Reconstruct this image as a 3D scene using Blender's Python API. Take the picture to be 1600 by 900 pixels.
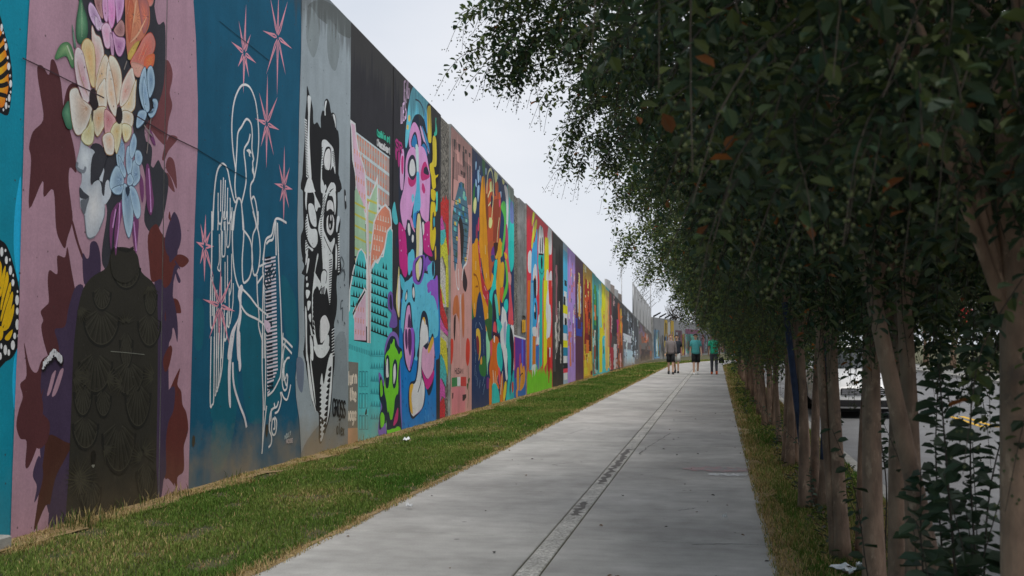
import bpy, bmesh, math, random
from mathutils import Vector, Matrix, noise as mnoise, geometry as mgeo
R = math.radians
random.seed(7)
for o in list(bpy.data.objects): bpy.data.objects.remove(o)
scene = bpy.context.scene
COL = scene.collection

# ------------------------------------------------------------------ camera
FPX = 1650.0                                   # focal length in pixels of a 1600 px wide frame
PITCH = math.atan(84 / FPX)
YAW = math.atan(320 / FPX * math.cos(PITCH))
EYE = Vector((0, 0, 1.5))
cam_d = bpy.data.cameras.new('camera'); cam = bpy.data.objects.new('camera', cam_d); COL.objects.link(cam)
cam.location = EYE; cam.rotation_euler = (math.pi / 2 + PITCH, 0, YAW)
cam_d.sensor_width = 36; cam_d.lens = 36 * FPX / 1600; cam_d.clip_end = 3000; cam_d.clip_start = 0.05
cam_d.dof.use_dof = True; cam_d.dof.focus_distance = 16; cam_d.dof.aperture_fstop = 5.0
scene.camera = cam

# ------------------------------------------------------------------ sky and sun (bright overcast)
SUN_EL, SUN_AZ = R(56), R(158)                 # azimuth clockwise from +Y: behind the camera, a little to the right
w = bpy.data.worlds.new('World'); scene.world = w; w.use_nodes = True
nt = w.node_tree; nt.nodes.clear()
out = nt.nodes.new('ShaderNodeOutputWorld'); bg = nt.nodes.new('ShaderNodeBackground')
sky = nt.nodes.new('ShaderNodeTexSky'); sky.sky_type = 'NISHITA'; sky.sun_disc = False
sky.sun_elevation = SUN_EL; sky.sun_rotation = SUN_AZ; sky.air_density = 1.2; sky.dust_density = 3
tc = nt.nodes.new('ShaderNodeTexCoord'); cn = nt.nodes.new('ShaderNodeTexNoise')
cn.inputs['Scale'].default_value = 2.2; cn.inputs['Detail'].default_value = 5; cn.inputs['Roughness'].default_value = .5
mp = nt.nodes.new('ShaderNodeMapping'); mp.inputs['Scale'].default_value = (1, 1, 2.4)
cr = nt.nodes.new('ShaderNodeValToRGB')
cr.color_ramp.elements[0].position = .33; cr.color_ramp.elements[0].color = (5.8, 6.2, 6.9, 1)
cr.color_ramp.elements[1].position = .68; cr.color_ramp.elements[1].color = (7.35, 7.45, 7.8, 1)
mx = nt.nodes.new('ShaderNodeMix'); mx.data_type = 'RGBA'; mx.inputs[0].default_value = .93
nt.links.new(tc.outputs['Generated'], mp.inputs['Vector']); nt.links.new(mp.outputs[0], cn.inputs['Vector'])
nt.links.new(cn.outputs['Fac'], cr.inputs[0]); nt.links.new(sky.outputs[0], mx.inputs[6]); nt.links.new(cr.outputs[0], mx.inputs[7])
nt.links.new(mx.outputs[2], bg.inputs[0]); bg.inputs[1].default_value = .1; nt.links.new(bg.outputs[0], out.inputs[0])
sd = bpy.data.lights.new('sun', 'SUN'); sd.energy = 1.9; sd.angle = R(34); sd.color = (1, .96, .9)
sun = bpy.data.objects.new('sun', sd); COL.objects.link(sun)
sdir = Vector((math.sin(SUN_AZ) * math.cos(SUN_EL), math.cos(SUN_AZ) * math.cos(SUN_EL), math.sin(SUN_EL)))
sun.rotation_euler = sdir.to_track_quat('Z', 'Y').to_euler(); sun.location = (30, -20, 40)
vs = scene.view_settings; vs.view_transform = 'Standard'; vs.look = 'None'; vs.exposure = .3; vs.gamma = 1; vs.use_curve_mapping = False

# ------------------------------------------------------------------ helpers
def lin(c):
    c = c / 255
    return c / 12.92 if c <= .04045 else ((c + .055) / 1.055) ** 2.4
def hexlin(h, k=1.0, cap=.86):
    return tuple(min(cap, lin(int(h[i:i + 2], 16)) * k) for i in (0, 2, 4))
def tag(o, label=None, cat=None, group=None, kind=None):
    if label: o['label'] = label
    if cat: o['category'] = cat
    if group: o['group'] = group
    if kind: o['kind'] = kind
    return o
def empty(name, loc=(0, 0, 0), rz=0):
    o = bpy.data.objects.new(name, None); COL.objects.link(o); o.location = loc; o.rotation_euler = (0, 0, rz)
    o.empty_display_size = .2
    return o
def mesh(name, vs_, fs, mat, parent=None, smooth=False, cols=None, loc=None, vcols=None):
    me = bpy.data.meshes.new(name); me.from_pydata(vs_, [], fs)
    if cols is not None:                         # one colour per face
        at = me.color_attributes.new('Col', 'FLOAT_COLOR', 'CORNER'); buf = []
        for p in me.polygons:
            buf += [*cols[p.index], 1.0] * p.loop_total
        at.data.foreach_set('color', buf)
    if vcols is not None:
        at = me.color_attributes.new('Col', 'FLOAT_COLOR', 'POINT'); buf = []
        for c in vcols: buf += [*c, 1.0]
        at.data.foreach_set('color', buf)
    if smooth: me.polygons.foreach_set('use_smooth', [True] * len(me.polygons))
    for m in (mat if isinstance(mat, (list, tuple)) else [mat]): me.materials.append(m)
    me.update()
    o = bpy.data.objects.new(name, me); COL.objects.link(o)
    if parent: o.parent = parent
    if loc: o.location = loc
    return o
def copy_tree(o, parent=None):
    c = o.copy(); COL.objects.link(c); c.parent = parent
    for ch in o.children: copy_tree(ch, c)
    return c
class MB:
    """collects shapes into one mesh"""
    def __init__(s): s.v = []; s.f = []
    def add(s, v, f):
        n = len(s.v); s.v += [tuple(p) for p in v]; s.f += [tuple(i + n for i in q) for q in f]; return s
    def box(s, x0, x1, y0, y1, z0, z1, b=0):
        if b <= 0:
            v = [(x, y, z) for z in (z0, z1) for y in (y0, y1) for x in (x0, x1)]
            return s.add(v, [(0, 2, 3, 1), (4, 5, 7, 6), (0, 1, 5, 4), (2, 6, 7, 3), (0, 4, 6, 2), (1, 3, 7, 5)])
        v = []
        def ring(i, z): return [(x0 + i, y0 + i, z), (x1 - i, y0 + i, z), (x1 - i, y1 - i, z), (x0 + i, y1 - i, z)]
        v = ring(b, z0) + ring(0, z0 + b) + ring(0, z1 - b) + ring(b, z1)
        f = [(3, 2, 1, 0), (12, 13, 14, 15)]
        for k in range(3):
            for i in range(4):
                j = (i + 1) % 4; f.append((k * 4 + i, k * 4 + j, k * 4 + 4 + j, k * 4 + 4 + i))
        return s.add(v, f)
    def tube(s, pts, rad, n=8, cap=True):
        pts = [Vector(p) for p in pts]
        if not isinstance(rad, (list, tuple)): rad = [rad] * len(pts)
        v = []; f = []; up = None
        for i, p in enumerate(pts):
            d = (pts[min(i + 1, len(pts) - 1)] - pts[max(i - 1, 0)])
            d = d.normalized() if d.length > 1e-9 else Vector((0, 0, 1))
            if up is None: up = d.orthogonal().normalized()
            up = (up - d * up.dot(d)); up = up.normalized() if up.length > 1e-6 else d.orthogonal().normalized()
            sd_ = d.cross(up)
            for k in range(n):
                a = 2 * math.pi * k / n; v.append(p + (up * math.cos(a) + sd_ * math.sin(a)) * rad[i])
        for i in range(len(pts) - 1):
            for k in range(n):
                j = (k + 1) % n; f.append((i * n + k, i * n + j, (i + 1) * n + j, (i + 1) * n + k))
        if cap: f.append(tuple(range(n - 1, -1, -1))); f.append(tuple((len(pts) - 1) * n + k for k in range(n)))
        return s.add(v, f)
    def ball(s, c, r, nu=8, nv=6):
        rx, ry, rz = r if isinstance(r, (list, tuple)) else (r, r, r)
        v = [(c[0], c[1], c[2] - rz)]; f = []
        for i in range(1, nv):
            t = math.pi * i / nv
            for k in range(nu):
                a = 2 * math.pi * k / nu
                v.append((c[0] + rx * math.sin(t) * math.cos(a), c[1] + ry * math.sin(t) * math.sin(a), c[2] - rz * math.cos(t)))
        v.append((c[0], c[1], c[2] + rz)); L = len(v) - 1
        for k in range(nu):
            j = (k + 1) % nu
            f.append((0, 1 + j, 1 + k)); f.append((L, 1 + (nv - 2) * nu + k, 1 + (nv - 2) * nu + j))
            for i in range(nv - 2): f.append((1 + i * nu + k, 1 + i * nu + j, 1 + (i + 1) * nu + j, 1 + (i + 1) * nu + k))
        return s.add(v, f)
    def loft(s, rings, cap=True, closed=True):
        n = len(rings[0]); v = [p for r in rings for p in r]; f = []
        for i in range(len(rings) - 1):
            for k in range(n if closed else n - 1):
                j = (k + 1) % n; f.append((i * n + k, i * n + j, (i + 1) * n + j, (i + 1) * n + k))
        if cap: f.append(tuple(range(n - 1, -1, -1))); f.append(tuple((len(rings) - 1) * n + k for k in range(n)))
        return s.add(v, f)
    def build(s, name, mat, parent=None, smooth=False, loc=None): return mesh(name, s.v, s.f, mat, parent, smooth, loc=loc)

# ------------------------------------------------------------------ materials
def newmat(name):
    m = bpy.data.materials.new(name); m.use_nodes = True
    t = m.node_tree; b = t.nodes['Principled BSDF']
    return m, t, b
def N(t, kind, **kw):
    n = t.nodes.new(kind)
    for k, v in kw.items():
        if k in n.inputs: n.inputs[k].default_value = v
        else: setattr(n, k, v)
    return n
def noise_tex(t, scale, detail=4, rough=.55, vec=None):
    n = N(t, 'ShaderNodeTexNoise', Scale=scale, Detail=detail, Roughness=rough)
    if vec is not None: t.links.new(vec, n.inputs['Vector'])
    return n
def ramp(t, src, p0, c0, p1, c1):
    r = t.nodes.new('ShaderNodeValToRGB'); e = r.color_ramp.elements
    e[0].position = p0; e[1].position = p1
    e[0].color = (*c0, 1) if not isinstance(c0, (int, float)) else (c0, c0, c0, 1)
    e[1].color = (*c1, 1) if not isinstance(c1, (int, float)) else (c1, c1, c1, 1)
    t.links.new(src, r.inputs[0]); return r
def mixc(t, fac, a, b, mode='MIX'):
    m = t.nodes.new('ShaderNodeMix'); m.data_type = 'RGBA'; m.blend_type = mode
    for s_, v in ((0, fac), (6, a), (7, b)):
        if hasattr(v, 'links'): t.links.new(v, m.inputs[s_])
        elif isinstance(v, (int, float)): m.inputs[s_].default_value = v
        else: m.inputs[s_].default_value = (*v, 1)
    return m.outputs[2]
def bump(t, b, src, strength, dist=.01):
    n = N(t, 'ShaderNodeBump'); n.inputs['Strength'].default_value = strength; n.inputs['Distance'].default_value = dist
    t.links.new(src, n.inputs['Height']); t.links.new(n.outputs[0], b.inputs['Normal']); return n
def pos(t): return t.nodes.new('ShaderNodeNewGeometry').outputs['Position']
def scaled(t, vec, s):
    m = t.nodes.new('ShaderNodeMapping'); m.inputs['Scale'].default_value = s; t.links.new(vec, m.inputs['Vector']); return m.outputs[0]
def simple(name, col, rough=.6, var=.15, scale=8, metal=0, bmp=0, spec=.3):
    m, t, b = newmat(name); p = pos(t)
    n = noise_tex(t, scale, 5, .6, p)
    c = ramp(t, n.outputs['Fac'], .3, tuple(x * (1 - var) for x in col), .7, tuple(min(.9, x * (1 + var)) for x in col))
    t.links.new(c.outputs[0], b.inputs['Base Color']); b.inputs['Roughness'].default_value = rough; b.inputs['Metallic'].default_value = metal
    b.inputs['Specular IOR Level'].default_value = spec
    if bmp: bump(t, b, noise_tex(t, scale * 4, 6, .6, p).outputs['Fac'], bmp)
    return m
M = {}
def concrete(name, c0, c1, scale=3, bmp=.3, streak=True, spots=True):
    m, t, b = newmat(name); p = pos(t)
    n = noise_tex(t, scale, 8, .62, p); r = ramp(t, n.outputs['Fac'], .32, c0, .7, c1); c = r.outputs[0]
    n2 = noise_tex(t, scale * .22, 4, .6, p); c = mixc(t, .75, c, ramp(t, n2.outputs['Fac'], .35, .72, .62, 1.12).outputs[0], 'MULTIPLY')
    if streak:
        n3 = noise_tex(t, 1.0, 6, .6, scaled(t, p, (1.1, 9, 1))); c = mixc(t, .3, c, ramp(t, n3.outputs['Fac'], .35, .78, .58, 1.06).outputs[0], 'MULTIPLY')
    if spots:
        vg = N(t, 'ShaderNodeTexVoronoi', Scale=2.6); t.links.new(p, vg.inputs['Vector']); c = mixc(t, ramp(t, vg.outputs['Distance'], .045, .6, .065, 0).outputs[0], c, (.1, .095, .09))
        n4 = noise_tex(t, 90, 3, .7, p); c = mixc(t, .5, c, ramp(t, n4.outputs['Fac'], .3, .7, .6, 1.1).outputs[0], 'MULTIPLY')
    t.links.new(c, b.inputs['Base Color']); b.inputs['Roughness'].default_value = .88; b.inputs['Specular IOR Level'].default_value = .25
    bump(t, b, noise_tex(t, 60, 8, .7, p).outputs['Fac'], bmp, .006)
    return m
M['slab'] = concrete('path_concrete', (.36, .348, .33), (.475, .462, .44))
M['wallc'] = concrete('wall_concrete', (.20, .205, .2), (.36, .365, .36), 4, .5, False)
M['kerb'] = concrete('kerb_concrete', (.3, .29, .27), (.42, .41, .38), 5, .4, False)
def aggregate(name, c0, c1, sc=160):
    m, t, b = newmat(name); p = pos(t)
    v = N(t, 'ShaderNodeTexVoronoi', Scale=sc); t.links.new(p, v.inputs['Vector'])
    hsv = t.nodes.new('ShaderNodeSeparateColor'); t.links.new(v.outputs['Color'], hsv.inputs[0])
    r = ramp(t, hsv.outputs[0], .05, c0, .95, c1)
    n2 = noise_tex(t, 3, 4, .6, p); c = mixc(t, .8, r.outputs[0], ramp(t, n2.outputs['Fac'], .35, .65, .65, 1.1).outputs[0], 'MULTIPLY')
    t.links.new(c, b.inputs['Base Color']); b.inputs['Roughness'].default_value = .9
    bump(t, b, v.outputs['Distance'], .8, .006).invert = True
    return m
M['strip'] = aggregate('exposed_aggregate_strip', (.3, .29, .265), (.66, .64, .6), 70)
M['pebble'] = aggregate('pebbled_concrete', (.06, .055, .045), (.34, .31, .26), 26)
def asphalt():
    m, t, b = newmat('asphalt'); p = pos(t)
    n = noise_tex(t, 120, 4, .7, p); r = ramp(t, n.outputs['Fac'], .3, (.1, .1, .105), .75, (.24, .24, .245))
    n2 = noise_tex(t, .7, 5, .6, p); c = mixc(t, .8, r.outputs[0], ramp(t, n2.outputs['Fac'], .35, .75, .65, 1.15).outputs[0], 'MULTIPLY')
    t.links.new(c, b.inputs['Base Color']); b.inputs['Roughness'].default_value = .85; bump(t, b, n.outputs['Fac'], .4, .006)
    return m
M['asphalt'] = asphalt()
def soil():
    m, t, b = newmat('turf_soil'); p = pos(t)
    n = noise_tex(t, 6, 8, .65, p); r = ramp(t, n.outputs['Fac'], .35, (.035, .045, .014), .7, (.12, .10, .045))
    t.links.new(r.outputs[0], b.inputs['Base Color']); b.inputs['Roughness'].default_value = 1; bump(t, b, noise_tex(t, 40, 6, .7, p).outputs['Fac'], .8, .02)
    return m
M['soil'] = soil()
def attr_mat(name, rough=.7, trans=0, spec=.2, var=.0):
    m, t, b = newmat(name); a = t.nodes.new('ShaderNodeVertexColor'); a.layer_name = 'Col'
    t.links.new(a.outputs[0], b.inputs['Base Color']); b.inputs['Roughness'].default_value = rough; b.inputs['Specular IOR Level'].default_value = spec
    if trans:
        tr = t.nodes.new('ShaderNodeBsdfTranslucent'); ms = t.nodes.new('ShaderNodeMixShader'); ms.inputs[0].default_value = trans
        g = mixc(t, 1, a.outputs[0], (1.0, 1.15, .5), 'MULTIPLY'); t.links.new(g, tr.inputs[0])
        t.links.new(b.outputs[0], ms.inputs[1]); t.links.new(tr.outputs[0], ms.inputs[2])
        t.links.new(ms.outputs[0], t.nodes['Material Output'].inputs[0])
    return m
M['leaf'] = attr_mat('leaf', .5, .2, .3)
M['grass'] = attr_mat('grass_blade', .7, .25, .1)
TOPK = (7.08, -.056)                             # coping height = a + b * y, set from the survey below
def paint(name, grime):
    """mural paint on concrete: the painted colour, faded and chipped, with splash dirt near the ground"""
    m, t, b = newmat(name); p = pos(t)
    a = t.nodes.new('ShaderNodeVertexColor'); a.layer_name = 'Col'; c = a.outputs[0]
    n = noise_tex(t, 2.2, 7, .65, p); c = mixc(t, .55, c, ramp(t, n.outputs['Fac'], .33, .78, .66, 1.1).outputs[0], 'MULTIPLY')
    n2 = noise_tex(t, 45, 4, .7, p); c = mixc(t, .45, c, ramp(t, n2.outputs['Fac'], .3, .75, .65, 1.12).outputs[0], 'MULTIPLY')
    ns = noise_tex(t, 1, 6, .6, scaled(t, p, (1, 5, .35))); c = mixc(t, .35, c, ramp(t, ns.outputs['Fac'], .32, .72, .55, 1.04).outputs[0], 'MULTIPLY')
    n3 = noise_tex(t, 14, 6, .75, p); ch = ramp(t, n3.outputs['Fac'], .70, 0, .74, 1)
    c = mixc(t, ch.outputs[0], c, (.3, .3, .29))
    vp = N(t, 'ShaderNodeTexVoronoi', Scale=7.5); t.links.new(p, vp.inputs['Vector']); c = mixc(t, ramp(t, vp.outputs['Distance'], .05, .75, .085, 0).outputs[0], c, (.05, .045, .04))
    sep = t.nodes.new('ShaderNodeSeparateXYZ'); t.links.new(p, sep.inputs[0])
    # rain streaks running down from the coping
    tz = t.nodes.new('ShaderNodeMath'); tz.operation = 'MULTIPLY_ADD'; t.links.new(sep.outputs[1], tz.inputs[0]); tz.inputs[1].default_value = TOPK[1]; tz.inputs[2].default_value = TOPK[0]
    dz_ = t.nodes.new('ShaderNodeMath'); dz_.operation = 'SUBTRACT'; t.links.new(tz.outputs[0], dz_.inputs[0]); t.links.new(sep.outputs[2], dz_.inputs[1])
    nd = noise_tex(t, 1, 5, .65, scaled(t, p, (1, 6, .25))); ms_ = t.nodes.new('ShaderNodeMath'); ms_.operation = 'MULTIPLY_ADD'; t.links.new(nd.outputs['Fac'], ms_.inputs[0]); ms_.inputs[1].default_value = -2.2; t.links.new(dz_.outputs[0], ms_.inputs[2])
    stf = ramp(t, ms_.outputs[0], 0.0, .55, .25, 0); ad0 = t.nodes.new('ShaderNodeMath'); ad0.operation = 'ADD'; t.links.new(ms_.outputs[0], ad0.inputs[0]); ad0.inputs[1].default_value = .75; t.links.new(ad0.outputs[0], stf.inputs[0])
    c = mixc(t, stf.outputs[0], c, (.07, .068, .062))
    n4 = noise_tex(t, 3, 6, .7, p); ad = t.nodes.new('ShaderNodeMath'); ad.operation = 'MULTIPLY_ADD'
    t.links.new(n4.outputs['Fac'], ad.inputs[0]); ad.inputs[1].default_value = -.9; t.links.new(sep.outputs[2], ad.inputs[2])
    ad2 = t.nodes.new('ShaderNodeMath'); ad2.operation = 'ADD'; t.links.new(ad.outputs[0], ad2.inputs[0]); ad2.inputs[1].default_value = .45
    gr = ramp(t, ad2.outputs[0], .08, grime, .62, 0.0)
    n5 = noise_tex(t, 1.3, 3, .6, p); gm = t.nodes.new('ShaderNodeMath'); gm.operation = 'MULTIPLY'; t.links.new(gr.outputs[0], gm.inputs[0]); t.links.new(ramp(t, n5.outputs['Fac'], .35, .35, .6, 1.0).outputs[0], gm.inputs[1])
    c = mixc(t, gm.outputs[0], c, (.36, .26, .14))
    t.links.new(c, b.inputs['Base Color']); b.inputs['Roughness'].default_value = .8; b.inputs['Specular IOR Level'].default_value = .2
    bump(t, b, noise_tex(t, 50, 8, .7, p).outputs['Fac'], .35, .006)
    return m
M['paint'] = paint('mural_paint', .12); M['paintg'] = paint('mural_paint_splashed', .62)
def paint_pebble():
    m, t, b = newmat('sprayed_pebble_paint'); p = pos(t)
    a = t.nodes.new('ShaderNodeVertexColor'); a.layer_name = 'Col'
    v = N(t, 'ShaderNodeTexVoronoi', Scale=26); t.links.new(p, v.inputs['Vector'])
    n = noise_tex(t, 30, 3, .7, p)
    c = mixc(t, ramp(t, n.outputs['Fac'], .56, 0, .62, .75).outputs[0], a.outputs[0], (.24, .22, .19))
    c = mixc(t, .7, c, ramp(t, v.outputs['Distance'], 0.1, 1.15, .9, .35).outputs[0], 'MULTIPLY')
    t.links.new(c, b.inputs['Base Color']); b.inputs['Roughness'].default_value = .85; bump(t, b, v.outputs['Distance'], .8, .006).invert = True
    return m
M['paintp'] = paint_pebble()
M['bark'] = None
def bark():
    m, t, b = newmat('smooth_bark'); p = pos(t)
    n = noise_tex(t, 5, 6, .6, scaled(t, p, (2.4, 2.4, 1))); r = ramp(t, n.outputs['Fac'], .3, (.13, .078, .05), .7, (.31, .2, .135))
    n2 = noise_tex(t, 2.3, 3, .5, p); c = mixc(t, .8, r.outputs[0], ramp(t, n2.outputs['Fac'], .35, .6, .65, 1.15).outputs[0], 'MULTIPLY')
    t.links.new(c, b.inputs['Base Color']); b.inputs['Roughness'].default_value = .75; n3 = noise_tex(t, 9, 7, .7, scaled(t, p, (2, 2, .9))); c = mixc(t, ramp(t, n3.outputs['Fac'], .56, 0, .66, .8).outputs[0], c, (.37, .26, .18)); n4 = noise_tex(t, 4, 5, .7, p); c = mixc(t, ramp(t, n4.outputs['Fac'], .6, 0, .68, .6).outputs[0], c, (.06, .044, .034)); t.links.new(c, b.inputs['Base Color'])
    bump(t, b, noise_tex(t, 14, 6, .65, scaled(t, p, (3, 3, .8))).outputs['Fac'], .8, .012)
    return m
M['bark'] = bark()
M['bluebark'] = simple('blue_painted_bark', (.018, .03, .065), .7, .5, 9, 0, .4)
M['black'] = simple('dark_gap', (.015, .015, .016), .9)
# ------------------------------------------------------------------ tracing: a pixel of the survey photo -> a point on the wall plane
XW = -5.29
_fw = Vector((-math.sin(YAW) * math.cos(PITCH), math.cos(YAW) * math.cos(PITCH), math.sin(PITCH)))
_rt = Vector((math.cos(YAW), math.sin(YAW), 0)); _up = _rt.cross(_fw)
def ray(px, py): return _rt * ((px - 800) / FPX) + _up * ((450 - py) / FPX) + _fw
def on_wall(px, py):
    d = ray(px, py); t = (XW - EYE.x) / d.x; p = EYE + d * t
    return p.y, p.z
def wall_y(px, py=534): return on_wall(px, py)[0]
_ta, _tb = on_wall(545, 30), on_wall(953, 454)
def ztop(y): return _ta[1] + (_tb[1] - _ta[1]) * (y - _ta[0]) / (_tb[0] - _ta[0])

# ------------------------------------------------------------------ ground, path, road
gb = MB()
gx = [-400, -60, -5.2, -2.9, .45, 1.56, 12, 60, 400]; gy = [-60, -3, 10, 30, 60, 90, 140, 250, 600]
gv = [(x, y, -.03 if 1.5 < x else -.012) for y in gy for x in gx]; gv = [(x, y, -.16 if x > 1.5 else z) for x, y, z in gv]
n_ = len(gx); gf = [(j * n_ + i, j * n_ + i + 1, (j + 1) * n_ + i + 1, (j + 1) * n_ + i) for j in range(len(gy) - 1) for i in range(n_ - 1)]
tag(mesh('ground', gv, gf, M['soil']), kind='structure')

def bend(y):                                    # the path swings to the right at its far end
    t = max(0, y - 66); return .0075 * t * t
PX0, PS0, PS1, PX1 = -2.95, -1.297, -1.143, .40
path = tag(empty('path', (0, 0, 0)), 'grey concrete footpath with a pebbled centre strip', None, None, 'structure')
bed = MB(); ys = [-4 + 3.73 * 1 * i for i in range(32)]
ring = []
for y in ys: ring += [(PX0 + .02 + bend(y), y, -.02), (PX1 - .02 + bend(y), y, -.02)]
bed.add(ring, [(2 * i, 2 * i + 1, 2 * i + 3, 2 * i + 2) for i in range(len(ys) - 1)]); bed.build('path_bed', M['black'], path)
def slab(x0, x1, y0, y1, name, mat, top=0.0, b=.007):
    def pt(x, y, z): return (x + bend(y), y, z)
    ins = [(x0 + b, y0 + b), (x1 - b, y0 + b), (x1 - b, y1 - b), (x0 + b, y1 - b)]; ous = [(x0, y0), (x1, y0), (x1, y1), (x0, y1)]
    v = [pt(x, y, top) for x, y in ins] + [pt(x, y, top - b) for x, y in ous] + [pt(x, y, top - .1) for x, y in ous]
    f = [(0, 1, 2, 3)] + [(i + 4, (i + 1) % 4 + 4, (i + 1) % 4, i) for i in range(4)] + [(i + 8, (i + 1) % 4 + 8, (i + 1) % 4 + 4, i + 4) for i in range(4)]
    return mesh(name, v, f, mat, path)
rs = random.Random(3)
J0 = 8.1 - 3.73 * 3; g = .011
for i in range(28):
    a, b_ = J0 + 3.73 * i, J0 + 3.73 * (i + 1)
    dz = rs.uniform(-.002, .002)
    slab(PX0, PS0 - g, a + g, b_ - g, 'slab', M['slab'], dz)
    slab(PS0, PS1, a + .002, b_ - .002, 'centre_strip', M['strip'], .001)
    slab(PS1 + g, PX1, a + g, b_ - g, 'slab', M['slab'], dz + rs.uniform(-.001, .001))
# worn dark patches on the centre strip, chalk on the slabs
def blot(name, pts, mat, z, parent): return mesh(name, [(x, y, z) for x, y in pts], [tuple(range(len(pts)))], mat, parent)
M['stain'] = simple('dark_stain', (.14, .13, .122), .9, .3, 30)
def ragged(x0, x1, y0, y1, seed, n=14):
    r = random.Random(seed); L = []; Rr = []
    for i in range(n + 1):
        y = y0 + (y1 - y0) * i / n; w_ = (x1 - x0) * (.25 + .2 * math.sin(i * 2.1 + seed) + r.uniform(0, .3))
        c = (x0 + x1) / 2 + r.uniform(-.2, .2) * (x1 - x0); L.append((c - w_ * .6, y)); Rr.append((c + w_ * .6, y))
    return L + Rr[::-1]
blot('stain', ragged(PS0 + .01, PS1 - .01, 9.15, 9.95, 1), M['stain'], .0022, path)
blot('stain', ragged(PS0 + .01, PS1 - .01, 11.2, 14.9, 2, 40), M['stain'], .0022, path)
def chalkmat(name, col, lo):
    m, t, b = newmat(name); p = pos(t); n = noise_tex(t, 9, 8, .75, scaled(t, p, (1, .5, 1)))
    f = ramp(t, n.outputs['Fac'], lo, 0, lo + .16, 1)
    t.links.new(mixc(t, f.outputs[0], (.29, .29, .29), col), b.inputs['Base Color']); b.inputs['Roughness'].default_value = .95
    return m
M['chalkp'] = chalkmat('pink_chalk', (.42, .27, .27), .42); M['chalkw'] = chalkmat('white_chalk', (.6, .6, .6), .36)
def edgeblot(name, x0, x1, y0, y1, seed, mat, z):
    r = random.Random(seed); n = 20; a = []; b_ = []
    for i in range(n + 1):
        x = x0 + (x1 - x0) * i / n; k = math.sin(math.pi * i / n) ** .4
        c = (y0 + y1) / 2; h = (y1 - y0) / 2 * k
        a.append((x, c - h * r.uniform(.5, 1))); b_.append((x, c + h * r.uniform(.5, 1)))
    return blot(name, a + b_[::-1], mat, z, path)
edgeblot('chalk_mark', -.42, .385, 12.45, 13.05, 4, M['chalkp'], .0035); edgeblot('chalk_mark', -.12, .33, 12.1, 12.42, 5, M['chalkw'], .0035)
M['crack'] = simple('hairline_crack', (.1, .1, .1), .9)
def crack(pts, w_=.006):
    pts = [Vector((x, y, .0032)) for x, y in pts]; L = []; Q = []
    for i, p in enumerate(pts):
        d = (pts[min(i + 1, len(pts) - 1)] - pts[max(0, i - 1)]).normalized(); nn = Vector((-d.y, d.x, 0)) * w_ * (.4 + .8 * rs.random())
        L.append(p + nn); Q.append(p - nn)
    return mesh('crack', [tuple(p) for p in L + Q[::-1]], [(i, i + 1, 2 * len(pts) - 2 - i, 2 * len(pts) - 1 - i) for i in range(len(pts) - 1)], M['crack'], path)
for (x0, y0, x1, y1) in ((-1.0, 15.2, -.75, 17.6), (-1.02, 14.2, -1.0, 15.2), (-2.0, 12.8, -1.75, 13.2), (-.2, 8.0, .2, 8.12), (-.35, 9.6, -.2, 9.75), (-2.4, 17, -2.2, 18.4)):
    crack([(x0 + (x1 - x0) * k / 8 + rs.uniform(-.02, .02), y0 + (y1 - y0) * k / 8 + rs.uniform(-.02, .02)) for k in range(9)])

# street beyond the tree verge
tag(mesh('street', [(1.72, -10, -.12), (10.5, -10, -.12), (10.5, 200, -.12), (1.72, 200, -.12)], [(0, 1, 2, 3)], M['asphalt']), kind='structure')
kerb = tag(empty('kerb'), kind='structure')
for i in range(44):
    MB().box(1.56, 1.72, -6 + 3 * i + .006, -3 + 3 * i - .006, -.3, .0 + rs.uniform(-.004, .004), .012).build('kerb_stone', M['kerb'], kerb)
tag(mesh('pavement', [(10.5, -10, .01), (13, -10, .01), (13, 200, .01), (10.5, 200, .01), (10.5, -10, -.3), (10.5, 200, -.3)], [(0, 1, 2, 3), (0, 3, 5, 4)], M['kerb']), kind='structure')
M['yellow'] = simple('yellow_road_paint', (.62, .36, .03), .7, .25, 20)
for i in range(5):
    y = 12.5 + i * 9
    blot('lane_marking', [(4.9, y), (5.02, y), (5.02, y + 3), (4.9, y + 3)], M['yellow'], -.116, bpy.data.objects['street'])
    blot('lane_marking', [(5.14, y), (5.26, y), (5.26, y + 3), (5.14, y + 3)], M['yellow'], -.116, bpy.data.objects['street'])

# ------------------------------------------------------------------ the wall: panels, pilasters
wall = tag(empty('mural_wall', (XW, 20, 0)), 'long tall concrete wall covered end to end in painted murals', 'wall')
WI = Matrix.Translation((-XW, -20, 0))
def wpart(o):
    o.parent = wall; o.matrix_parent_inverse = WI; return o
SEAMS = [-6, 2.5, wall_y(251), wall_y(544), wall_y(687), wall_y(704), wall_y(737), wall_y(803), wall_y(823)] + [wall_y(x) for x in (863, 899, 931, 958, 982, 997, 1019)]
def panel(y0, y1, dx=0, name='panel', mat=None, z0=None, z1=None, gap=.008):
    a = ztop(y0) if z0 is None else z0; b = ztop(y1) if z1 is None else z1
    if z0 is None and z1 is None: lift = rs.uniform(.0, .05); a += lift; b += lift + rs.uniform(-.01, .015)
    y0 += gap; y1 -= gap; x1 = XW + dx; x0 = XW - .3; c = .005
    v = []
    for x, i in ((x0, 0), (x1 - c, 0), (x1, c)):
        v += [(x, y0 + i, -.4), (x, y1 - i, -.4), (x, y1 - i, b - i), (x, y0 + i, a - i)]
    f = [(0, 1, 2, 3), (11, 10, 9, 8)] + [(k * 4 + i, k * 4 + 4 + i, k * 4 + 4 + (i + 1) % 4, k * 4 + (i + 1) % 4) for k in (0, 1) for i in range(4)]
    return wpart(mesh(name, v, f, mat or M['wallc']))
_b0, _b1 = on_wall(505, 0), on_wall(545, 30)
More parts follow.
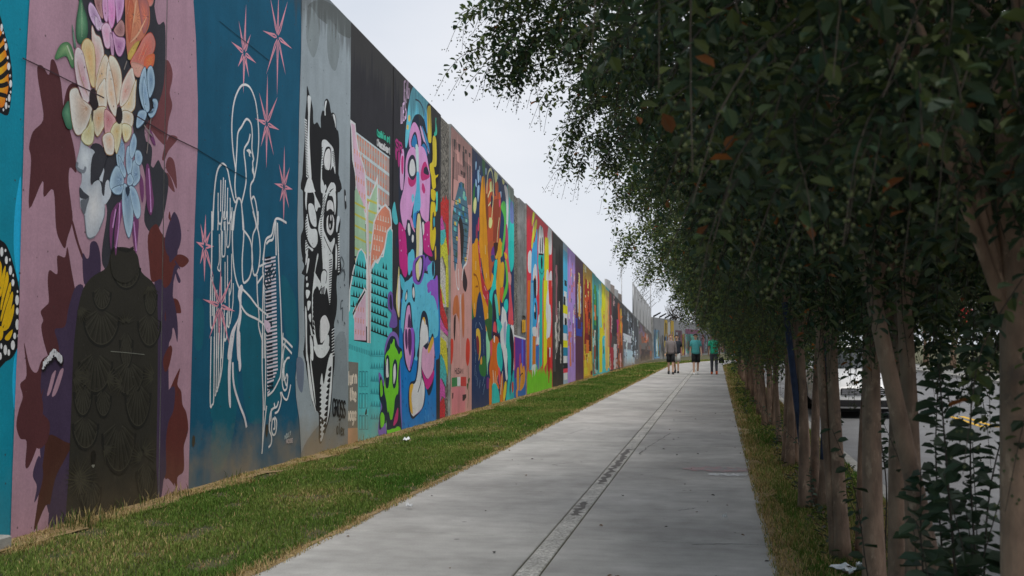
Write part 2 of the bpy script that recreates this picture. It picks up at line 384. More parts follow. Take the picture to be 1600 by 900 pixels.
zb = lambda y: _b0[1] + (_b1[1] - _b0[1]) * (y - _b0[0]) / (_b1[0] - _b0[0])
zb0 = min(zb(SEAMS[2]), ztop(SEAMS[2]))
panel(SEAMS[0], SEAMS[1]); panel(SEAMS[1], SEAMS[2], z1=zb0)
panel(SEAMS[2], SEAMS[3], z0=zb0, z1=_b1[1])
panel(SEAMS[3], SEAMS[4], gap=.012)
panel(SEAMS[4], SEAMS[5], -.05, 'pilaster', M['pebble'], gap=.0)
panel(SEAMS[5], SEAMS[6]); panel(SEAMS[6], SEAMS[7])
panel(SEAMS[7], wall_y(815), -.12, 'pilaster', M['pebble'], gap=0); panel(wall_y(815), SEAMS[8], -.06, 'pilaster', M['wallc'], gap=0)
for i in range(8, len(SEAMS) - 1): panel(SEAMS[i], SEAMS[i + 1])
bk = MB(); yy = [SEAMS[0] + .02, SEAMS[2], SEAMS[-1] - .02]; zz_ = [ztop(yy[0]) - .6, zb0 - .3, ztop(yy[2]) - .05]
for a in (0, 1): bk.add([(x, yy[a + i], z) for x in (XW - .2, XW - .22) for i, z in ((0, -.3), (1, -.3), (1, zz_[a + 1]), (0, zz_[a]))], [(0, 1, 2, 3), (7, 6, 5, 4), (3, 2, 6, 7)])
wpart(bk.build('joint_filler', M['black']))
# ------------------------------------------------------------------ mural painter: flat paint shapes on the wall plane
KP = 1.42                                         # photo colour -> paint colour
def catmull(p, closed=True, n=4):
    out_ = []; L = len(p); rng = range(L) if closed else range(L - 1)
    for i in rng:
        if closed: a, b, c, d = p[i - 1], p[i], p[(i + 1) % L], p[(i + 2) % L]
        else: a, b, c, d = p[max(i - 1, 0)], p[i], p[i + 1], p[min(i + 2, L - 1)]
        for k in range(n):
            t = k / n; t2 = t * t; t3 = t2 * t
            out_.append(tuple(.5 * (2 * b[q] + (c[q] - a[q]) * t + (2 * a[q] - 5 * b[q] + 4 * c[q] - d[q]) * t2 + (3 * b[q] - a[q] - 3 * c[q] + d[q]) * t3) for q in (0, 1)))
    if not closed: out_.append(tuple(p[-1]))
    return out_
def nums(s):
    a = [float(x) for x in s.split()] if isinstance(s, str) else s
    return [(a[i], a[i + 1]) for i in range(0, len(a) - 1, 2)]
GLYPH = {'A': ['0 0 2 6 4 0', '.7 2 3.3 2'], 'B': ['0 0 0 6 3 6 3.6 4.6 3 3.2 0 3.2', '3 3.2 4 1.7 3 0 0 0'], 'C': ['4 5 3 6 1 6 0 4.5 0 1.5 1 0 3 0 4 1'], 'D': ['0 0 0 6 2.5 6 4 4 4 2 2.5 0 0 0'],
 'E': ['4 6 0 6 0 0 4 0', '0 3.1 3 3.1'], 'G': ['4 5 3 6 1 6 0 4.5 0 1.5 1 0 3 0 4 1.2 4 2.8 2.2 2.8'], 'H': ['0 0 0 6', '4 0 4 6', '0 3 4 3'], 'I': ['2 0 2 6'], 'J': ['3.5 6 3.5 1.3 2.3 0 1 0 0 1.3'], 'K': ['0 0 0 6', '4 6 0 2.6', '1.4 3.6 4 0'],
 'L': ['0 6 0 0 4 0'], 'M': ['0 0 0 6 2 2.5 4 6 4 0'], 'N': ['0 0 0 6 4 0 4 6'], 'O': ['1 0 0 1.5 0 4.5 1 6 3 6 4 4.5 4 1.5 3 0 1 0'], 'P': ['0 0 0 6 3 6 4 4.6 3 3 0 3'], 'R': ['0 0 0 6 3 6 4 4.6 3 3.1 0 3.1', '2 3.1 4 0'],
 'S': ['4 5 3 6 1 6 0 4.8 1 3.3 3 2.8 4 1.4 3 0 1 0 0 1'], 'T': ['0 6 4 6', '2 6 2 0'], 'U': ['0 6 0 1.3 1 0 3 0 4 1.3 4 6'], 'V': ['0 6 2 0 4 6'], 'W': ['0 6 1 0 2 3.5 3 0 4 6'], 'X': ['0 0 4 6', '0 6 4 0'], 'Y': ['0 6 2 3 4 6', '2 3 2 0'],
 'a': ['3.6 4 1.2 4 .2 2.8 .2 1 1.2 0 2.6 0 3.6 1', '3.6 4 3.6 0'], 'c': ['3.6 3.4 2.6 4 1.2 4 .2 2.8 .2 1.2 1.2 0 2.6 0 3.6 .7'], 'd': ['3.6 6.5 3.6 0', '3.6 3 2.4 4 1.2 4 .2 2.8 .2 1 1.2 0 2.4 0 3.6 1'], 'e': ['.2 2.1 3.6 2.1 3.4 3.4 2.4 4 1.2 4 .2 2.8 .2 1 1.2 0 2.6 0 3.6 .8'],
 'g': ['3.6 4 3.6 -1.4 2.6 -2.4 1 -2.4', '3.6 3 2.4 4 1.2 4 .2 2.8 .2 1 1.2 0 2.4 0 3.6 1'], 'h': ['.2 0 .2 6.5', '.2 3 1.4 4 2.6 4 3.6 3 3.6 0'], 'i': ['2 0 2 4', '2 5.4 2 6'], 'l': ['2 0 2 6.5'], 'n': ['.2 0 .2 4', '.2 3 1.4 4 2.6 4 3.6 3 3.6 0'],
 'o': ['1.2 0 .2 1.2 .2 2.8 1.2 4 2.6 4 3.6 2.8 3.6 1.2 2.6 0 1.2 0'], 'p': ['.2 4 .2 -2.4', '.2 3 1.4 4 2.6 4 3.6 2.8 3.6 1 2.6 0 1.4 0 .2 1'], 'r': ['.4 0 .4 4', '.4 2.8 1.6 4 3.2 4'], 's': ['3.4 3.5 2.5 4 1.2 4 .4 3 1.2 2.2 2.6 1.8 3.4 1 2.5 0 1 0 .2 .5'], 't': ['1.8 6 1.8 1 2.6 0 3.5 0', '.4 4 3.4 4'],
 'u': ['.2 4 .2 1 1.2 0 2.6 0 3.6 1', '3.6 4 3.6 0'], 'x': ['0 0 3.6 4', '0 4 3.6 0'], '@': ['2.8 2 2 1.6 1.4 2.4 1.6 3.6 2.4 4 3 3.4 2.8 2 3.6 1.6 4 2.8 3.6 4.6 2.4 5.4 1 4.8 .2 3 .6 1 2 .2 3.4 .5'], '.': ['1.6 0 2 .4'], '+': ['2 1 2 5', '.2 3 3.8 3'], ' ': []}
class Mural:
    def __init__(s, label, mat='paint', dx=.0015, step=.00002, bounds=None):
        s.label = label; s.mat = mat; s.off = dx; s.step = step; s.v = []; s.f = []; s.c = []; s.t(0, 0, 1); s.bounds = bounds
        s.map = on_wall
    def t(s, x0, y0, sc): s.x0, s.y0, s.s = x0, y0, sc; return s
    def px(s, pts): return [(s.x0 + x / s.s, s.y0 + y / s.s) for x, y in nums(pts)]
    def _emit(s, wp, tris, cols):
        n = len(s.v); s.off += s.step
        s.v += [(XW + s.off, y, z) for y, z in wp]; s.f += [tuple(i + n for i in t_) for t_ in tris]; s.c += cols
    def raw(s, col, wp):
        """polygon already in wall metres"""
        tris = mgeo.tessellate_polygon([[Vector((y, z, 0)) for y, z in wp]])
        c = hexlin(col, KP) if isinstance(col, str) else col
        s._emit(wp, [tuple(q if isinstance(q, int) else q[1] for q in t_) for t_ in tris], [c] * len(wp))
    def P(s, col, pts, sm=True):
        p = s.px(pts); p = catmull(p) if sm else p
        s.raw(col, [s.map(*q) for q in p]); return s
    def Q(s, col, pts): return s.P(col, pts, False)
    def G(s, edge, core, cpt, pts, sm=True, rim=None):
        """petal: colour runs from core point to edge"""
        p = s.px(pts); p = catmull(p) if sm else p; cp = s.px(list(cpt))[0]
        wp = [s.map(*q) for q in p] + [s.map(*cp)]; L = len(p)
        s._emit(wp, [(i, (i + 1) % L, L) for i in range(L)], [hexlin(edge, KP)] * L + [hexlin(core, KP)])
        if rim:
            s.stroke(rim, wp[:L] + [wp[0]], .008)
            c_ = wp[L]; mid = '%02x%02x%02x' % tuple((int(edge[q:q + 2], 16) * 2 + int(rim[q:q + 2], 16)) // 3 for q in (0, 2, 4))
            for k in range(0, L, 3): e_ = wp[k]; s.stroke(mid, [(c_[0] + (e_[0] - c_[0]) * u, c_[1] + (e_[1] - c_[1]) * u) for u in (.12, .45, .82)], .008, 1)
        return s
    def L(s, col, pts, w=.03, sm=True, taper=0):
        p = s.px(pts); p = catmull(p, False) if sm and len(p) > 2 else p
        s.stroke(col, [s.map(*q) for q in p], w, taper); return s
    def stroke(s, col, wp, w, taper=0):
        A = []; B = []; L = len(wp)
        for i, (y, z) in enumerate(wp):
            a = wp[max(0, i - 1)]; b = wp[min(L - 1, i + 1)]; dy, dz = b[0] - a[0], b[1] - a[1]; l = math.hypot(dy, dz) or 1
            u = i / max(1, L - 1); ww = w * .5
            if taper == 1: ww *= 1 - .85 * u
            if taper == 2: ww *= .2 + .8 * math.sin(math.pi * u)
            A.append((y - dz / l * ww, z + dy / l * ww)); B.append((y + dz / l * ww, z - dy / l * ww))
        s._emit(A + B, [(i, i + 1, L + i + 1, L + i) for i in range(L - 1)], [hexlin(col, KP)] * (2 * L))
    def E(s, col, cx, cy, rx, ry, n=14):
        p = [(s.x0 + (cx + rx * math.cos(2 * math.pi * k / n)) / s.s, s.y0 + (cy + ry * math.sin(2 * math.pi * k / n)) / s.s) for k in range(n)]
        s.raw(col, [s.map(*q) for q in p]); return s
    def star(s, col, cx, cy, tips, core, w=.058):
        for x, y in nums(tips):
            c = s.map(s.x0 + cx / s.s, s.y0 + cy / s.s); t_ = s.map(s.x0 + x / s.s, s.y0 + y / s.s)
            dy, dz = t_[0] - c[0], t_[1] - c[1]; l = math.hypot(dy, dz); ny, nz = -dz / l * w / 2, dy / l * w / 2
            m_ = (c[0] + dy * .22, c[1] + dz * .22)
            s.raw(col, [c, (m_[0] + ny, m_[1] + nz), t_, (m_[0] - ny, m_[1] - nz)])
            s.raw(core, [(c[0] + dy * .08, c[1] + dz * .08), (m_[0] + ny * .28, m_[1] + nz * .28), (c[0] + dy * .42, c[1] + dz * .42), (m_[0] - ny * .28, m_[1] - nz * .28)])
        c = s.map(s.x0 + cx / s.s, s.y0 + cy / s.s); s.raw(core, [(c[0] - .035, c[1]), (c[0], c[1] - .05), (c[0] + .035, c[1]), (c[0], c[1] + .05)]); return s
    def text(s, col, txt, x, y, x2, y2, h, w=.02, shadow=None, lean=0):
        """letters from pixel (x,y) to (x2,y2) along the baseline, h pixels tall"""
        a = s.map(s.x0 + x / s.s, s.y0 + y / s.s); b = s.map(s.x0 + x2 / s.s, s.y0 + y2 / s.s); H = s.map(s.x0 + x / s.s, s.y0 + (y - h) / s.s)[1] - a[1]
        k = len(txt); du = 1 / k
        for i, ch in enumerate(txt):
            for g_ in GLYPH.get(ch, []):
                wp = []
                for gx_, gy_ in nums(g_):
                    u = (i + gx_ / 5.0 + .08) * du; wp.append((a[0] + (b[0] - a[0]) * u + gy_ / 6 * lean, a[1] + (b[1] - a[1]) * u + gy_ / 6 * H))
                if shadow: s.stroke(shadow, [(y_ + .012, z_ - .015) for y_, z_ in wp], w * 1.5)
                s.stroke(col, wp, w)
        return s
    def rect_m(s, col, y0, y1, z0, z1): s.raw(col, [(y0, z0), (y1, z0), (y1, z1), (y0, z1)]); return s
    def clipped(s, bm):
        if s.bounds:
            lo, hi = s.bounds
            for co, no in (((0, lo, 0), (0, -1, 0)), ((0, hi, 0), (0, 1, 0))):
                bmesh.ops.bisect_plane(bm, geom=bm.verts[:] + bm.edges[:] + bm.faces[:], plane_co=co, plane_no=no, clear_outer=True)
        # nothing above the coping, nothing below the soil
        ya, yb = 0., 90.
        d = Vector((0, yb - ya, ztop(yb) - ztop(ya))); nrm = Vector((0, -d.z, d.y)).normalized()
        bmesh.ops.bisect_plane(bm, geom=bm.verts[:] + bm.edges[:] + bm.faces[:], plane_co=(0, ya, ztop(ya) - .012), plane_no=nrm, clear_outer=True)
        bmesh.ops.bisect_plane(bm, geom=bm.verts[:] + bm.edges[:] + bm.faces[:], plane_co=(0, 0, -.05), plane_no=(0, 0, -1), clear_outer=True)
    def build(s, clip=True, name='mural', slot=None):
        if slot is None: slot = [q_ for q_ in SEAMS[2:-1] if not s.bounds or s.bounds[0] + .05 < q_ < s.bounds[1] - .05]
        me = bpy.data.meshes.new(name); me.from_pydata(s.v, [], s.f)
        at = me.color_attributes.new('Col', 'FLOAT_COLOR', 'POINT'); buf = []
        for c in s.c: buf += [*c, 1.0]
        at.data.foreach_set('color', buf)
        if clip:
            bm = bmesh.new(); bm.from_mesh(me); s.clipped(bm)
            for ys_ in (slot or []):                # keep panel joints open
                g_ = .0075
                r1 = bmesh.ops.bisect_plane(bm, geom=bm.verts[:] + bm.edges[:] + bm.faces[:], plane_co=(0, ys_ - g_, 0), plane_no=(0, 1, 0))
                r2 = bmesh.ops.bisect_plane(bm, geom=bm.verts[:] + bm.edges[:] + bm.faces[:], plane_co=(0, ys_ + g_, 0), plane_no=(0, 1, 0))
                kill = [f for f in bm.faces if abs(f.calc_center_median().y - ys_) < g_ * .98]
                bmesh.ops.delete(bm, geom=kill, context='FACES')
            bm.to_mesh(me); bm.free()
        me.materials.append(M[s.mat]); o = bpy.data.objects.new(name, me); COL.objects.link(o); wpart(o); o['label'] = s.label
        return o
def area(pl, pr, zlo=-.04):
    """background rectangle between two pixel columns up to the coping"""
    y0, y1 = wall_y(pl), wall_y(pr); return [(y0, zlo), (y1, zlo), (y1, ztop(y1)), (y0, ztop(y0))]
# ---- butterflies on teal (left end)
m = Mural('teal mural with orange and yellow butterfly wings', bounds=(-5.9, 20))
m.raw('0a7d93', [(-5.9, -.04), (wall_y(46), -.04), (wall_y(46), ztop(8)), (-5.9, ztop(-5.9))])
m.P('1fa3dd', '32 275 24 320 21 370 23 410 29 440 33 400 33 330'); m.P('1fa3dd', '30 540 22 560 19 600 22 640 26 600')
m.t(0, 0, 4)
m.P('17181a', '-90 20 -30 50 0 100 22 185 47 275 66 380 76 480 70 600 56 700 38 722 0 705 -90 650')
m.G('d9701a', 'f0b428', (-20, 430), '-80 130 -10 165 18 215 30 290 44 370 52 470 50 560 35 610 24 660 -10 670 -80 630')
for a in ('-40 300 0 250 20 215', '-40 360 0 320 32 290', '-50 430 10 400 44 365', '-50 500 10 480 52 440', '-50 530 10 535 50 520', '-50 580 0 590 40 600'): m.L('17181a', a, .035)
for x, y, rx, ry in ((9, 172, 8, 24), (18, 205, 5, 9), (30, 250, 6, 10), (36, 292, 9, 24), (47, 360, 6, 11), (53, 415, 10, 24), (62, 475, 6, 11), (65, 523, 9, 24), (65, 575, 5, 9), (56, 612, 8, 24), (40, 622, 4, 9), (37, 660, 8, 22), (54, 665, 4, 8), (20, 686, 5, 10)): m.E('d5dcdd', x, y, rx, ry)
m.P('17181a', '-95 20 -180 60 -235 180 -262 330 -270 480 -250 640 -200 715 -95 650'); m.G('d9701a', 'f0b428', (-170, 430), '-110 130 -180 190 -225 330 -232 480 -212 610 -170 660 -110 630'); m.E('17181a', -95, 340, 14, 330)
m.t(0, 340, 3.4625)
m.P('17181a', '-60 80 -130 110 -180 260 -200 460 -190 640 -140 760 -60 800'); m.P('e8a312', '-80 200 -130 230 -160 380 -165 540 -140 640 -90 600'); m.E('17181a', -62, 430, 14, 360)
m.P('17181a', '-60 80 0 120 28 142 52 190 76 270 96 350 112 460 114 560 100 680 70 750 30 778 -60 800')
for p in ('-40 200 2 240 8 290 0 350 -40 400', '-10 410 12 300 28 260 26 320 6 420', '2 470 30 310 42 300 44 350 20 440 6 500', '4 530 42 380 56 350 56 400 30 480 6 560', '8 575 46 440 66 400 68 440 50 520 18 585', '16 598 56 500 74 470 72 520 50 590 24 612', '-20 600 12 590 14 640 0 665 -20 660', '30 640 66 605 60 640 44 664 26 660'): m.P('e8a312', p)
for x, y, rx, ry in ((8, 185, 9, 26), (28, 178, 5, 9), (33, 230, 8, 22), (52, 228, 4, 9), (55, 285, 9, 26), (70, 312, 4, 9), (68, 352, 8, 20), (93, 400, 4, 8), (91, 446, 10, 28), (92, 506, 8, 20), (103, 528, 4, 9), (92, 578, 10, 30), (96, 640, 4, 9), (78, 640, 8, 18), (68, 690, 11, 26), (27, 716, 10, 28), (46, 730, 7, 18), (5, 695, 6, 16), (0, 750, 8, 20)): m.E('cfd6d4', x, y, rx, ry)
m.build()

# ---- flower-crowned face with fan-patterned coat on dusty pink
m = Mural('dusty pink mural of a flower-headed figure in a dark fan-patterned coat', 'paint', .008, bounds=(4, 20)); m.step = .000007
PK, MR, PU, CH = 'a17f8d', '4f2b2e', '3d3047', '34343a'
m.Q(PK, '45 -260 45 0 42 50 39 110 37 170 35 250 32 340 30 420 29 470 27 520 24 580 21 660 18 740 15 838 14 870 292 800 293 770 296 650 300 500 302 380 305 300 308 220 308 160 305 60 301 0 296 -80 250 -330')
# left maroon shadow flower
m.P(MR, '57 104 65 103 75 117 78 95 83 94 88 105 94 130 97 160 100 178 110 212 116 240 118 262 117 270 108 262 106 285 110 320 112 345 104 372 100 388 92 376 86 355 82 297 67 308 65 283 44 326 47 252 44 230 50 206 66 187 62 150 58 125', )
m.P(MR, '110 345 113 346 122 380 131 405 127 404 116 372')
m.P(MR, '97 175 103 140 112 130 120 135 112 165 110 200 104 200')
# right brown shadow
m.P('6a3d40', '240 80 252 92 262 95 268 110 268 125 264 145 268 165 262 190 258 225 248 220 236 205 226 196 232 160')
m.P('6a3d40', '263 213 272 212 276 218 262 236 256 250 252 248 256 230'); m.P('6a3d40', '262 246 270 250 274 270 275 295 268 280 258 262'); m.P('6a3d40', '259 270 266 278 272 300 262 290')
# charcoal behind the bouquet
m.P(CH, '122 -30 128 20 134 60 150 90 180 110 195 150 205 190 212 240 222 260 228 300 224 345 238 366 250 350 258 320 262 280 252 262 246 250 238 262 232 250 228 225 225 200 240 175 255 130 257 40 246 38 240 10 236 -30')
m.P(CH, '140 230 158 228 162 260 160 290 150 290 141 286'); m.P(CH, '160 250 182 240 190 300 180 360 172 420 160 416 158 390 166 330 158 300')
m.P(CH, '226 222 236 230 235 255 232 262 226 245')
# lower maroon/purple shadow leaves, left
m.P(PU, '140 380 149 378 155 395 156 425 150 440 132 446 128 425 128 396 134 404 138 400')
m.P(MR, '104 386 110 420 116 452 120 470 118 520 108 560 100 590 90 600 70 545 63 512 66 500 62 487 70 478 75 470 73 440 76 422 88 428 88 400 100 402')
m.P(PU, '117 448 130 452 122 520 112 600 110 670 100 660 96 600 90 540 84 515 100 510 106 480')
m.P(MR, '36 535 45 572 56 582 66 560 90 555 100 590 96 650 70 670 60 690 45 727 38 728 40 690 30 685 24 665 28 640 34 620 30 600 40 586')
m.P(PU, '66 570 82 560 100 575 118 580 122 700 116 800 104 826 74 800 60 690 66 640 62 605')
m.P('45271f', '74 680 100 690 118 700 112 740 98 772 84 790 70 790 52 830 58 780 66 720'); m.P(PU, '60 712 66 740 60 770 52 785 56 760 50 745 52 730')
m.P(MR, '67 606 62 640 76 660 72 690 56 700 52 660'); m.P(PU, '96 725 118 700 120 820 76 830 82 760')
m.Q(PK, '62 822 70 808 74 828 66 832'); m.P(PK, '92 580 98 578 90 606 84 618 80 616'); m.P(PK, '80 585 86 580 78 612 72 618 76 600')
# right side of coat: purple and maroon
m.P(PU, '232 395 246 390 262 360 272 345 280 360 276 400 282 410 270 440 268 520 262 545 262 640 252 770 240 780 236 560 240 440')
m.P('5a2b27', '230 368 242 350 250 362 262 384 264 410 276 398 288 400 294 408 284 418 272 415 266 440 256 450 250 436 236 440 232 410')
m.P(PU, '256 375 268 335 274 334 280 350 282 372 276 392 262 400'); m.P('5a2b27', '262 340 264 330 266 345')
m.P('5a2b27', '262 470 276 468 282 488 274 490 270 500 262 504 256 496'); m.P(PU, '258 450 268 460 276 500 276 535 270 512 262 525 258 500')
m.P('5a2b27', '264 540 268 548 262 575 256 580 254 560'); m.P('5a2b27', '280 575 276 600 282 612 284 632 290 645 293 670 288 690 286 700 286 735 276 746 276 768 270 758 262 748 256 745 252 700 258 650 262 615')
m.P(PU, '262 610 272 606 270 640 262 660 258 690 258 740 248 745 252 640')
m.Q(PK, '260 752 262 752 263 776 259 780'); m.Q(PK, '271 754 276 768 276 772 272 776')
m.L('3d3047', '280 420 272 408', .02); m.P(PU, '273 420 281 438 278 442 274 432')
# coat
m.P('2c2a24', '172 395 182 388 206 392 214 400 220 425 240 445 245 480 245 600 243 720 242 785 200 800 140 812 104 820 106 740 110 640 114 540 124 465 140 435 165 418', )
FN, FN2 = '35332b', '1f1e1b'
def scallop(cx, cy, w_, h_, rays=1):
    n = 26
    for k in range(n):                              # fine ribs fanning from the top of the scale
        a = -1.45 + 2.9 * k / (n - 1); x = cx + w_ * math.sin(a); y = cy - h_ * .35 + h_ * 1.3 * math.cos(a)
        m.L(('37352c', '26251f', '312f28')[k % 3], [cx + .22 * (x - cx), cy - h_ * .5 + .22 * (y - cy), x, y], .013, False)
    m.L(FN2, [v_ for k in range(11) for v_ in (cx + w_ * math.sin(-1.5 + .3 * k), cy - h_ * .35 + h_ * 1.33 * math.cos(-1.5 + .3 * k))], .035)
    m.L('3a382e', [v_ for k in range(9) for v_ in (cx + w_ * .95 * math.sin(-1.2 + .3 * k), cy - h_ * .35 + h_ * 1.26 * math.cos(-1.2 + .3 * k))], .01)
def rays(cx, cy, r, a0, a1, n, asp=1.2):
    for k in range(n):
        a = a0 + (a1 - a0) * k / (n - 1); m.L('38362b' if k % 2 else '33312a', [cx + .15 * r * math.cos(a), cy + .15 * r * asp * math.sin(a), cx + r * math.cos(a), cy + r * asp * math.sin(a)], .022, False, 1)
scallop(196, 425, 22, 26); scallop(158, 462, 14, 22); scallop(234, 466, 10, 26); scallop(157, 505, 28, 36); scallop(232, 510, 18, 32); scallop(196, 540, 10, 36)
scallop(148, 575, 26, 40); scallop(200, 585, 24, 34); scallop(128, 620, 14, 30); scallop(160, 625, 12, 26); scallop(214, 625, 20, 44); scallop(132, 670, 20, 32); scallop(184, 690, 26, 50); scallop(226, 745, 14, 36); scallop(140, 770, 16, 36)
rays(112, 588, 26, -.9, 1.3, 12); rays(140, 590, 22, 1.6, 4.4, 11); rays(165, 592, 20, -1.2, 1.2, 10); rays(190, 600, 20, 1.8, 4.3, 10); rays(240, 588, 22, 2.2, 4.3, 10); rays(118, 748, 34, -1.2, 1.3, 14); rays(126, 750, 26, 1.7, 4.4, 14, 1.5)
rays(220, 706, 24, -1.5, .6, 9); rays(222, 716, 22, 2.6, 4.3, 8); rays(195, 505, 16, -2.8, -.3, 9); rays(120, 480, 22, .2, 1.6, 9); rays(160, 700, 22, -.3, 1.4, 8); rays(232, 445, 18, .6, 2.2, 8)
m.L('6a6a62', '171 549 196 551 224 554', .007); m.P('141310', '141 706 146 704 148 712 146 724 142 726 140 716'); m.P('7a7a70', '141 727 146 726 144 731')
m.P('2c2a24', '172 396 184 386 206 390 213 402 214 420 204 438 190 442 176 434 171 416'); m.L(FN2, '172 396 178 388 196 392 207 387', .03)
# face
m.t(80, 180, 4.09)
m.P('a4abb3', '185 150 175 210 155 290 160 330 185 365 185 430 172 470 175 530 180 590 205 640 212 720 220 770 240 788 270 775 300 730 330 650 335 590 320 500 300 420 270 425 245 445 245 330 270 235 215 200'); m.G('a4abb3', 'd0d6dc', (262, 580), '215 440 245 450 300 420 320 500 335 590 330 650 300 730 270 775 240 788 220 770 212 720 205 640 212 540'); m.G('a4abb3', 'c3c9d0', (205, 270), '190 180 260 240 246 330 243 400 200 372 185 350 168 345 158 300 172 220'); m.L('6a7078', '205 640 212 720 220 770 240 788 270 775', .012); m.L('6a7078', '335 590 330 650 300 730', .012)
m.P('b0b7bf', '320 290 330 350 345 400 365 430 375 500 360 540 335 570 320 530 318 430 300 410')
m.P(CH, '248 300 262 250 300 215 335 205 340 250 330 330 300 400 270 415 248 440 243 380'); m.P(CH, '350 280 385 270 390 330 365 400 340 430 330 515 315 490 320 420')
m.P('3b3d44', '174 460 200 490 235 520 215 535 180 530 172 500'); m.P('5c6067', '180 545 215 535 235 530 220 580 205 635 185 600'); m.P('4a4c53', '168 345 185 365 200 372 190 350'); m.L('6d737b', '160 300 155 330 170 350 200 360 212 330', .03)
# purple buds
for a in ('440 540 450 600 425 740 405 900 395 760 415 620', '425 560 400 650 385 760 375 860 365 770 372 640 400 580', '510 660 550 665 548 760 535 885 515 790', '600 320 620 330 640 480 648 560 630 640 605 580 595 430', '560 380 580 420 585 500 575 560 560 480', '620 80 645 130 660 190 640 180 620 120'): m.P('6b3b63', a)
for a in ('430 560 425 700 405 850', '520 680 530 780 537 870', '615 340 625 480 630 620', '405 600 385 720'): m.L('b583b5', a, .02)
# lower blue flower
BL, BC = 'a4bdd4', '6e8cab'
m.t(80, 180, 4.09)
for e, c, cp, p in ((BL, '48617f', (480, 500), '455 440 490 470 512 560 515 680 490 785 460 700 445 560'), (BL, BC, (515, 500), '490 460 530 470 560 560 562 640 540 660 515 600'), (BL, '567', (440, 410), '370 400 400 330 430 335 455 400 450 450 405 500 368 465'), (BL, BC, (440, 470), '380 470 450 445 440 500 400 505'), (BL, '4f6a8c', (535, 380), '510 310 530 280 552 310 560 400 540 440 515 450 505 380'), (BL, '5d7896', (450, 180), '420 95 440 150 460 200 455 300 420 330 405 240 412 150'), (BL, BC, (490, 300), '480 200 505 215 510 330 490 390 472 340 470 260'), (BL, BC, (520, 180), '520 115 538 160 530 230 505 280 490 220 505 150'), (BL, BC, (550, 270), '530 230 560 230 575 275 560 320 530 300'), (BL, '6080a0', (440, 310), '420 260 440 280 470 360 460 400 430 340'), (BL, BC, (490, 420), '480 390 500 375 520 420 500 450 478 440')): m.G(e, c if len(c) == 6 else '56708e', cp, p, True, '54697f')
m.P('2a3444', '465 470 485 455 495 480 480 520')
# green leaves and flowers, upper
m.t(0, 0, 1)
def bloom(cx, cy, r_, n, e, c, a0=0):
    for k in range(n):
        a = a0 + 2 * math.pi * k / n; u, v = math.cos(a), math.sin(a)
        m.G(e, c, (cx + .35 * r_ * u, cy + .5 * r_ * v), [cx, cy, cx + r_ * (.5 * u - .32 * v), cy + 1.5 * r_ * (.5 * v + .32 * u), cx + r_ * (.95 * u - .16 * v), cy + 1.5 * r_ * (.95 * v + .16 * u), cx + r_ * (.95 * u + .16 * v), cy + 1.5 * r_ * (.95 * v - .16 * u), cx + r_ * (.5 * u + .32 * v), cy + 1.5 * r_ * (.5 * v - .32 * u)], True, '6d5a58')
    m.E('2c2426', cx, cy, r_ * .16, r_ * .24)
for q in ('118 -60 134 -110 150 -90 140 -30', '226 -60 246 -120 256 -70 240 -20', '176 -120 190 -170 204 -120 192 -90'): m.P('3e6b48', q)
bloom(150, -40, 26, 6, 'cdb0cb', '9a5a94'); bloom(205, -50, 30, 5, 'dccac4', 'c98e86', .5); bloom(180, -100, 24, 6, 'a4bdd4', '6e8cab', .2); bloom(232, -20, 20, 5, 'b97a72', 'd8604a', .3)
m.t(80, 0, 4.5)
m.G('2f5741', '6b9a75', (205, 150), '195 -40 215 40 240 120 248 220 230 280 190 310 165 260 165 150 180 50'); m.G('46655a', '7f9a86', (150, 260), '135 170 150 230 165 330 150 330 140 250')
m.G('3e6b48', '7ea070', (90, 340), '15 400 50 320 95 295 130 320 150 400 150 470 130 470 100 400 60 405 30 420'); m.G('2f5a46', '5f9070', (100, 790), '110 710 130 760 138 900 100 900 75 840 65 790 85 740')
m.L('a9b79a', '100 320 140 420', .02); m.L('a9b79a', '205 20 205 260', .02, True, 2)
for e, c, cp, p in (('c79ac0', 'd873b0', (420, 120), '380 -40 430 -40 440 60 435 150 415 200 395 160 385 60'), ('c9a3c4', '9a5a94', (470, 60), '440 -40 495 -40 500 50 480 130 455 170 445 80'), ('d0aac6', 'b2689f', (370, 60), '350 -40 380 -40 388 60 385 150 365 140 350 60'), ('cdb0cb', '8d6d95', (290, 100), '260 18 290 40 330 110 345 180 320 218 300 190 270 140 250 70'), ('d8bcd2', '9c7a9c', (330, 150), '300 110 330 150 360 170 350 200 320 215 300 180'), ('b98f8f', '7b4d50', (320, 40), '290 -40 345 -40 345 40 355 130 330 110 300 40'), ('c9a0bd', '8d4a86', (465, 330), '420 220 450 255 505 270 508 330 480 395 450 380 430 300'), ('d6b2c6', 'c48aa8', (380, 240), '345 190 375 160 405 190 415 260 400 335 370 330 350 250'), ('c4a0b8', '9a6890', (420, 330), '405 230 425 280 430 380 415 395 405 320'), ('b48888', '7a5050', (475, 210), '440 190 480 140 505 180 500 250 460 255 430 220')): m.G(e, c, cp, p, True, '%02x%02x%02x' % tuple(int(int(c[q:q + 2], 16) * .8) for q in (0, 2, 4)))
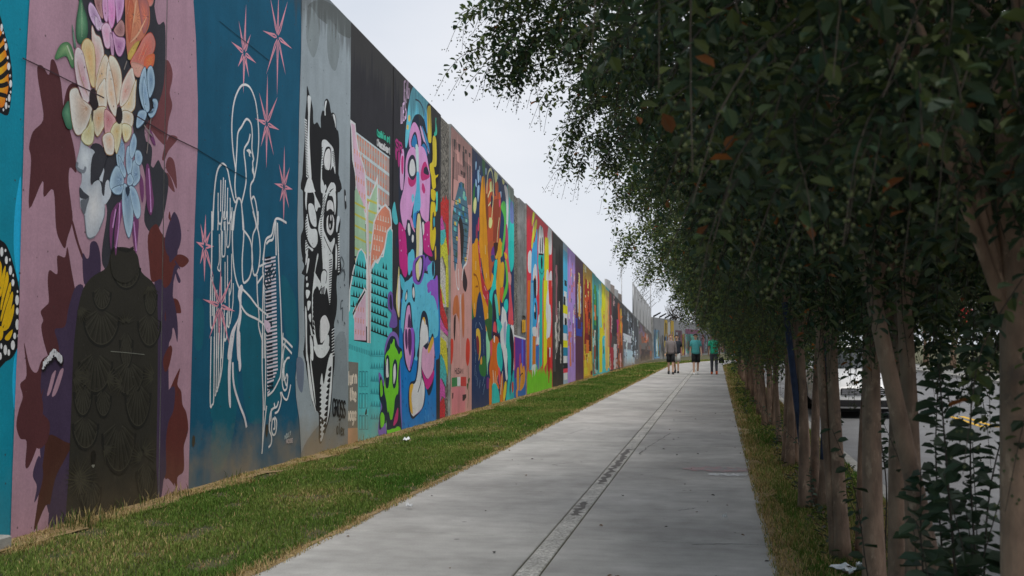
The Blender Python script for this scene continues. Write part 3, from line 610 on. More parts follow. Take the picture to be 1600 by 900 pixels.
for e, c, cp, p in (('b06a58', 'd98a66', (580, 130), '520 -40 640 -40 675 30 680 160 650 240 600 310 560 410 530 400 515 250 512 100'), ('a65348', 'd67a50', (560, 120), '540 -30 570 40 560 160 540 300 525 200 520 60'), ('8c5b5e', 'cf7257', (650, 120), '600 -40 665 0 678 90 668 190 640 240 620 150'), ('b99a4e', 'd2b060', (560, 350), '610 290 590 340 560 410 530 415 535 370 575 310'), ('b97a72', 'd8604a', (640, 380), '690 230 720 290 715 350 690 400 640 465 590 470 545 440 600 340 640 265'), ('d65a48', 'f08a4e', (685, 430), '660 400 710 380 715 420 700 470 660 480 640 450'), ('c48f84', 'd4a08c', (600, 490), '555 440 640 468 620 530 590 540 565 500')): m.G(e, c, cp, p, True, '%02x%02x%02x' % tuple(int(int(c[q:q + 2], 16) * .8) for q in (0, 2, 4)))
for a in ('525 100 540 0', '545 300 600 240 660 120', '560 200 580 60 590 -20', '620 440 660 340', '600 430 650 300'): m.L('d9a184', a, .018, True, 2)
CR, CY = 'ded2c6', 'c9a277'
for e, c, cp, p in (('dccac4', 'c98e86', (300, 420), '275 180 300 240 330 260 345 300 360 380 345 480 310 600 290 560 295 400 275 290'), ('dcbf98', 'd8a468', (260, 400), '205 310 230 275 260 280 290 330 300 450 300 600 270 600 240 480 205 370'), ('dcc8be', 'c9a36c', (330, 540), '360 390 392 420 390 520 350 580 310 640 300 600 320 500'), ('dcc6c6', 'b77f8e', (215, 560), '160 345 185 335 215 380 240 500 265 620 255 715 220 715 190 640 165 560 150 430'), (CR, 'cfae86', (330, 680), '370 560 380 740 350 760 320 740 310 640 340 580'), (CR, 'b08d72', (240, 760), '120 640 170 620 200 690 260 740 275 780 250 860 215 930 170 950 140 890 120 740'), ('dcc9b4', 'c08e5e', (320, 830), '285 780 330 750 375 760 375 850 340 930 310 960 285 900 275 830'), ('d9cfae', 'b9ad72', (250, 920), '270 800 290 900 280 1000 240 1020 200 980 210 930 250 880')): m.G(e, c, cp, p, True, '%02x%02x%02x' % tuple(int(int(c[q:q + 2], 16) * .8) for q in (0, 2, 4)))
for e, c, cp, p in (('dcd2be', 'c48f68', (430, 600), '395 400 430 400 470 470 485 560 475 680 450 740 420 640 400 500'), (CR, 'c9a27c', (410, 660), '390 430 405 480 430 600 450 730 440 820 400 760 375 660 375 520'), ('dccfc2', 'c58a7e', (510, 640), '555 475 570 520 580 600 560 680 510 740 470 740 480 620 510 540'), (CR, 'd6ae74', (530, 730), '585 560 582 660 575 760 530 800 490 790 480 760 530 700'), (CR, 'c7a980', (530, 820), '490 780 560 800 560 880 530 900 480 870'), ('c9a0a0', 'a85f68', (390, 840), '365 770 430 820 440 870 400 940 365 930'), ('dccdb0', 'b99c60', (450, 920), '430 870 480 860 480 960 450 1080 430 1030 400 950'), ('d8cdb4', 'c2ab6a', (510, 950), '490 870 550 890 545 960 510 1000 490 940'), (CR, 'c9a07c', (400, 980), '400 930 430 980 425 1080 380 1085 360 1040 350 960')): m.G(e, c, cp, p, True, '%02x%02x%02x' % tuple(int(int(c[q:q + 2], 16) * .8) for q in (0, 2, 4)))
m.P('2c2426', '262 640 290 625 305 680 320 740 295 775 270 750 255 700'); m.P('2c2426', '455 755 480 760 490 820 475 870 450 860 445 800'); m.P('4a4038', '275 770 285 790 275 860 268 800')
for a in ('290 620 300 480 300 380', '310 640 350 540', '250 680 200 560 170 430', '450 750 430 600 410 480', '480 740 530 600'): m.L('a98a78', a, .014, True, 2)
for e, c, cp, p in ((BL, '4d6a88', (640, 630), '620 520 645 470 655 490 660 560 670 700 650 780 620 720 605 620'), (BL, '52708f', (690, 560), '665 490 695 465 715 540 712 620 680 690 665 600'), (BL, '6d8dac', (650, 650), '640 540 665 640 680 760 660 790 640 740 632 640'), (BL, '6080a0', (710, 760), '700 700 730 700 738 740 720 800 690 830 670 800 700 790 715 750'), (BL, '6d8dac', (620, 830), '600 790 640 775 660 800 640 860 600 900 585 880')): m.G(e, c, cp, p, True, '%02x%02x%02x' % tuple(int(int(c[q:q + 2], 16) * .8) for q in (0, 2, 4)))
for a in ('500 490 520 430', '640 880 700 960', '690 830 660 1080'): m.L('7d7470', a, .014)
# signature, long crack
m.t(55, 530, 12.85); m.text('c9c9cd', 'JANICE', 105, 590, 330, 330, 110, .026, '201a20'); m.text('c9c9cd', 'RAGO', 335, 310, 490, 470, 110, .026, '201a20')
m.t(0, 0, 1); m.L('3a2a30', '32 91 60 104 110 129 160 153', .010, False); m.L('3a2a30', '205 178 258 210 308 234', .012, False)
m.build(slot=[wall_y(251)])

# ---- angel at a harp on teal blue
m = Mural('blue mural of a line-drawn angel playing a harp among pink stars', 'paintg', bounds=(4, 30)); TB, LN, ST = '11506a', 'e6d3da', 'd58a98'
m.Q(TB, '297 -160 301 0 305 60 308 160 308 220 305 300 302 380 300 500 296 650 293 770 292 830 471 760 471 725 469 690 467 655 462 620 461 590 465 560 467 530 465 440 464 350 466 250 467 180 470 80 471 0 480 -120')
for p in ('330 560 345 540 352 600 340 660 328 640', '380 470 430 500 450 560 430 640 390 660 378 580', '440 430 462 470 462 540 446 520', '305 470 318 480 316 540 304 540', '352 560 372 600 360 700 338 740 330 680'): m.P('105a6c', p)
m.t(340, 0, 4.5)
S = lambda cx, cy, tips: m.star(ST, cx, cy, tips, TB)
S(187, 372, '200 25 148 145 232 240 95 293 272 445 142 470 220 545 180 660'); S(422, 262, '428 -60 365 -40 493 5 315 215 525 345 340 525 478 530 417 680')
m.t(300, 120, 3.753)
S(437, 275, '442 -20 392 90 502 115 368 245 512 312 402 412 478 462 435 545'); S(538, 645, '541 400 508 508 572 530 480 625 590 660 513 735 568 772 536 870')
for a in ('255 548 238 420 232 280 245 150 275 70 305 46 340 65 370 140 385 250 390 370 380 500 364 592', '255 548 262 420 268 330 290 292 318 248 345 275 352 340 350 420 360 480 354 505 360 560 361 600 343 635 342 700 355 770 376 860 385 900', '340 335 330 380 304 430 312 520 315 620 290 740', '255 548 250 640 257 712', '120 900 128 700 145 560 175 511 205 540 225 640 250 735 268 712 288 740 298 900', '240 900 250 790 268 712', '346 722 362 704 378 770 385 900'): m.L(LN, a, .028)
for a in ('152 680 152 840 164 862 174 840 183 590', '168 605 166 790', '194 605 190 820 183 826', '208 650 205 820 214 860 222 830 222 710', '233 765 230 900', '186 850 188 900', '152 830 150 900', '172 850 168 900', '205 850 208 900'): m.L(LN, a, .021)
m.P(LN, '318 432 335 424 348 446 338 452 340 470 333 462 330 446'); m.L(LN, '350 445 360 490', .02); m.P(LN, '350 540 358 525 360 575 352 560')
m.t(300, 330, 3.912)
S(75, 215, '82 15 50 75 112 122 22 187 133 215 47 325 132 410 74 435')
for a in ('120 0 118 300 112 500 112 690 122 712 130 690 132 560', '255 0 245 120 250 300 268 420 300 500', '305 0 315 130 305 300 310 425 330 430 355 390 368 290 355 180 318 120', '370 0 390 90 370 150 364 280 374 380 392 385 408 330 415 230 405 130 390 90', '402 0 402 80 390 92', '300 470 350 520 400 585 465 640', '290 560 330 625 400 662 452 704', '395 390 398 520 408 640 405 700 425 780 430 806', '398 440 430 395 432 385', '410 338 440 322 468 308'): m.L(LN, a, .028)
for a in ('160 0 160 60 170 78 178 60 185 0', '195 0 190 40 205 45 210 0', '215 0 215 60 225 75 235 40 240 0', '165 140 165 300 155 345 162 362 172 340 178 110', '185 120 182 260 190 276 200 250 200 60', '215 90 210 200 218 220 228 190 232 70', '125 400 122 640', '135 470 136 760 135 900', '150 480 150 900', '178 400 178 900', '200 310 200 560', '215 270 215 460', '240 260 238 460 225 520', '225 470 225 690 218 704 214 690 218 600', '250 440 248 560 230 690', '165 620 160 900', '195 600 195 780 205 784', '210 620 208 780'): m.L(LN, a, .02)
S(168, 578, '175 330 108 385 242 405 62 537 262 612 100 785 228 822 160 880')
m.P('e6c9d4', '300 448 310 470 300 520 298 600 270 700 245 800 240 900 215 900 225 800 240 730 280 650 288 570 278 520 285 470'); m.P('e6c9d4', '300 600 298 660 285 750 288 900 275 900 270 760 280 660')
for a in ('430 900 430 600 436 390 430 380 440 230 452 170 485 145 498 80 512 47 540 50 576 72', '452 200 470 180 495 165 505 60', '520 70 527 300 541 600 550 900', '510 60 512 270', '548 790 560 780 612 832', '552 826 560 816 608 870', '430 300 440 230'): m.L(LN, a, .031)
m.L(LN, '440 900 440 430', .02)
m.t(0, 0, 1)
for k in range(38):                                # piano-like strings
    y = 399 + k * 5.65; u = k / 37; xl = 413 + 4 * u; xr = 430 + 4 * u if k < 31 else 430 + 4 * u - (k - 31) * 2.2
    m.Q('e2c4cf', [xl, y + 5.2, xr, y + 1.2, xr, y + 4.2, xl, y + 8.2])
    if k % 7 not in (2, 6): m.Q('10202c', [xl + 1, y + 2.8, xl + 9.5, y + .8, xl + 9.5, y + 4.2, xl + 1, y + 6.2])
for a in ('417 452 412 440 418 425', '420 445 416 430 422 418', '423 440 420 425 426 412', '421 430 427 420', '425 436 430 424', '415 520 421 512 418 505', '418 516 424 504', '416 511 412 502'): m.L('17323f', a, .03)
m.P('c9b3c4', '412 500 420 504 422 512 419 520 414 514')
m.t(290, 520, 3.463)
for a in ('135 20 130 370 140 390 150 340 152 20', '165 0 162 300 155 340', '176 0 172 290 160 310', '190 0 185 200 175 290 166 295', '205 0 195 180 180 270', '220 20 214 36 205 30'): m.L(LN, a, .022)
m.P('e6c9d4', '248 0 262 0 245 140 240 260 242 400 230 372 226 200 238 90'); m.P('e6c9d4', '276 0 292 0 294 110 298 180 290 210 284 180'); m.L('e6c9d4', '252 160 258 280 290 390 315 455 327 512', .04)
for a in ('410 655 418 560 430 440 436 395', '412 0 412 200 418 400 412 640', '428 0 430 250 425 420', '525 0 520 80 512 220 500 260 470 315 440 340', '538 40 525 120 525 200 530 260', '560 135 545 140 532 175 530 230 542 285 550 240 544 225 538 250', '566 280 556 330 545 362 528 350 516 320', '535 150 522 200 520 270 530 310 545 300 548 260', '510 320 515 360 500 420 480 435', '500 370 490 400 470 410 455 440 450 520 462 560 460 600 446 620', '476 380 480 400', '462 410 458 480', '478 455 490 480 485 540 470 552 462 520 468 470 478 470 480 515 472 520'): m.L(LN, a, .028)
m.P('0d1518', '432 500 442 498 444 530 436 565 430 540'); m.P('2a2a22', '36 558 46 560 48 590 40 618 32 600'); m.P('a98', '36 600 42 596 40 618', ) if 0 else None
m.t(435, 670, 30); m.text('a9b7ba', 'MOLLY', 270, 500, 560, 280, 190, .016); m.text('b8aeb4', 'ROSE', 340, 690, 660, 610, 160, .016)
m.t(0, 0, 1); m.L('0a3040', '308 234 335 250 364 268 385 279', .010, False); m.L('0a3040', '342 33 368 54 395 75 420 95', .008, False)
m.build()

# ---- two-faced mask in black and white on bare grey
m = Mural('grey mural of a black and white two-faced mask', 'paintg', .006, bounds=(4, wall_y(544))); GY, BK, WH = '8f999e', '1d1d1f', 'c9cfd3'
m.Q(GY, '500 -120 471 0 470 80 467 180 466 250 464 350 465 440 467 530 465 560 461 590 462 620 467 655 469 690 471 725 471 780 560 760 560 -10')
for p, c in (('505 0 545 30 545 60 500 30 480 10', '6d7576'), ('482 10 500 40 490 90 478 60', '7f888a'), ('512 30 530 60 524 110 512 90', '7c8587'), ('520 540 540 530 540 700 505 700 515 640', '7d868a'), ('463 560 474 566 472 612 464 600', '66708080'[:6]), ('478 690 520 640 541 640 541 705 475 720', '757a7a')): m.P(c, p)
m.t(460, 120, 5); m.P(BK, '95 70 118 150 130 190 142 260 143 320 150 370 175 355 195 390 203 395 202 320 215 265 232 265 230 200 250 170 270 200 280 260 290 310 285 285 305 282 322 320 325 405 340 430 348 520 345 640 342 760 350 900 68 900 60 760 66 640 76 500 80 320 92 180')
m.t(460, 270, 5.62); m.P(BK, '74 30 120 10 300 10 388 30 386 60 380 140 376 200 378 280 375 380 390 380 402 430 392 520 388 600 390 700 388 900 80 900 82 820 58 700 52 560 74 480 72 300')
m.t(460, 400, 5.62); m.P(BK, '84 20 90 100 80 240 78 380 84 520 88 700 95 900 310 910 345 700 345 600 365 500 372 380 366 250 376 130 388 60 380 20')
m.t(460, 540, 5); m.P(BK, '80 20 84 140 105 280 130 420 160 500 185 530 188 640 186 740 205 765 235 680 262 600 280 500 295 300 298 20')
m.t(460, 120, 5)

for p in ('100 160 118 150 126 180 118 300 115 480 122 640 130 800 110 790 100 700 98 500 104 300', '236 200 250 190 240 250 240 300 232 290', '296 295 312 300 320 350 318 400 312 360', '212 505 240 492 270 520 300 560 312 640 316 760 300 700 285 720 270 735 240 720 225 690 215 700 212 780 220 860 240 840 245 880 205 900 205 700 212 600'): m.P(WH, p)
m.P(BK, '240 560 262 545 280 560 286 620 280 720 262 735 225 690 222 640'); m.P('dfe3e5', '250 570 270 562 280 600 278 680 265 730 235 700 228 650 236 600')
for k in range(22): m.L(WH, [76 + k * .6, 330 + k * 21, 94 + k * .5, 345 + k * 21], .02, False)
for k in range(9): m.L(BK, [208, 560 + k * 20, 218, 552 + k * 20], .012, False); m.L(BK, [290 + k * 2, 590 + k * 14, 312, 575 + k * 14], .012, False)
m.P(WH, '86 840 105 790 130 800 150 870 155 900 78 900')
m.P('dfe3e5', '272 840 290 825 312 850 316 900 250 900'); m.P(BK, '280 880 300 868 308 900 270 900')
m.t(460, 270, 5.62)

for p in ('100 120 120 50 140 60 160 130 180 200 205 250 225 300 205 305 190 340 175 300 170 200 140 145 115 150 105 240 100 330 90 240', '118 280 140 268 165 290 185 370 190 460 175 475 155 460 135 420 120 340', '108 360 120 430 140 490 190 500 200 600 180 650 155 655 120 600 98 530 92 440', '95 590 120 640 160 670 150 690 120 660 110 720 92 700', '100 700 115 720 100 800 92 800', '120 760 128 770 110 870 100 880 104 830', '240 60 262 130 270 180 300 120 335 85 355 110 357 140 330 140 300 170 275 240 260 320 250 450 262 520 300 600 320 606 345 570 350 610 330 680 300 820 260 850 245 800 230 600 205 500 215 420 238 320 245 200', '300 200 320 160 345 140 358 180 360 300 350 370 345 290 330 210'): m.P(WH, p)
m.P('dfe3e5', '285 260 310 240 335 270 340 340 320 320 300 320 280 340'); m.P(BK, '272 350 300 325 330 335 352 380 350 470 335 560 310 560 280 520 260 500 268 400'); m.P('dfe3e5', '280 400 300 370 330 370 345 420 340 500 320 545 300 540 280 500'); m.E(BK, 312, 430, 22, 76); m.E('dfe3e5', 316, 395, 6, 28); m.E('dfe3e5', 308, 465, 5, 20)
m.L(BK, '258 500 290 570 320 590 348 550', .03); m.L(BK, '255 560 290 640 320 700', .02); m.P('c2c8cc', '370 390 388 380 394 410 382 460 372 520 362 500'); m.P(WH, '360 620 372 700 368 820 358 850 356 740')
for k in range(16): m.L(WH, [378, 540 + k * 22, 392, 534 + k * 22], .018, False); m.L(BK, [222, 370 + k * 20, 238, 366 + k * 20], .012, False)
for k in range(14): m.L(BK, [84 + k * .8, 370 + k * 24, 104 + k, 350 + k * 24], .012, False); m.L(BK, [300, 720 + k * 13, 345 - k * 2, 700 + k * 13], .012, False)
for k in range(7): m.L(BK, [245 - k, 230 + k * 26, 270 - k * 2, 190 + k * 26], .012, False)
m.t(460, 400, 5.62)

for p in ('170 140 200 190 230 245 215 300 180 290 170 200', '192 0 205 0 180 120 176 180 185 260 160 330 160 500 172 600 185 720 212 800 222 830 240 780 290 690 300 760 280 850 250 890 215 890 185 860 165 760 155 600 148 420 158 250', '250 0 290 0 330 -10 322 200 315 330 305 430 290 340 275 280 260 340 235 375 215 360 240 250 270 180 262 130 245 120'): m.P(WH, p)
m.P(BK, '180 290 200 270 225 330 265 340 290 420 300 520 310 560 300 640 265 730 215 800 190 740 172 600 168 440'); m.P('d3d8db', '222 570 265 520 300 590 300 650 265 730 222 755'); m.L(BK, '220 560 222 880', .012, False)
m.P(WH, '225 230 232 160 250 125 270 140 268 200 250 250 232 260'); m.L(BK, '225 235 230 150 255 120 280 150 270 240', .02)
for k in range(8): m.L(BK, [225 + k, 290 + k * 10, 262 - k, 270 + k * 11], .012, False)
for k in range(24): m.L(BK, [300, 40 + k * 21, 325, 30 + k * 21], .014, False)
for k in range(9): m.P(BK, [160, 330 + k * 40, 172, 370 + k * 40, 156, 360 + k * 40])
for p in ('110 30 125 25 118 90 104 150 102 110', '94 190 108 180 104 220', '100 240 118 240 112 270 98 270', '95 300 130 310 118 360 100 370', '108 400 136 400 130 450 112 480', '118 520 140 510 138 580 124 560', '130 600 145 640 156 700 140 690', '88 460 98 460 104 560 104 700 108 900 98 900 92 700', '130 700 155 760 160 900 140 900'): m.P(WH, p)
for k in range(10): m.L(BK, [320, 640 + k * 26, 345, 625 + k * 26], .014, False); m.L(WH, [322, 652 + k * 26, 344, 637 + k * 26], .014, False)
m.t(460, 540, 5)

for p in ('150 0 265 0 250 60 215 95 180 90 160 60', '88 0 102 100 130 300 148 430 165 520 150 480 120 380 100 220', '120 60 128 150 150 330 162 470 150 400 128 240 118 120', '210 215 222 300 240 210 262 100 280 60 294 80 292 200 285 340 272 480 255 580 235 650 210 740 195 735 196 620 192 520 192 400 196 290'): m.P(WH, p)
m.P(BK, '205 560 222 580 222 610 206 612'); m.L(BK, '265 320 250 560 222 680', .02)
for k in range(12): m.P(BK, [192, 300 + k * 36, 206, 312 + k * 36, 192, 330 + k * 36]); m.P(BK, [282 - k * 4, 160 + k * 44, 258 - k * 4, 190 + k * 44, 280 - k * 4, 200 + k * 44])
m.t(505, 600, 9); m.text('1b1c1e', 'GROSS', 122, 438, 305, 470, 225, .042); m.text('1b1c1e', '+', 205, 515, 245, 515, 30, .03); m.text('3b3c36', 'alex', 175, 695, 290, 725, 150, .025)
m.t(460, 270, 5.62); m.P('2a2a2c', '432 150 444 160 448 240 452 300 442 320 436 290 434 220'); m.P('b5bbbe', '438 200 446 210 444 250 438 240')
for q in ('395 760 410 740 430 800 410 850', '400 880 430 850 440 900'): m.L('555c60', q, .02)
m.t(460, 400, 5.62)
for q in ('395 160 410 120 435 150 430 220', '400 280 395 270', '430 250 440 260', '400 460 405 400 420 390', '415 570 418 460 400 470', '380 590 372 560', '440 600 430 580'): m.L('4a5156', q, .022)
m.build()
# ---- torn-paper city on black
m = Mural('black mural with a torn-paper skyline in turquoise, coral and pink', 'paintg', .0015, .000015, bounds=(wall_y(544), wall_y(640)))
m.raw('2e2d31', area(544, 640))
TQ, CO, PK2, SG, WT = '4db8ba', 'df8168', 'dfaabb', '9dbb9c', 'dfe0df'
m.t(535, 170, 5); SH = lambda c, p: m.Q(c, p)
SH('ad9590', '100 180 365 380 365 760 100 760')
for r_, yo in enumerate((0, 150, 300, 450)):
    for k in range(13):
        x = 112 + k * 20; y = 196 + yo + k * 15.3
        if x > 350: continue
        m.Q('b7bcb4', [x - 4, y - 5, x, y - 2, x, y + 118, x - 4, y + 115])
        m.Q(CO, [x + 3, y + 2, x + 11, y + 8, x + 11, y + 44, x + 3, y + 38]); m.Q(CO, [x + 3, y + 80, x + 11, y + 86, x + 11, y + 120, x + 3, y + 114])
    m.Q('b9c4c6', [100, 180 + yo + 125, 365, 380 + yo + 125, 365, 380 + yo + 150, 100, 180 + yo + 150])
m.Q('b9c4c6', '100 176 365 376 365 392 100 192')
m.Q(WT, '56 80 100 115 106 190 125 320 160 420 180 500 190 700 192 900 170 900 130 740 105 620 95 500 75 400 66 160')
m.Q(PK2, '66 110 96 130 100 200 120 330 150 420 170 490 180 640 182 820 150 760 112 620 103 520 86 400 74 180')
for r_ in range(5):
    for k in range(4): m.Q('d58f78', [90 + r_ * 6 + k * 20, 310 + r_ * 105 + k * 14, 97 + r_ * 6 + k * 20, 314 + r_ * 105 + k * 14, 97 + r_ * 6 + k * 20, 352 + r_ * 105 + k * 14, 90 + r_ * 6 + k * 20, 348 + r_ * 105 + k * 14])
m.t(535, 330, 5)
SH(SG, '95 -160 110 -180 160 -60 176 60 185 360 95 350')
SH(WT, '188 40 210 -110 240 -180 275 -290 282 -60 282 350 190 350'); SH(SG, '196 60 215 -90 245 -170 268 -215 268 350 196 350')
for k in range(6):
    m.Q('b8b552', [95, -75 + k * 88, 182, -30 + k * 88, 182, -12 + k * 88, 95, -58 + k * 88]); m.Q('b8b552', [190, -100 + k * 82, 268, -70 + k * 82, 268, -52 + k * 82, 190, -82 + k * 82])
SH(WT, '208 520 212 330 232 160 240 80 265 20 300 -30 335 -60 375 -10 385 60 385 160 345 260 310 340 270 400 230 420')
SH(CO, '216 500 222 330 242 160 250 90 272 30 305 -18 332 -40 365 0 374 60 378 110 330 270 290 360 235 410')
for r_ in range(5):
    for k in range(6):
        x = 255 - r_ * 4 + k * 20; y = 20 + r_ * 80 + k * 6
        if x < 365 - r_ * 22: m.Q('e6c2b4', [x, y, x + 5, y + 2, x + 6, y + 40, x + 1, y + 36]); m.Q('e6c2b4', [x - 6, y + 40, x + 10, y + 44, x + 2, y + 22])
SH(WT, '228 420 250 380 270 400 290 350 310 350 320 300 345 150 372 118 392 150 395 1050 212 1050 212 470'); SH(TQ, '225 470 255 400 275 412 300 360 318 360 330 300 352 165 372 135 388 165 388 1050 218 1050')
for r_ in range(10):
    for k in range(7):
        x = 222 + k * 22; y = 200 + r_ * 75 + k * 9; w2 = 16
        if y > 375 or x > 335 - (y < 300) * 0: m.Q('15201f', [x, y + 60, x + w2 / 2, y + 10, x + w2, y + 66]) if (x < 352 and (y > 380 or x > 330)) else None
    if r_ > 2: m.Q('15201f', [220, 252 + r_ * 75, 352, 300 + r_ * 75, 352, 312 + r_ * 75, 220, 262 + r_ * 75])
SH(WT, '45 900 50 620 60 560 76 470 100 380 120 310 145 288 175 330 192 400 200 900'); SH(TQ, '54 860 58 620 70 560 86 470 108 380 128 318 145 302 168 335 182 400 186 900 52 900')
for r_ in range(6):
    for k in range(6):
        x = 68 + k * 21 - r_ * 3 + (r_ < 2) * 18; y = 370 + r_ * 80 + k * 8
        if 62 < x < 176: m.Q('15201f', [x, y + 44, x + 7, y - 6, x + 15, y + 50])
    m.Q('15201f', [74 - r_ * 3 + (r_ < 1) * 30, 414 + r_ * 80, 184, 446 + r_ * 80, 184, 456 + r_ * 80, 74 - r_ * 3 + (r_ < 1) * 30, 424 + r_ * 80])
SH(WT, '45 870 70 810 84 770 110 720 125 680 150 640 170 595 184 620 190 900 60 900'); SH('1b2524', '54 850 100 745 118 700 150 655 172 618 176 632 120 730 66 850'); SH(PK2, '88 830 120 740 150 690 178 640 182 1010 88 1005')
for r_ in range(3):
    for k in range(4): m.Q('c98f86', [98 + k * 20, 740 + r_ * 90 + k * 4, 105 + k * 20, 742 + r_ * 90 + k * 4, 105 + k * 20, 780 + r_ * 90 + k * 4, 98 + k * 20, 778 + r_ * 90 + k * 4])
SH('c9b4b2', '186 -60 198 -60 210 500 208 1040 192 1040 190 400'); SH(WT, '176 -60 186 -60 196 350 196 1040 190 1040 186 350')
m.t(535, 500, 4.5)
m.Q(TQ, '20 0 58 -90 70 -40 80 0 80 145 300 180 335 60 300 520 300 840 20 890'); m.Q(TQ, '20 60 80 60 80 148 310 182 310 835 20 890')
for k in range(14): m.Q('3a9298', [30 + k * 20 * .6, 165 + k * 4, 37 + k * 12, 167 + k * 4, 37 + k * 12, 200 + k * 4, 30 + k * 12, 198 + k * 4])
for r_ in range(6):
    for k in range(6): m.Q('318a92', [195 + k * 18, 248 + r_ * 90 - k * 0, 204 + k * 18, 206 + r_ * 90, 212 + k * 18, 250 + r_ * 90]) if k < 6 - (r_ > 1) * 2 else None
    m.Q('3a949a', [192, 250 + r_ * 88, 300 - (r_ > 1) * 40, 256 + r_ * 88, 300 - (r_ > 1) * 40, 262 + r_ * 88, 192, 256 + r_ * 88])
for r_ in range(3):
    for k in range(3):
        a = [116 + k * 22, 362 + r_ * 155, 132 + k * 22, 364 + r_ * 155, 132 + k * 22, 470 + r_ * 150, 116 + k * 22, 468 + r_ * 150, 116 + k * 22, 362 + r_ * 155]; m.L('2f7f88', a, .022, False)
m.P('15181a', '160 635 168 625 168 660 156 665'); m.Q('747068', '24 290 108 300 104 770 20 780'); m.Q('b98d6c', '18 762 104 758 106 880 16 890')
m.t(535, 560, 7.5); m.text('e0bfae', 'turn', 52, 300, 165, 295, 150, .05); m.text('e0bfae', 'the', 76, 480, 160, 500, 140, .05); m.text('e0bfae', 'page', 45, 720, 160, 715, 130, .05)
m.t(575, 185, 9); m.text('3fb497', '@cathlin.art', 118, 240, 305, 350, 95, .032); m.text('d9d3e0', '@loucadiaart', 118, 378, 305, 505, 95, .032)
m.build()

# ---- purple-faced character in a blue cap, blue blob with horns and green critter
m = Mural('mural of a pink long-faced character above a blue blob and green critter', 'paint', .0095, .000012, bounds=(wall_y(575, 600), wall_y(687)))
m.raw('2e2d31', area(612, 687)); OL = '1f2a3c'
m.t(580, 520, 5)
m.Q('1273b8', '215 -100 500 -100 505 760 235 790 215 400')
m.t(610, 400, 5.62)
m.P('0f6fb4', '100 330 92 420 84 560 86 700 60 900 420 900 412 300 380 200')
m.P('5ab4dc', '112 230 150 215 190 175 230 180 300 150 370 200 398 300 412 400 412 700 300 720 240 900 200 900 100 760 86 640 92 480 104 340'); m.P('0f6fb4', '82 650 100 660 115 780 112 900 60 900')
m.t(610, 260, 5.62); m.P('1f2a3c', '70 -60 110 -160 330 -120 352 540 400 560 400 790 60 720 70 520')
m.t(610, 110, 5.29)
m.P(OL, '112 640 118 480 140 260 165 150 195 120 250 160 310 230 312 290 330 480 345 620 340 730 300 760 130 760'); m.P('63b9e0', '118 610 124 480 148 270 172 160 198 130 240 165 306 236 308 300 300 420 270 400 235 365 200 370 175 420 160 490 145 570 128 640')
m.P('3f8fc0', '200 240 230 252 262 300 280 370 272 430 300 520 305 440 285 340 250 270 222 240'); m.L(OL, '202 240 235 258 262 310 272 380', .03)
for a in ('176 180 170 400', '205 160 200 230', '230 180 228 240', '260 200 262 270', '285 225 290 330', '190 250 186 380', '222 270 220 360'): m.L('3b7fa6', a, .016)
m.P('1d2a3a', '175 430 205 370 240 365 275 410 290 480 310 570 345 640 335 730 310 720 285 640 250 560 225 480 190 430'); m.E('d9b45e', 152, 396, 10, 28); m.E('d9b45e', 138, 470, 9, 22)
m.P('3f86b5', '255 460 275 500 310 600 322 680 305 640 280 560'); m.P('c9a9dd', '240 460 256 480 280 570 316 690 300 660 262 560')
m.P('dd8fc0', '150 560 165 470 190 428 215 450 240 510 250 580 245 640 220 620 205 660 160 640 150 610'); m.P(OL, '165 600 178 540 198 508 215 540 228 640 210 680 180 650'); m.P('2c7bb3', '170 610 182 552 198 530 212 570 216 640 200 640 184 630')
m.P(OL, '240 680 250 610 275 590 300 640 305 720 280 740 250 730'); m.P('2f74a8', '246 690 254 625 275 606 296 650 298 710 270 720')
m.t(610, 260, 5.62)
m.P('dd9cc6', '95 -140 115 -120 110 160 96 210 82 170 80 0'); m.P('b83074', '96 -90 110 -80 108 40 100 70 92 40 90 -40'); m.P('dd94c4', '132 -60 160 -150 200 -170 222 -140 250 -180 290 -160 315 -90 330 0 345 100 340 300 330 480 310 490 280 460 265 430 255 380 250 300 200 330 175 450 140 500 125 560 100 500 82 380 85 300 110 200 125 80'); m.P('b5cbe8', '215 -170 240 -170 245 0 240 100 232 100')
m.P('2b2b3d', '145 20 155 -60 180 -100 205 -90 222 -30 225 80 200 120 165 100'); m.P('b8306f', '150 90 170 110 200 118 222 80 215 150 180 180 155 150'); m.P('b8306f', '262 60 280 -20 305 -40 325 20 340 90 300 120 270 120'); m.P('d9d6cf', '162 20 170 -40 188 -66 205 -40 215 30 205 75 180 85 165 60'); m.P('2b2b3d', '290 20 310 0 330 40 330 75 290 60')
m.P('b83070', '275 150 290 160 302 210 290 240 272 200'); m.P('52aee0', '225 60 248 60 255 200 262 330 250 390 225 400 215 540 195 500 195 400 205 300 222 200'); m.P('2a7cc0', '200 420 230 400 245 390 220 470 218 535 200 510')
m.P('b8277a', '68 500 100 520 125 570 140 700 145 830 170 900 85 900 70 700'); m.P('b8277a', '285 540 310 490 345 490 350 600 345 700 365 790 300 760 285 700'); m.P(OL, '140 480 165 480 215 560 225 700 210 800 150 760 135 640')
m.P('d8d2cc', '150 500 165 510 172 580 160 610 148 560'); m.P('d8d2cc', '188 600 200 610 200 650 190 670 182 640'); m.P('d8d2cc', '276 490 290 500 292 580 280 605 272 560'); m.P('cf8ab4', '170 440 185 460 200 530 212 580 185 540 168 480')
m.P(OL, '222 440 235 405 258 420 275 520 285 720 270 900 210 900 212 700'); m.P('d9c48c', '232 440 245 412 258 440 270 560 278 720 262 900 220 900 225 700 222 560'); m.P('cfc4d4', '255 480 268 540 278 720 265 900 240 900 248 700')
m.P(OL, '150 780 170 730 190 715 210 740 215 900 145 900'); m.P('55b2e0', '158 790 175 740 192 728 205 760 205 900 150 900')
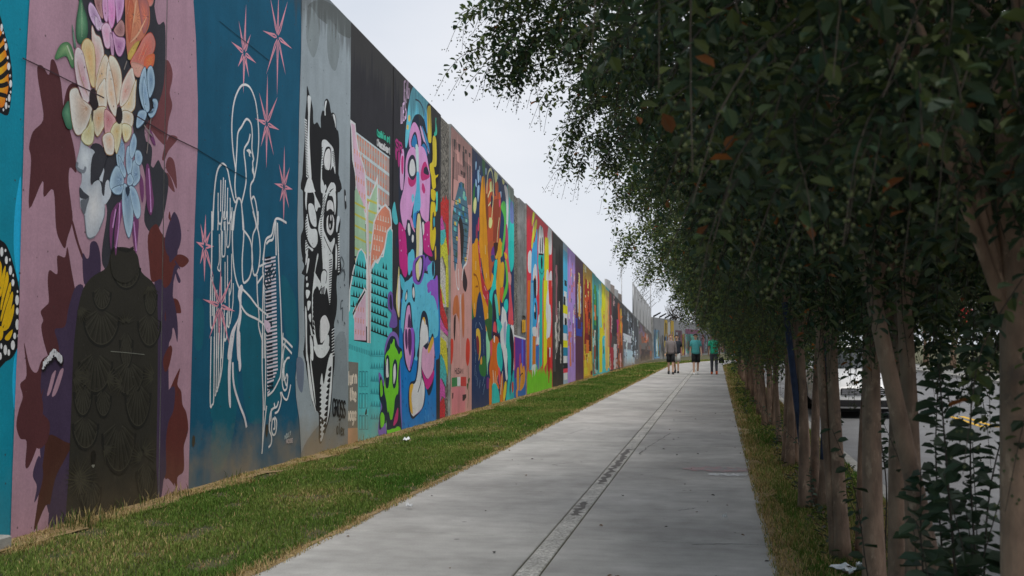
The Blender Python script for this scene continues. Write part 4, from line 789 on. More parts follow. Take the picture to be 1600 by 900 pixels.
for x, y in ((100, 560), (80, 650), (125, 770), (105, 840), (320, 600), (330, 700), (300, 640), (90, 740)): m.E('dda', x, y, 4, 9) if 0 else m.E('d99abf', x, y, 4, 9)
m.P('4fb0b8', '8 400 30 310 45 380 60 490 40 510 20 480'); m.P('6fb9d8', '180 270 195 240 205 280 190 320')
# yellow writing running down the edge
m.t(610, 110, 5.29); m.P('1b1b1e', '296 300 350 300 390 380 395 900 340 900 330 600')
for p in ('300 330 318 292 330 320 335 560 325 600 305 560', '345 560 365 545 376 600 376 780 350 800 345 830 330 860 320 780 345 740'): m.P('d9b83a', p)
m.P('3fc0a4', '368 395 376 400 374 430 382 490 378 530 360 545 358 520 366 490')
m.t(610, 260, 5.62)
for p in ('345 30 365 -20 380 20 385 60 395 80 415 70 410 90 392 110 395 180 370 200 360 160 355 90', '355 200 385 210 395 240 385 300 360 290 352 250', '350 340 370 310 390 330 395 420 380 440 375 400 365 430 365 560 385 530 395 570 390 660 370 740 350 700 343 600'): m.P('dcb525', p)
m.P('4fc0b0', '395 240 410 230 408 380 392 390 398 320'); m.P('3f9cb0', '372 460 385 450 385 520 374 525'); m.P('c9a43a', '385 730 395 700 398 800 388 820')
# blue blob details
m.t(610, 400, 5.62)
m.P(OL, '100 20 150 -20 170 150 160 190 120 230 104 180'); m.P('b8277a', '76 -20 140 -20 148 100 138 170 120 185 95 130'); m.P('55b2e0', '152 -20 200 -20 190 80 165 165 150 140')
m.P('7a4fb0', '200 40 280 -10 300 20 290 160 260 240 225 250 190 200'); m.P(OL, '212 80 225 40 280 0 282 120 260 215 238 228 220 190'); m.P('d8c690', '218 90 232 50 262 10 262 110 246 200 236 212 224 180'); m.P('c4b5cf', '245 70 268 20 270 100 252 180')
m.P('7a4fb0', '300 40 320 0 340 40 375 60 385 130 370 200 340 320 320 300 345 210 330 130 305 130'); m.P('57b2dd', '320 100 345 70 370 40 384 80 380 170 360 210 335 190'); m.E('1c2438', 370, 110, 10, 72); m.P('8a55b8', '320 240 360 210 380 220 370 300 340 310 320 280'); m.P('8a55b8', '350 330 395 180 412 210 412 470 395 400 372 350')
m.P(OL, '58 340 50 440 62 540 74 500 84 400 100 330 70 100 60 120'); m.P('d8c080', '44 380 56 240 68 90 76 180 82 330 76 470 70 540 52 480'); m.P('d3d0d4', '58 380 66 200 76 180 82 330 74 460 66 500'); m.P('4ab0c4', '80 160 105 190 120 230 104 300 86 250')
m.P('1c2438', '186 260 200 240 212 320 210 390 200 400 186 350'); m.P('dcd5d0', '190 290 202 275 208 340 200 370 190 340'); m.P('1c2438', '124 350 138 300 146 300 142 370 126 405'); m.P('d9d2c4', '128 355 138 315 141 360 130 388')
m.P(OL, '118 560 135 440 160 405 176 440 190 600 210 760 205 900 120 900 106 740'); m.P('d293c0', '122 600 140 460 160 432 168 470 178 600 196 740 196 900 126 900 112 740'); m.P('4b2a55', '145 640 155 520 170 540 190 720 186 860 172 880 150 800'); m.P('4b2a55', '120 740 132 640 142 760 138 860 124 820')
m.P(OL, '250 640 268 510 292 480 318 520 332 620 332 760 350 720 362 700 375 730 385 860 380 900 235 900 248 760'); m.P('dbd7d3', '258 660 275 560 290 540 306 580 312 690 328 700 326 780 300 790 290 820 285 900 245 900 252 760'); m.P('d9a23c', '278 550 290 536 300 560 308 680 326 690 320 760 305 700 296 590'); m.P('d293b6', '285 900 292 830 330 800 350 735 365 722 376 770 378 900'); m.P('d9a23c', '340 770 360 718 372 736 368 770 345 800')
for x, y in ((262, 345), (292, 420), (236, 450), (255, 490), (345, 460), (382, 480), (210, 560), (232, 630), (338, 560), (352, 650), (386, 640)): m.L('2f7fb0', [x, y, x - 6, y + 26], .03, False, 1)
# lower blob, nose bone and green critter
m.t(580, 520, 5)
m.P(OL, '250 -20 330 -20 335 150 310 290 290 305 262 250 245 130'); m.P('d293c0', '255 -20 320 -20 322 140 300 290 280 270 258 160'); m.P('8a55b8', '300 -20 330 -20 330 150 312 250 295 280 310 160'); m.P('4b2a55', '262 -20 275 -20 280 90 270 130 260 60'); m.P('4b2a55', '285 -20 305 -20 312 80 300 180 284 110')
m.P(OL, '375 40 440 -60 440 100 470 10 485 40 490 230 480 400 450 490 430 450 420 380 410 560 340 660 310 665 290 600 285 480 300 390 335 370 350 300')
m.P('d59ab8', '400 110 430 130 470 40 484 60 488 180 480 290 440 360 400 300 388 240'); m.P('b8277a', '388 280 410 330 440 360 486 290 478 370 440 440 420 420 400 340'); m.P('d9a23c', '440 120 472 32 484 60 470 110 445 160')
m.P('dedad5', '378 40 395 -40 430 -60 440 60 400 110 388 200 388 330 410 400 412 480 395 580 340 640 320 650 300 600 296 480 305 410 340 390 360 300 370 180'); m.L(OL, '360 465 380 400 388 340', .03); m.P('d9a23c', '300 410 325 405 310 500 320 630 300 600 293 490'); m.P('9a7cc4', '410 480 395 580 340 640 320 655 380 610 400 560')
for x, y in ((238, 370), (240, 410), (262, 350), (242, 530), (268, 560), (250, 700), (285, 720), (440, 540), (420, 590), (462, 580), (480, 640), (410, 680), (452, 690)): m.L('0b4f94', [x, y, x + 6, y + 24], .04, False, 1)
for x, y in ((420, 600), (440, 640), (470, 690), (415, 650)): m.L('4aa0d4', [x, y, x + 4, y + 50], .03, False, 1)
m.P('7b62ac', '52 330 68 320 100 380 105 240 100 120 130 20 170 -10 205 30 215 130 228 400 232 560 228 790 130 820 60 800 50 740 70 560')
m.P(OL, '130 60 155 25 185 40 205 100 235 130 238 190 220 230 218 400 222 600 228 800 120 820 115 700 60 760 62 640 80 580 58 500 58 400 70 340 95 420 92 250 108 140')
m.P('6fc12b', '150 60 175 50 180 100 195 130 212 170 230 140 236 180 218 220 205 330 208 430 200 490 180 520 178 640 150 680 130 660 118 560 98 460 96 400 110 300 105 180 140 120')
m.P('6fc12b', '112 680 120 760 210 730 222 790 130 815'); m.P('6fc12b', '66 380 76 370 84 430 84 480 70 500 64 440'); m.P('6fc12b', '68 640 80 620 98 650 95 720 72 740 66 690')
m.P(OL, '108 300 110 200 122 172 136 200 140 300 130 420 112 430 104 380'); m.P(OL, '160 380 162 260 180 205 198 240 198 330 185 420 168 430'); m.P('dfe3e6', '110 300 114 220 124 205 128 300 132 340 118 350 112 340'); m.P('dfe3e6', '168 370 168 280 182 240 188 300 186 350 172 400')
m.P(OL, '180 520 200 480 210 540 208 660 190 740 140 740 124 680 128 600 150 690 170 620'); m.P('b8306f', '178 660 200 590 207 600 202 680 180 720 168 720')
m.P('6fc12b', '118 470 128 470 130 600 124 620 116 560'); m.P('6fc12b', '136 480 146 480 150 640 140 660'); m.P('6fc12b', '156 500 170 500 165 620 156 640'); m.P(OL, '150 52 166 40 164 70 148 90'); m.P(OL, '178 60 192 80 194 120 184 100')
m.t(535, 330, 5); m.P('6b519a', '350 660 370 625 388 650 392 740 415 800 420 900 360 900 380 800 352 760'); m.P('2a2440', '362 680 374 650 382 700 384 770 366 750')
m.t(575, 185, 9); m.text('a33474', 'SR', 375, 420, 478, 500, 130, .05); m.P('a33474', '415 480 440 480 445 600 425 690 410 600'); m.P('a33474', '375 440 400 430 392 580 380 560')
m.t(615, 120, 11.25); m.text('cbaed0', 'EAG', 172, 420, 265, 360, 330, .05); m.text('cbaed0', 'LES', 118, 830, 215, 700, 300, .055)
m.build()

# ---- pebbled pilaster with sprayed colours
m = Mural('pebbled pilaster sprayed red, yellow, turquoise and magenta', 'paintp', -.045, bounds=(wall_y(687), wall_y(704)))
m.t(675, 300, 5); ZZ = lambda c, p: m.Q(c, p)
ZZ('b9b2a6', '40 150 70 200 60 300 90 480 120 620 130 900 30 900 30 300')
ZZ('c4201c', '80 90 95 70 105 30 118 70 125 20 135 60 150 60 152 500 135 480 125 250 100 210 80 190'); ZZ('c94aa5', '45 230 62 200 80 220 95 180 105 240 118 300 100 330 70 290 50 280'); ZZ('3fb8b5', '66 290 90 300 118 290 126 340 110 400 85 420 70 360'); ZZ('d8cc2c', '48 330 70 340 90 420 110 400 125 350 140 460 145 640 130 600 100 500 80 520 60 430'); ZZ('c9c4ba', '44 440 70 480 95 560 120 640 145 720 150 900 110 900 60 720 38 660'); ZZ('cdc92e', '125 560 146 640 146 900 130 900 122 760'); ZZ('c3d040', '44 640 60 620 70 660 120 880 90 860')
m.t(675, 460, 4.286)
ZZ('c61e22', '36 -20 75 -40 90 80 115 160 122 240 100 220 70 130 36 80'); ZZ('c955a0', '34 60 60 130 100 220 122 250 120 280 80 240 34 200'); ZZ('b8b0a4', '30 190 80 240 120 290 122 360 26 360'); ZZ('d2c426', '44 330 70 280 110 320 118 420 120 560 105 480 80 400 50 420 32 480 30 400'); ZZ('3fb0b0', '36 500 55 430 72 400 95 440 112 520 108 620 80 560 50 600 32 600'); ZZ('cf4fa6', '30 620 55 600 75 560 100 620 105 700 80 680 60 780 26 800'); ZZ('c0202a', '48 780 70 720 95 690 104 760 100 850 40 870'); ZZ('d07a9a', '24 780 50 760 46 860 24 880')
m.build()

# ---- pink: hooded figure with mosaic halo
m = Mural('salmon pink mural with a mosaic hooded figure, striped bars and a small flag', 'paint', .0015, bounds=(wall_y(704), wall_y(738)))
m.raw('bf8f88', area(703, 739)); m.t(675, 160, 5.625)
for k in range(16):
    x = 178 + k * 10.5; top = 320 + k * 9 + (60 if 3 < k < 9 else 0); bot = 690 - abs(k - 4) * 6 if k < 5 else (610 + k * 6 if k < 11 else 900)
    m.Q('5a4644' if k % 2 else '6d5a58', [x, top + 100 * (k > 0), x + 6, top + 106 * (k > 0), x + 6, bot, x, bot])
for p in ('190 320 208 330 206 410 196 420 195 390 190 380', '215 350 222 352 222 420 216 416', '228 360 250 372 248 410 240 440 232 430', '270 380 282 392 280 440 275 430', '288 410 305 420 304 455 290 448', '322 440 338 450 336 485 324 480', '268 430 285 440 284 560 272 580 270 500', '250 590 270 610 270 640 250 630', '276 610 292 620 290 665 276 660'): m.Q('4a3a3a', p)
for k in range(4): m.Q('5a4644', [178 + k * 3, 480, 186 + k * 3, 480, 182 + k, 860, 174 + k, 860]); m.Q('6d5a58', [310 + k * 7, 560, 314 + k * 7, 560, 316 + k * 6, 900, 312 + k * 6, 900])
m.t(675, 300, 5)
m.P('4a6a7a', '155 250 175 80 195 0 210 -60 225 -80 245 -60 265 20 280 130 288 260 275 420 262 540 240 600 232 560 240 480 235 300 215 200 205 260 200 420 198 520 178 620 168 500')
rr = random.Random(11)
for i in range(46):
    x = rr.uniform(168, 276); y = rr.uniform(-60, 540)
    if y > 230 and 198 < x < 240: continue
    if y < 60 and abs(x - 225) > 20 + (y + 80) * .3: continue
    c = rr.choice(['3f8fb0', '2f6f9a', '4fa8a8', '7ab5a0', 'c9a84e', '2a4f6e', '5ab0c4', '3a5a4a']); m.Q(c, [x - 7, y - 18, x + 7, y - 12, x + 7, y + 20, x - 7, y + 14])
for k in range(11): m.L('23343f', [160 + k, 60 + k * 48, 225, 95 + k * 48, 284 - k, 130 + k * 42], .014, False) if k < 4 else (m.L('23343f', [164, 60 + k * 48, 198, 80 + k * 48], .014, False), m.L('23343f', [238, 60 + k * 46, 282, 90 + k * 44], .014, False))
m.P('2b2422', '205 240 218 190 235 230 248 330 240 500 228 560 222 420 214 340'); m.P('c78f8a', '205 250 216 300 222 480 214 560 202 420')
m.L('dcd8d4', '292 350 284 440 270 550 245 590 232 690', .05); m.L('dcd8d4', '190 560 186 640 195 740 210 750 205 600', .04); m.P('33272a', '246 600 262 640 275 710 262 780 240 730')
m.t(675, 460, 4.286)
m.P('b5683e', '150 20 172 10 182 110 178 230 165 130 140 140 140 80'); m.P('b5683e', '196 40 210 -10 216 100 214 250 206 290 200 180'); m.P('c99890', '155 160 172 150 184 240 176 280 160 230'); m.P('3a2826', '146 160 158 140 156 240 150 310 144 250'); m.L('d9d2cc', '188 0 192 200 190 410', .05, True, 1)
for p in ('122 320 132 295 142 320 138 420 128 470 120 430', '228 320 240 292 252 330 250 430 238 480 226 430'): m.P('c23c2c', p)
m.L('3f5a34', '126 470 124 600 120 740', .025); m.L('3f5a34', '240 480 245 620 238 760', .025); m.P('3f5a34', '240 570 252 560 246 600'); m.P('3f5a34', '232 600 242 600 236 640')
m.t(675, 460, 4.286); m.text('3a2c2c', 'HUSAMI', 152, 530, 212, 532, 36, .02)
m.Q('3f7a4a', '132 558 168 554 168 614 132 620'); m.Q('d9d6d2', '168 554 190 552 190 614 168 614'); m.Q('b8403a', '190 552 228 552 228 615 190 614'); m.Q('c77a80', '132 622 222 618 222 800 132 820'); m.Q('3a2a2c', '203 672 228 668 228 690 214 712 203 712'); m.Q('3a2a2c', '134 662 142 658 140 695 134 700')
m.build()
# ---- orange sleeved figure among blue leaves
m = Mural('crowded mural with long orange arms, green snakes and blue leaf patterns', 'paint', .003, bounds=(wall_y(737), wall_y(803)))
NB = '1f3358'
m.raw(NB, area(737, 806)); m.t(730, 220, 5)
m.P('3fa5a0', '320 330 375 370 370 900 310 900 300 480'); m.P('7f8a80', '318 330 374 368 372 480 340 460 324 420'); m.P('2fc0b8', '335 640 366 660 366 900 320 900 322 760'); m.P('6a7ab0', '335 480 360 500 362 640 335 620')
for p in ('62 170 72 165 70 215 64 225', '78 240 90 230 96 300 84 330', '92 200 100 200 98 240 92 240', '64 300 72 310 74 360 64 350', '78 360 94 350 92 420 84 480 78 440', '100 270 108 280 106 330', '140 215 152 220 150 260 142 262', '232 240 240 250 240 300 233 290', '256 400 268 400 266 440 258 440'): m.P('8fb0d8', p)
m.P('2f6a3c', '118 140 138 150 138 250 128 290 118 220'); m.P('2f6a3c', '44 400 60 330 56 500 40 560')
m.P('b5502c', '150 330 190 300 215 430 255 400 262 520 252 700 230 900 150 900 140 500'); m.P('8a3a24', '200 480 250 460 256 560 244 700 220 840 200 820 205 640'); m.P('b5502c', '215 320 240 330 240 420 220 420')
m.P('f08a12', '95 540 102 420 112 300 124 275 136 300 140 420 148 560 156 760 160 900 90 900 96 720'); m.P('f08a12', '40 900 50 820 68 760 84 780 88 900')
m.L('ead79a', '152 420 158 280 176 225 192 240 204 330 200 480 186 640 172 660', .07); m.L('ead79a', '160 440 185 380 205 400', .05); m.L('ead79a', '155 520 190 470 205 430', .04); m.P('e8d484', '176 330 190 320 196 380 180 400'); m.P('e0cf8a', '50 470 66 440 72 500 60 570 48 540'); m.P('e6d68a', '212 230 228 222 236 280 222 330 212 290'); m.P('e6d68a', '270 290 284 285 290 330 278 340'); m.L('ead79a', '250 600 238 700 232 800', .05); m.P('e8d484', '172 600 196 620 186 680 168 670')
m.P('2b2440', '186 430 200 440 196 500 184 520'); m.P('2b2440', '206 820 220 830 216 900 190 900')
m.P('7a3b20', '140 420 158 430 165 560 160 700 145 560'); m.P('d9c9cc', '288 360 300 350 318 400 322 520 316 680 306 660 304 480'); m.P('54b04a', '262 520 280 470 300 500 304 620 296 760 274 900 266 860 284 720 286 600'); m.P('c93a5a', '84 620 92 600 90 700 80 690'); m.P('d04a6a', '246 470 256 460 258 500 250 520'); m.P('b03a60', '300 660 316 700 320 900 300 900')
m.P('8a2f4a', '70 650 80 700 78 760 66 740'); m.P('e89a2a', '246 780 262 770 268 900 238 900')
m.t(730, 380, 6.43)
m.P('f08a12', '45 40 70 0 110 0 130 120 150 320 215 450 275 380 250 300 215 240 205 0 130 0 140 160 180 380 214 470 205 500 212 850 190 880 165 720 130 500 100 560 80 740 60 700 50 500 44 320')
m.P('f08a12', '60 30 110 0 150 350 165 520 205 650 212 850 185 880 160 700 120 480 90 600 76 740 48 600 44 330')
m.P('f08a12', '135 0 205 0 215 240 240 390 215 470 180 400 145 200')
m.L('8a4a10', '62 312 90 330 112 400 130 520', .05); m.L('8a4a10', '82 440 100 432 108 445', .04); m.L('7a3b20', '215 470 240 450 262 380', .04)
for a in ('85 180 85 270', '180 20 182 110', '190 300 192 350', '70 600 72 660', '205 700 203 770'): m.L('f6d2a0', a, .03)
m.P('b02a36', '104 0 118 0 130 140 150 320 200 470 216 500 210 640 180 570 150 480 125 260')
for a in ('112 20 122 100', '135 240 140 300', '170 430 190 480', '200 510 205 560', '160 520 180 560'): m.L('e8a0a8', a, .03)
m.P('a8542e', '205 0 285 0 270 180 250 260 235 385 222 330 212 160'); m.P('6a2f80', '238 90 262 30 280 60 272 130 250 150'); m.P('2b4470', '235 130 270 120 275 160 250 190'); m.P('f0a028', '285 90 305 80 305 140 285 160'); m.P('3a1d1a', '265 0 310 0 300 80 280 130 270 60')
m.P('1fb8b0', '272 190 298 165 300 220 288 330 290 450 265 480 250 560 245 700 232 690 222 520 240 450 262 340'); m.P('f0951c', '310 0 350 0 330 120 345 280 330 400 325 560 330 700 320 720 300 560 288 420 300 240'); m.P('f0a01c', '335 220 362 190 372 260 360 420 345 500 330 420'); m.P('d8542a', '330 460 365 440 360 520 350 600 330 560'); m.P('54b43e', '376 170 400 200 412 330 402 480 370 560 352 600 360 520 388 400 386 280'); m.P('d94c5a', '372 120 395 40 412 150 430 290 440 500 460 760 412 810 420 560 412 400 400 230'); m.P('f0a01c', '370 90 400 120 395 160 380 150'); m.P('c98a8a', '412 290 440 320 436 420 412 380')
m.P('1fb8b0', '412 0 470 0 468 200 440 290 420 200'); m.P('1fb8b0', '370 590 400 560 410 640 390 710 370 680'); m.P('4fb8a8', '270 540 290 520 310 640 320 860 310 900 280 760'); m.P('c9ccd8', '350 640 370 660 392 720 392 900 335 900 340 760'); m.P('2f6a34', '212 560 250 640 245 800 215 900 200 880 212 740'); m.P('2f6a34', '40 560 60 720 75 760 70 900 36 900'); m.P(NB, '120 490 145 560 170 740 180 900 75 900 85 740'); m.P('2b2030', '262 500 285 660 300 860 285 900 262 760'); m.P('e04a50', '265 800 285 800 292 900 260 900')
for a in ('88 770 84 850', '128 740 120 800 140 850', '100 860 104 830'): m.L('a8c0e0', a, .05)
m.t(730, 500, 6)
m.P(NB, '40 0 160 0 165 200 178 420 170 560 190 700 180 830 30 860 30 300'); m.P('d9a838', '82 100 100 78 120 120 126 260 118 340 104 380 112 280 100 170 86 190'); m.P('7a2830', '84 170 100 150 112 220 108 320 92 300'); m.P('2f6a34', '108 440 130 380 160 330 178 420 172 520 130 520'); m.P('e09038', '120 380 134 340 138 400 126 420')
for a in ('66 180 72 300', '80 280 74 400', '75 420 68 520', '96 540 90 620', '110 20 140 90', '84 20 76 70', '150 180 155 320', '160 530 140 620', '165 600 145 700', '120 560 112 640', '80 480 82 560'): m.L('9ab4e4', a, .06, True, 2)
m.P('8ac8a0', '175 140 190 80 206 130 212 300 205 370 192 420 188 520 182 420 178 300'); m.P('6a2f70', '180 550 200 540 215 600 200 640 180 640'); m.P('2f5a2c', '165 0 230 0 225 150 240 200 205 200 180 80'); m.P('c8641a', '215 220 250 160 290 170 300 330 300 460 280 560 300 640 240 640 205 480 215 360'); m.P('d94c5a', '212 210 232 200 230 320 216 330'); m.P('1fb0a8', '280 240 310 220 330 380 320 480 300 460 278 380'); m.P('1fb0a8', '300 0 330 80 320 220 300 100 270 0'); m.P('3a1a2a', '240 110 300 150 305 180 262 150 245 200'); m.P('d9d0c8', '248 150 258 150 256 210 246 200')
m.P('1fb0a8', '235 600 260 590 275 610 300 700 295 800 235 810 230 700'); m.P('c8741a', '205 560 228 600 225 820 206 820'); m.L('d8d0b0', '240 470 245 600', .06); m.L('d8b090', '262 480 258 600', .06); m.L('d8b090', '280 520 276 590', .05); m.P('d04a5a', '290 460 305 460 312 580 296 600')
m.P('c9ccdc', '310 120 330 60 370 0 375 140 360 240 375 300 372 460 378 540 362 560 348 420 330 300 312 220'); m.P('9aa0b8', '340 60 360 20 362 180 350 230'); m.P('1fb0a8', '370 60 398 50 395 200 410 330 412 520 395 640 400 760 360 770 372 640 382 500 372 300 362 220'); m.P('151a20', '398 100 418 70 432 300 428 440 408 520 410 330'); m.P('d9d4cc', '405 60 425 30 440 120 445 440 432 470 438 250 422 110'); m.P('c8741a', '310 560 330 500 335 640 330 780 306 790'); m.P('e8b82a', '352 580 368 590 360 700 340 770 336 680'); m.P('d94c4c', '385 0 430 0 428 50 410 40'); m.P('1fa0a0', '430 480 446 500 444 700 420 760 400 750 412 600'); m.P('b83a40', '415 600 430 580 432 660 420 680'); m.P('c94a60', '438 170 460 200 466 440 440 480'); m.L('d8d0c8', '330 480 310 700', .05)
m.build()
m = Mural('purple and blue painted board with orange lettering below bare concrete', 'paint', -.03, bounds=(wall_y(803), wall_y(824)))
m.t(730, 500, 6); m.Q('5a2f8a', '438 140 565 182 565 720 440 760'); m.Q('1f62a8', '438 560 565 480 565 720 440 760'); m.Q('b83a5a', '440 150 458 155 462 440 440 500'); m.P('4a5ad0', '520 180 535 185 535 400 524 420'); m.P('a03a70', '500 330 512 320 515 430 496 440'); m.L('dcd8e0', '440 142 565 182', .05, False)
for p in ('474 480 490 440 498 480 496 640 478 650', '506 440 522 400 530 470 552 470 550 580 530 640 500 660 510 540', '470 660 484 650 482 735 470 735', '530 450 545 430 550 500 535 520'): m.P('d08a2c', p)
m.L('3a2410', '500 540 530 500 535 600', .04); m.t(730, 380, 6.43); m.Q('d09a24', '562 770 602 770 602 890 562 900'); m.L('2a2418', '566 735 590 740 598 760', .06); m.L('3a3020', '575 790 575 880', .05)
for k in range(60):
    x = rr.uniform(470, 556); y = rr.uniform(380, 900) if k % 3 else rr.uniform(50, 500); m.L('a9aaa4', [x, y, x + rr.uniform(-6, 6), y + rr.uniform(15, 50)], rr.uniform(.02, .06), False, 2)
m.build()
# ---- tall red panel with cartoon shapes and grass
m = Mural('red mural with blue and teal tubes, a yellow stripe and painted grass', 'paint', .0015, bounds=(wall_y(823), wall_y(863)))
m.raw('c92f3d', area(822, 864)); m.t(800, 300, 5.62)
for p in ('140 560 155 515 172 540 170 700 142 690', '322 300 346 300 348 530 326 530 312 400', '328 720 348 700 348 850 326 830', '318 480 330 500 326 560'): m.P('d6d4d6', p)
m.P('3f9acc', '175 500 200 430 215 330 224 360 222 560 220 900 170 900'); m.P('e8d23a', '170 490 172 420 190 300 212 240 220 260 212 330 190 420 180 490'); m.P('e8d23a', '175 240 185 175 200 165 202 200 185 270 176 300'); m.L('8a9aa0', '205 200 190 280 178 350', .05)
m.P('20b0a6', '228 620 235 480 230 350 246 300 266 320 280 420 282 700 270 780 262 900 240 900 242 780'); m.P('dcdcd8', '235 400 242 300 252 295 256 340 264 310 272 330 280 420 278 540 232 540'); m.P('1c2226', '244 440 250 400 252 520 244 530'); m.P('1c2226', '262 420 268 400 270 520 262 530'); m.L('1c2226', '236 545 275 550', .06); m.P('1c2226', '252 600 260 560 268 600 266 670 256 670'); m.L('147a74', '236 680 260 720 280 690', .05)
m.P('e8c414', '288 440 305 405 320 430 322 680 318 900 286 900'); m.P('d8d5d0', '300 720 310 680 322 720 318 850 300 840'); m.P('dcd6d0', '185 700 205 630 218 700 220 900 182 900'); m.P('c8641c', '196 780 205 730 212 790 210 900 194 900')
m.t(800, 450, 5)
m.Q('2f86b8', '138 -60 190 -60 190 640 135 640'); m.P('1c1f24', '168 -60 188 -60 186 90 176 90'); m.Q('c8641c', '122 -60 146 -60 130 640 112 640'); m.Q('6ab0cc', '150 -40 164 -40 158 640 146 640'); m.P('2f9ad8', '158 180 170 90 192 90 198 200 190 290 170 310'); m.P('15181c', '172 200 180 110 190 150 188 240 176 240'); m.P('dcdcd8', '174 160 179 130 181 180 176 190')
m.P('d9d6d6', '160 310 192 310 190 380 165 370'); m.P('d9d6d6', '200 260 212 205 222 260 216 400 214 460 200 440 186 440 194 380'); m.P('9a5a70', '206 290 212 270 212 370 206 380'); m.Q('c8741a', '160 375 185 378 184 600 158 605'); m.P('d4cec6', '156 610 188 600 196 680 170 740 158 680'); m.Q('18a89c', '215 -60 238 -60 236 600 212 640'); m.Q('2f6ab0', '186 460 212 440 208 640 190 640'); m.Q('e8d01a', '246 -60 278 -60 272 580 244 640'); m.Q('c9651a', '236 180 248 180 246 600 238 620'); m.Q('d2302a', '284 -60 310 -60 308 640 275 560'); m.P('d9d4d2', '270 60 284 10 290 120 300 140 305 250 296 370 278 400 268 380 272 280 264 200'); m.P('d9d4d2', '290 470 300 460 298 540 288 520'); m.Q('c87018', '276 390 308 380 308 470 276 460'); m.Q('8a1f1c', '276 470 292 480 290 740 278 700')
gp = [116, 850]
for k in range(28): gp += [118 + k * 7, rr.uniform(650, 720), 121.5 + k * 7, rr.uniform(560, 660)]
gp += [312, 640, 312, 800]; m.Q('6ab81e', gp); m.Q('a01e1c', '280 560 294 560 290 745 284 740')
m.build()
# ---- narrow panels further along
def stripes(label, l, r, base, bands, mat='paint', extra=None):
    m_ = Mural(label, mat, .0015 if rr.random() < .5 else .004, bounds=(wall_y(l), wall_y(r))); m_.raw(base, area(l - 1, r + 1)); y0, y1 = wall_y(l), wall_y(r)
    for (c, u0, u1, v0, v1) in bands:              # fractions of width, and of wall height
        n = 10; A = []; B = []
        for k in range(n + 1):
            v = v0 + (v1 - v0) * k / n; j = .04 if 0 < k < n else .02; a = u0 + rr.uniform(-j, j); b = u1 + rr.uniform(-j, j); ya, yb = y0 + (y1 - y0) * a, y0 + (y1 - y0) * b
            A.append((ya, v * ztop(ya))); B.append((yb, v * ztop(yb)))
        m_.raw(c, A + B[::-1])
    if extra: extra(m_)
    return m_.build()
def rnd(cols, n, wmin=.08, wmax=.3, hmin=.05, hmax=.35, v0=0, v1=1):
    o = []
    for _ in range(n):
        u = rr.uniform(0, 1 - wmin); wd = rr.uniform(wmin, wmax); v = rr.uniform(v0, v1); h = rr.uniform(hmin, hmax); o.append((rr.choice(cols), u, min(1, u + wd), max(0.02, v - h / 2), min(.99, v + h / 2)))
    return o
stripes('black painted panel with thin pale drips', 863, 880, '2a2826', [('8a5a60', .3, .45, .42, .8), ('4a4644', .1, .3, .1, .9), ('1c1b1a', .6, .9, .2, .95)] + [('c9c4bc', u, u + .05, .18 + .04 * i, .42 + .05 * i) for i, u in enumerate((.25, .35, .48, .6))] + [('b8b2aa', .72, .8, .15, .28)])
stripes('narrow panel of blue, white, yellow and black blocks', 880, 887, '8fa8b8', [('4aa8d8', 0, 1, .62, .95), ('c9d0d4', .2, .8, .55, .66), ('1c2228', .1, .5, .5, .62), ('e8c818', 0, 1, .5, .56), ('d8d4cc', .1, .9, .42, .5), ('1c1e22', .3, .8, .42, .47), ('2f8ab0', 0, 1, .36, .42), ('d8d4cc', 0, .8, .31, .36), ('e8c818', 0, 1, .26, .31), ('1f7a9a', 0, 1, .2, .26), ('d8d8d4', 0, .8, .15, .2), ('1c2024', 0, 1, .11, .15), ('c9384a', 0, 1, .08, .11), ('d0d0cc', .1, .9, .03, .08), ('2a3038', .3, .8, .7, .74)])
stripes('lilac panel with coral dabs and grey doodles', 887, 899, 'a283c4', rnd(['c98a90', 'd08070', '7a7a98', 'd9c8d8', 'b86a70', '5a6a80'], 34, .05, .18, .02, .09, .3, .9) + [('d07858', .25, .45, .12, .3), ('8a5a7a', .6, .75, .15, .45), ('d8d4d8', .7, .8, .45, .55), ('c96a60', .1, .3, .3, .38)])
stripes('plum panel with an orange flame and blue crescent', 899, 911.5, '532e44', [('e0a04a', .35, .65, .52, .8), ('b8c8d8', .28, .36, .55, .78), ('b8c8d8', .62, .7, .55, .78), ('e8c070', .42, .56, .8, .88), ('b8c8d8', .45, .55, .42, .52), ('2f3f9a', .1, .8, .36, .44), ('2f3f9a', .05, .25, .4, .5), ('2f3f9a', .7, .85, .4, .48), ('532e44', .25, .68, .42, .5)])
stripes('panel with a red robed figure on golden ground', 911.5, 925.5, 'b08a28', [('7a1f1a', .1, .9, .3, .82), ('9a2a1a', .2, .8, .4, .88), ('c04a20', .3, .65, .45, .75), ('4a1a14', .55, .9, .2, .6), ('d8b030', .05, .9, .02, .24), ('e8c030', .1, .4, .04, .2), ('d86a2a', .3, .6, .22, .34)] + rnd(['c9a030', 'd8c060', '8a5a18', '6a1a14', 'c8501e', 'd9c9a0'], 26, .06, .2, .03, .12))
stripes('teal panel with a green crowned figure', 925.5, 935.5, '3f9a98', [('1f5a4a', .2, .7, .1, .85), ('4a8a3a', .3, .6, .5, .9), ('c9743a', .3, .55, .55, .7), ('2a3a3a', .6, .85, .05, .6), ('8a4a3a', .2, .5, .02, .3), ('c9c4b8', .3, .5, .3, .45)] + rnd(['5ac0c0', '2f6a5a', 'a8d0c8', '8a5a40'], 14, .06, .2, .04, .14))
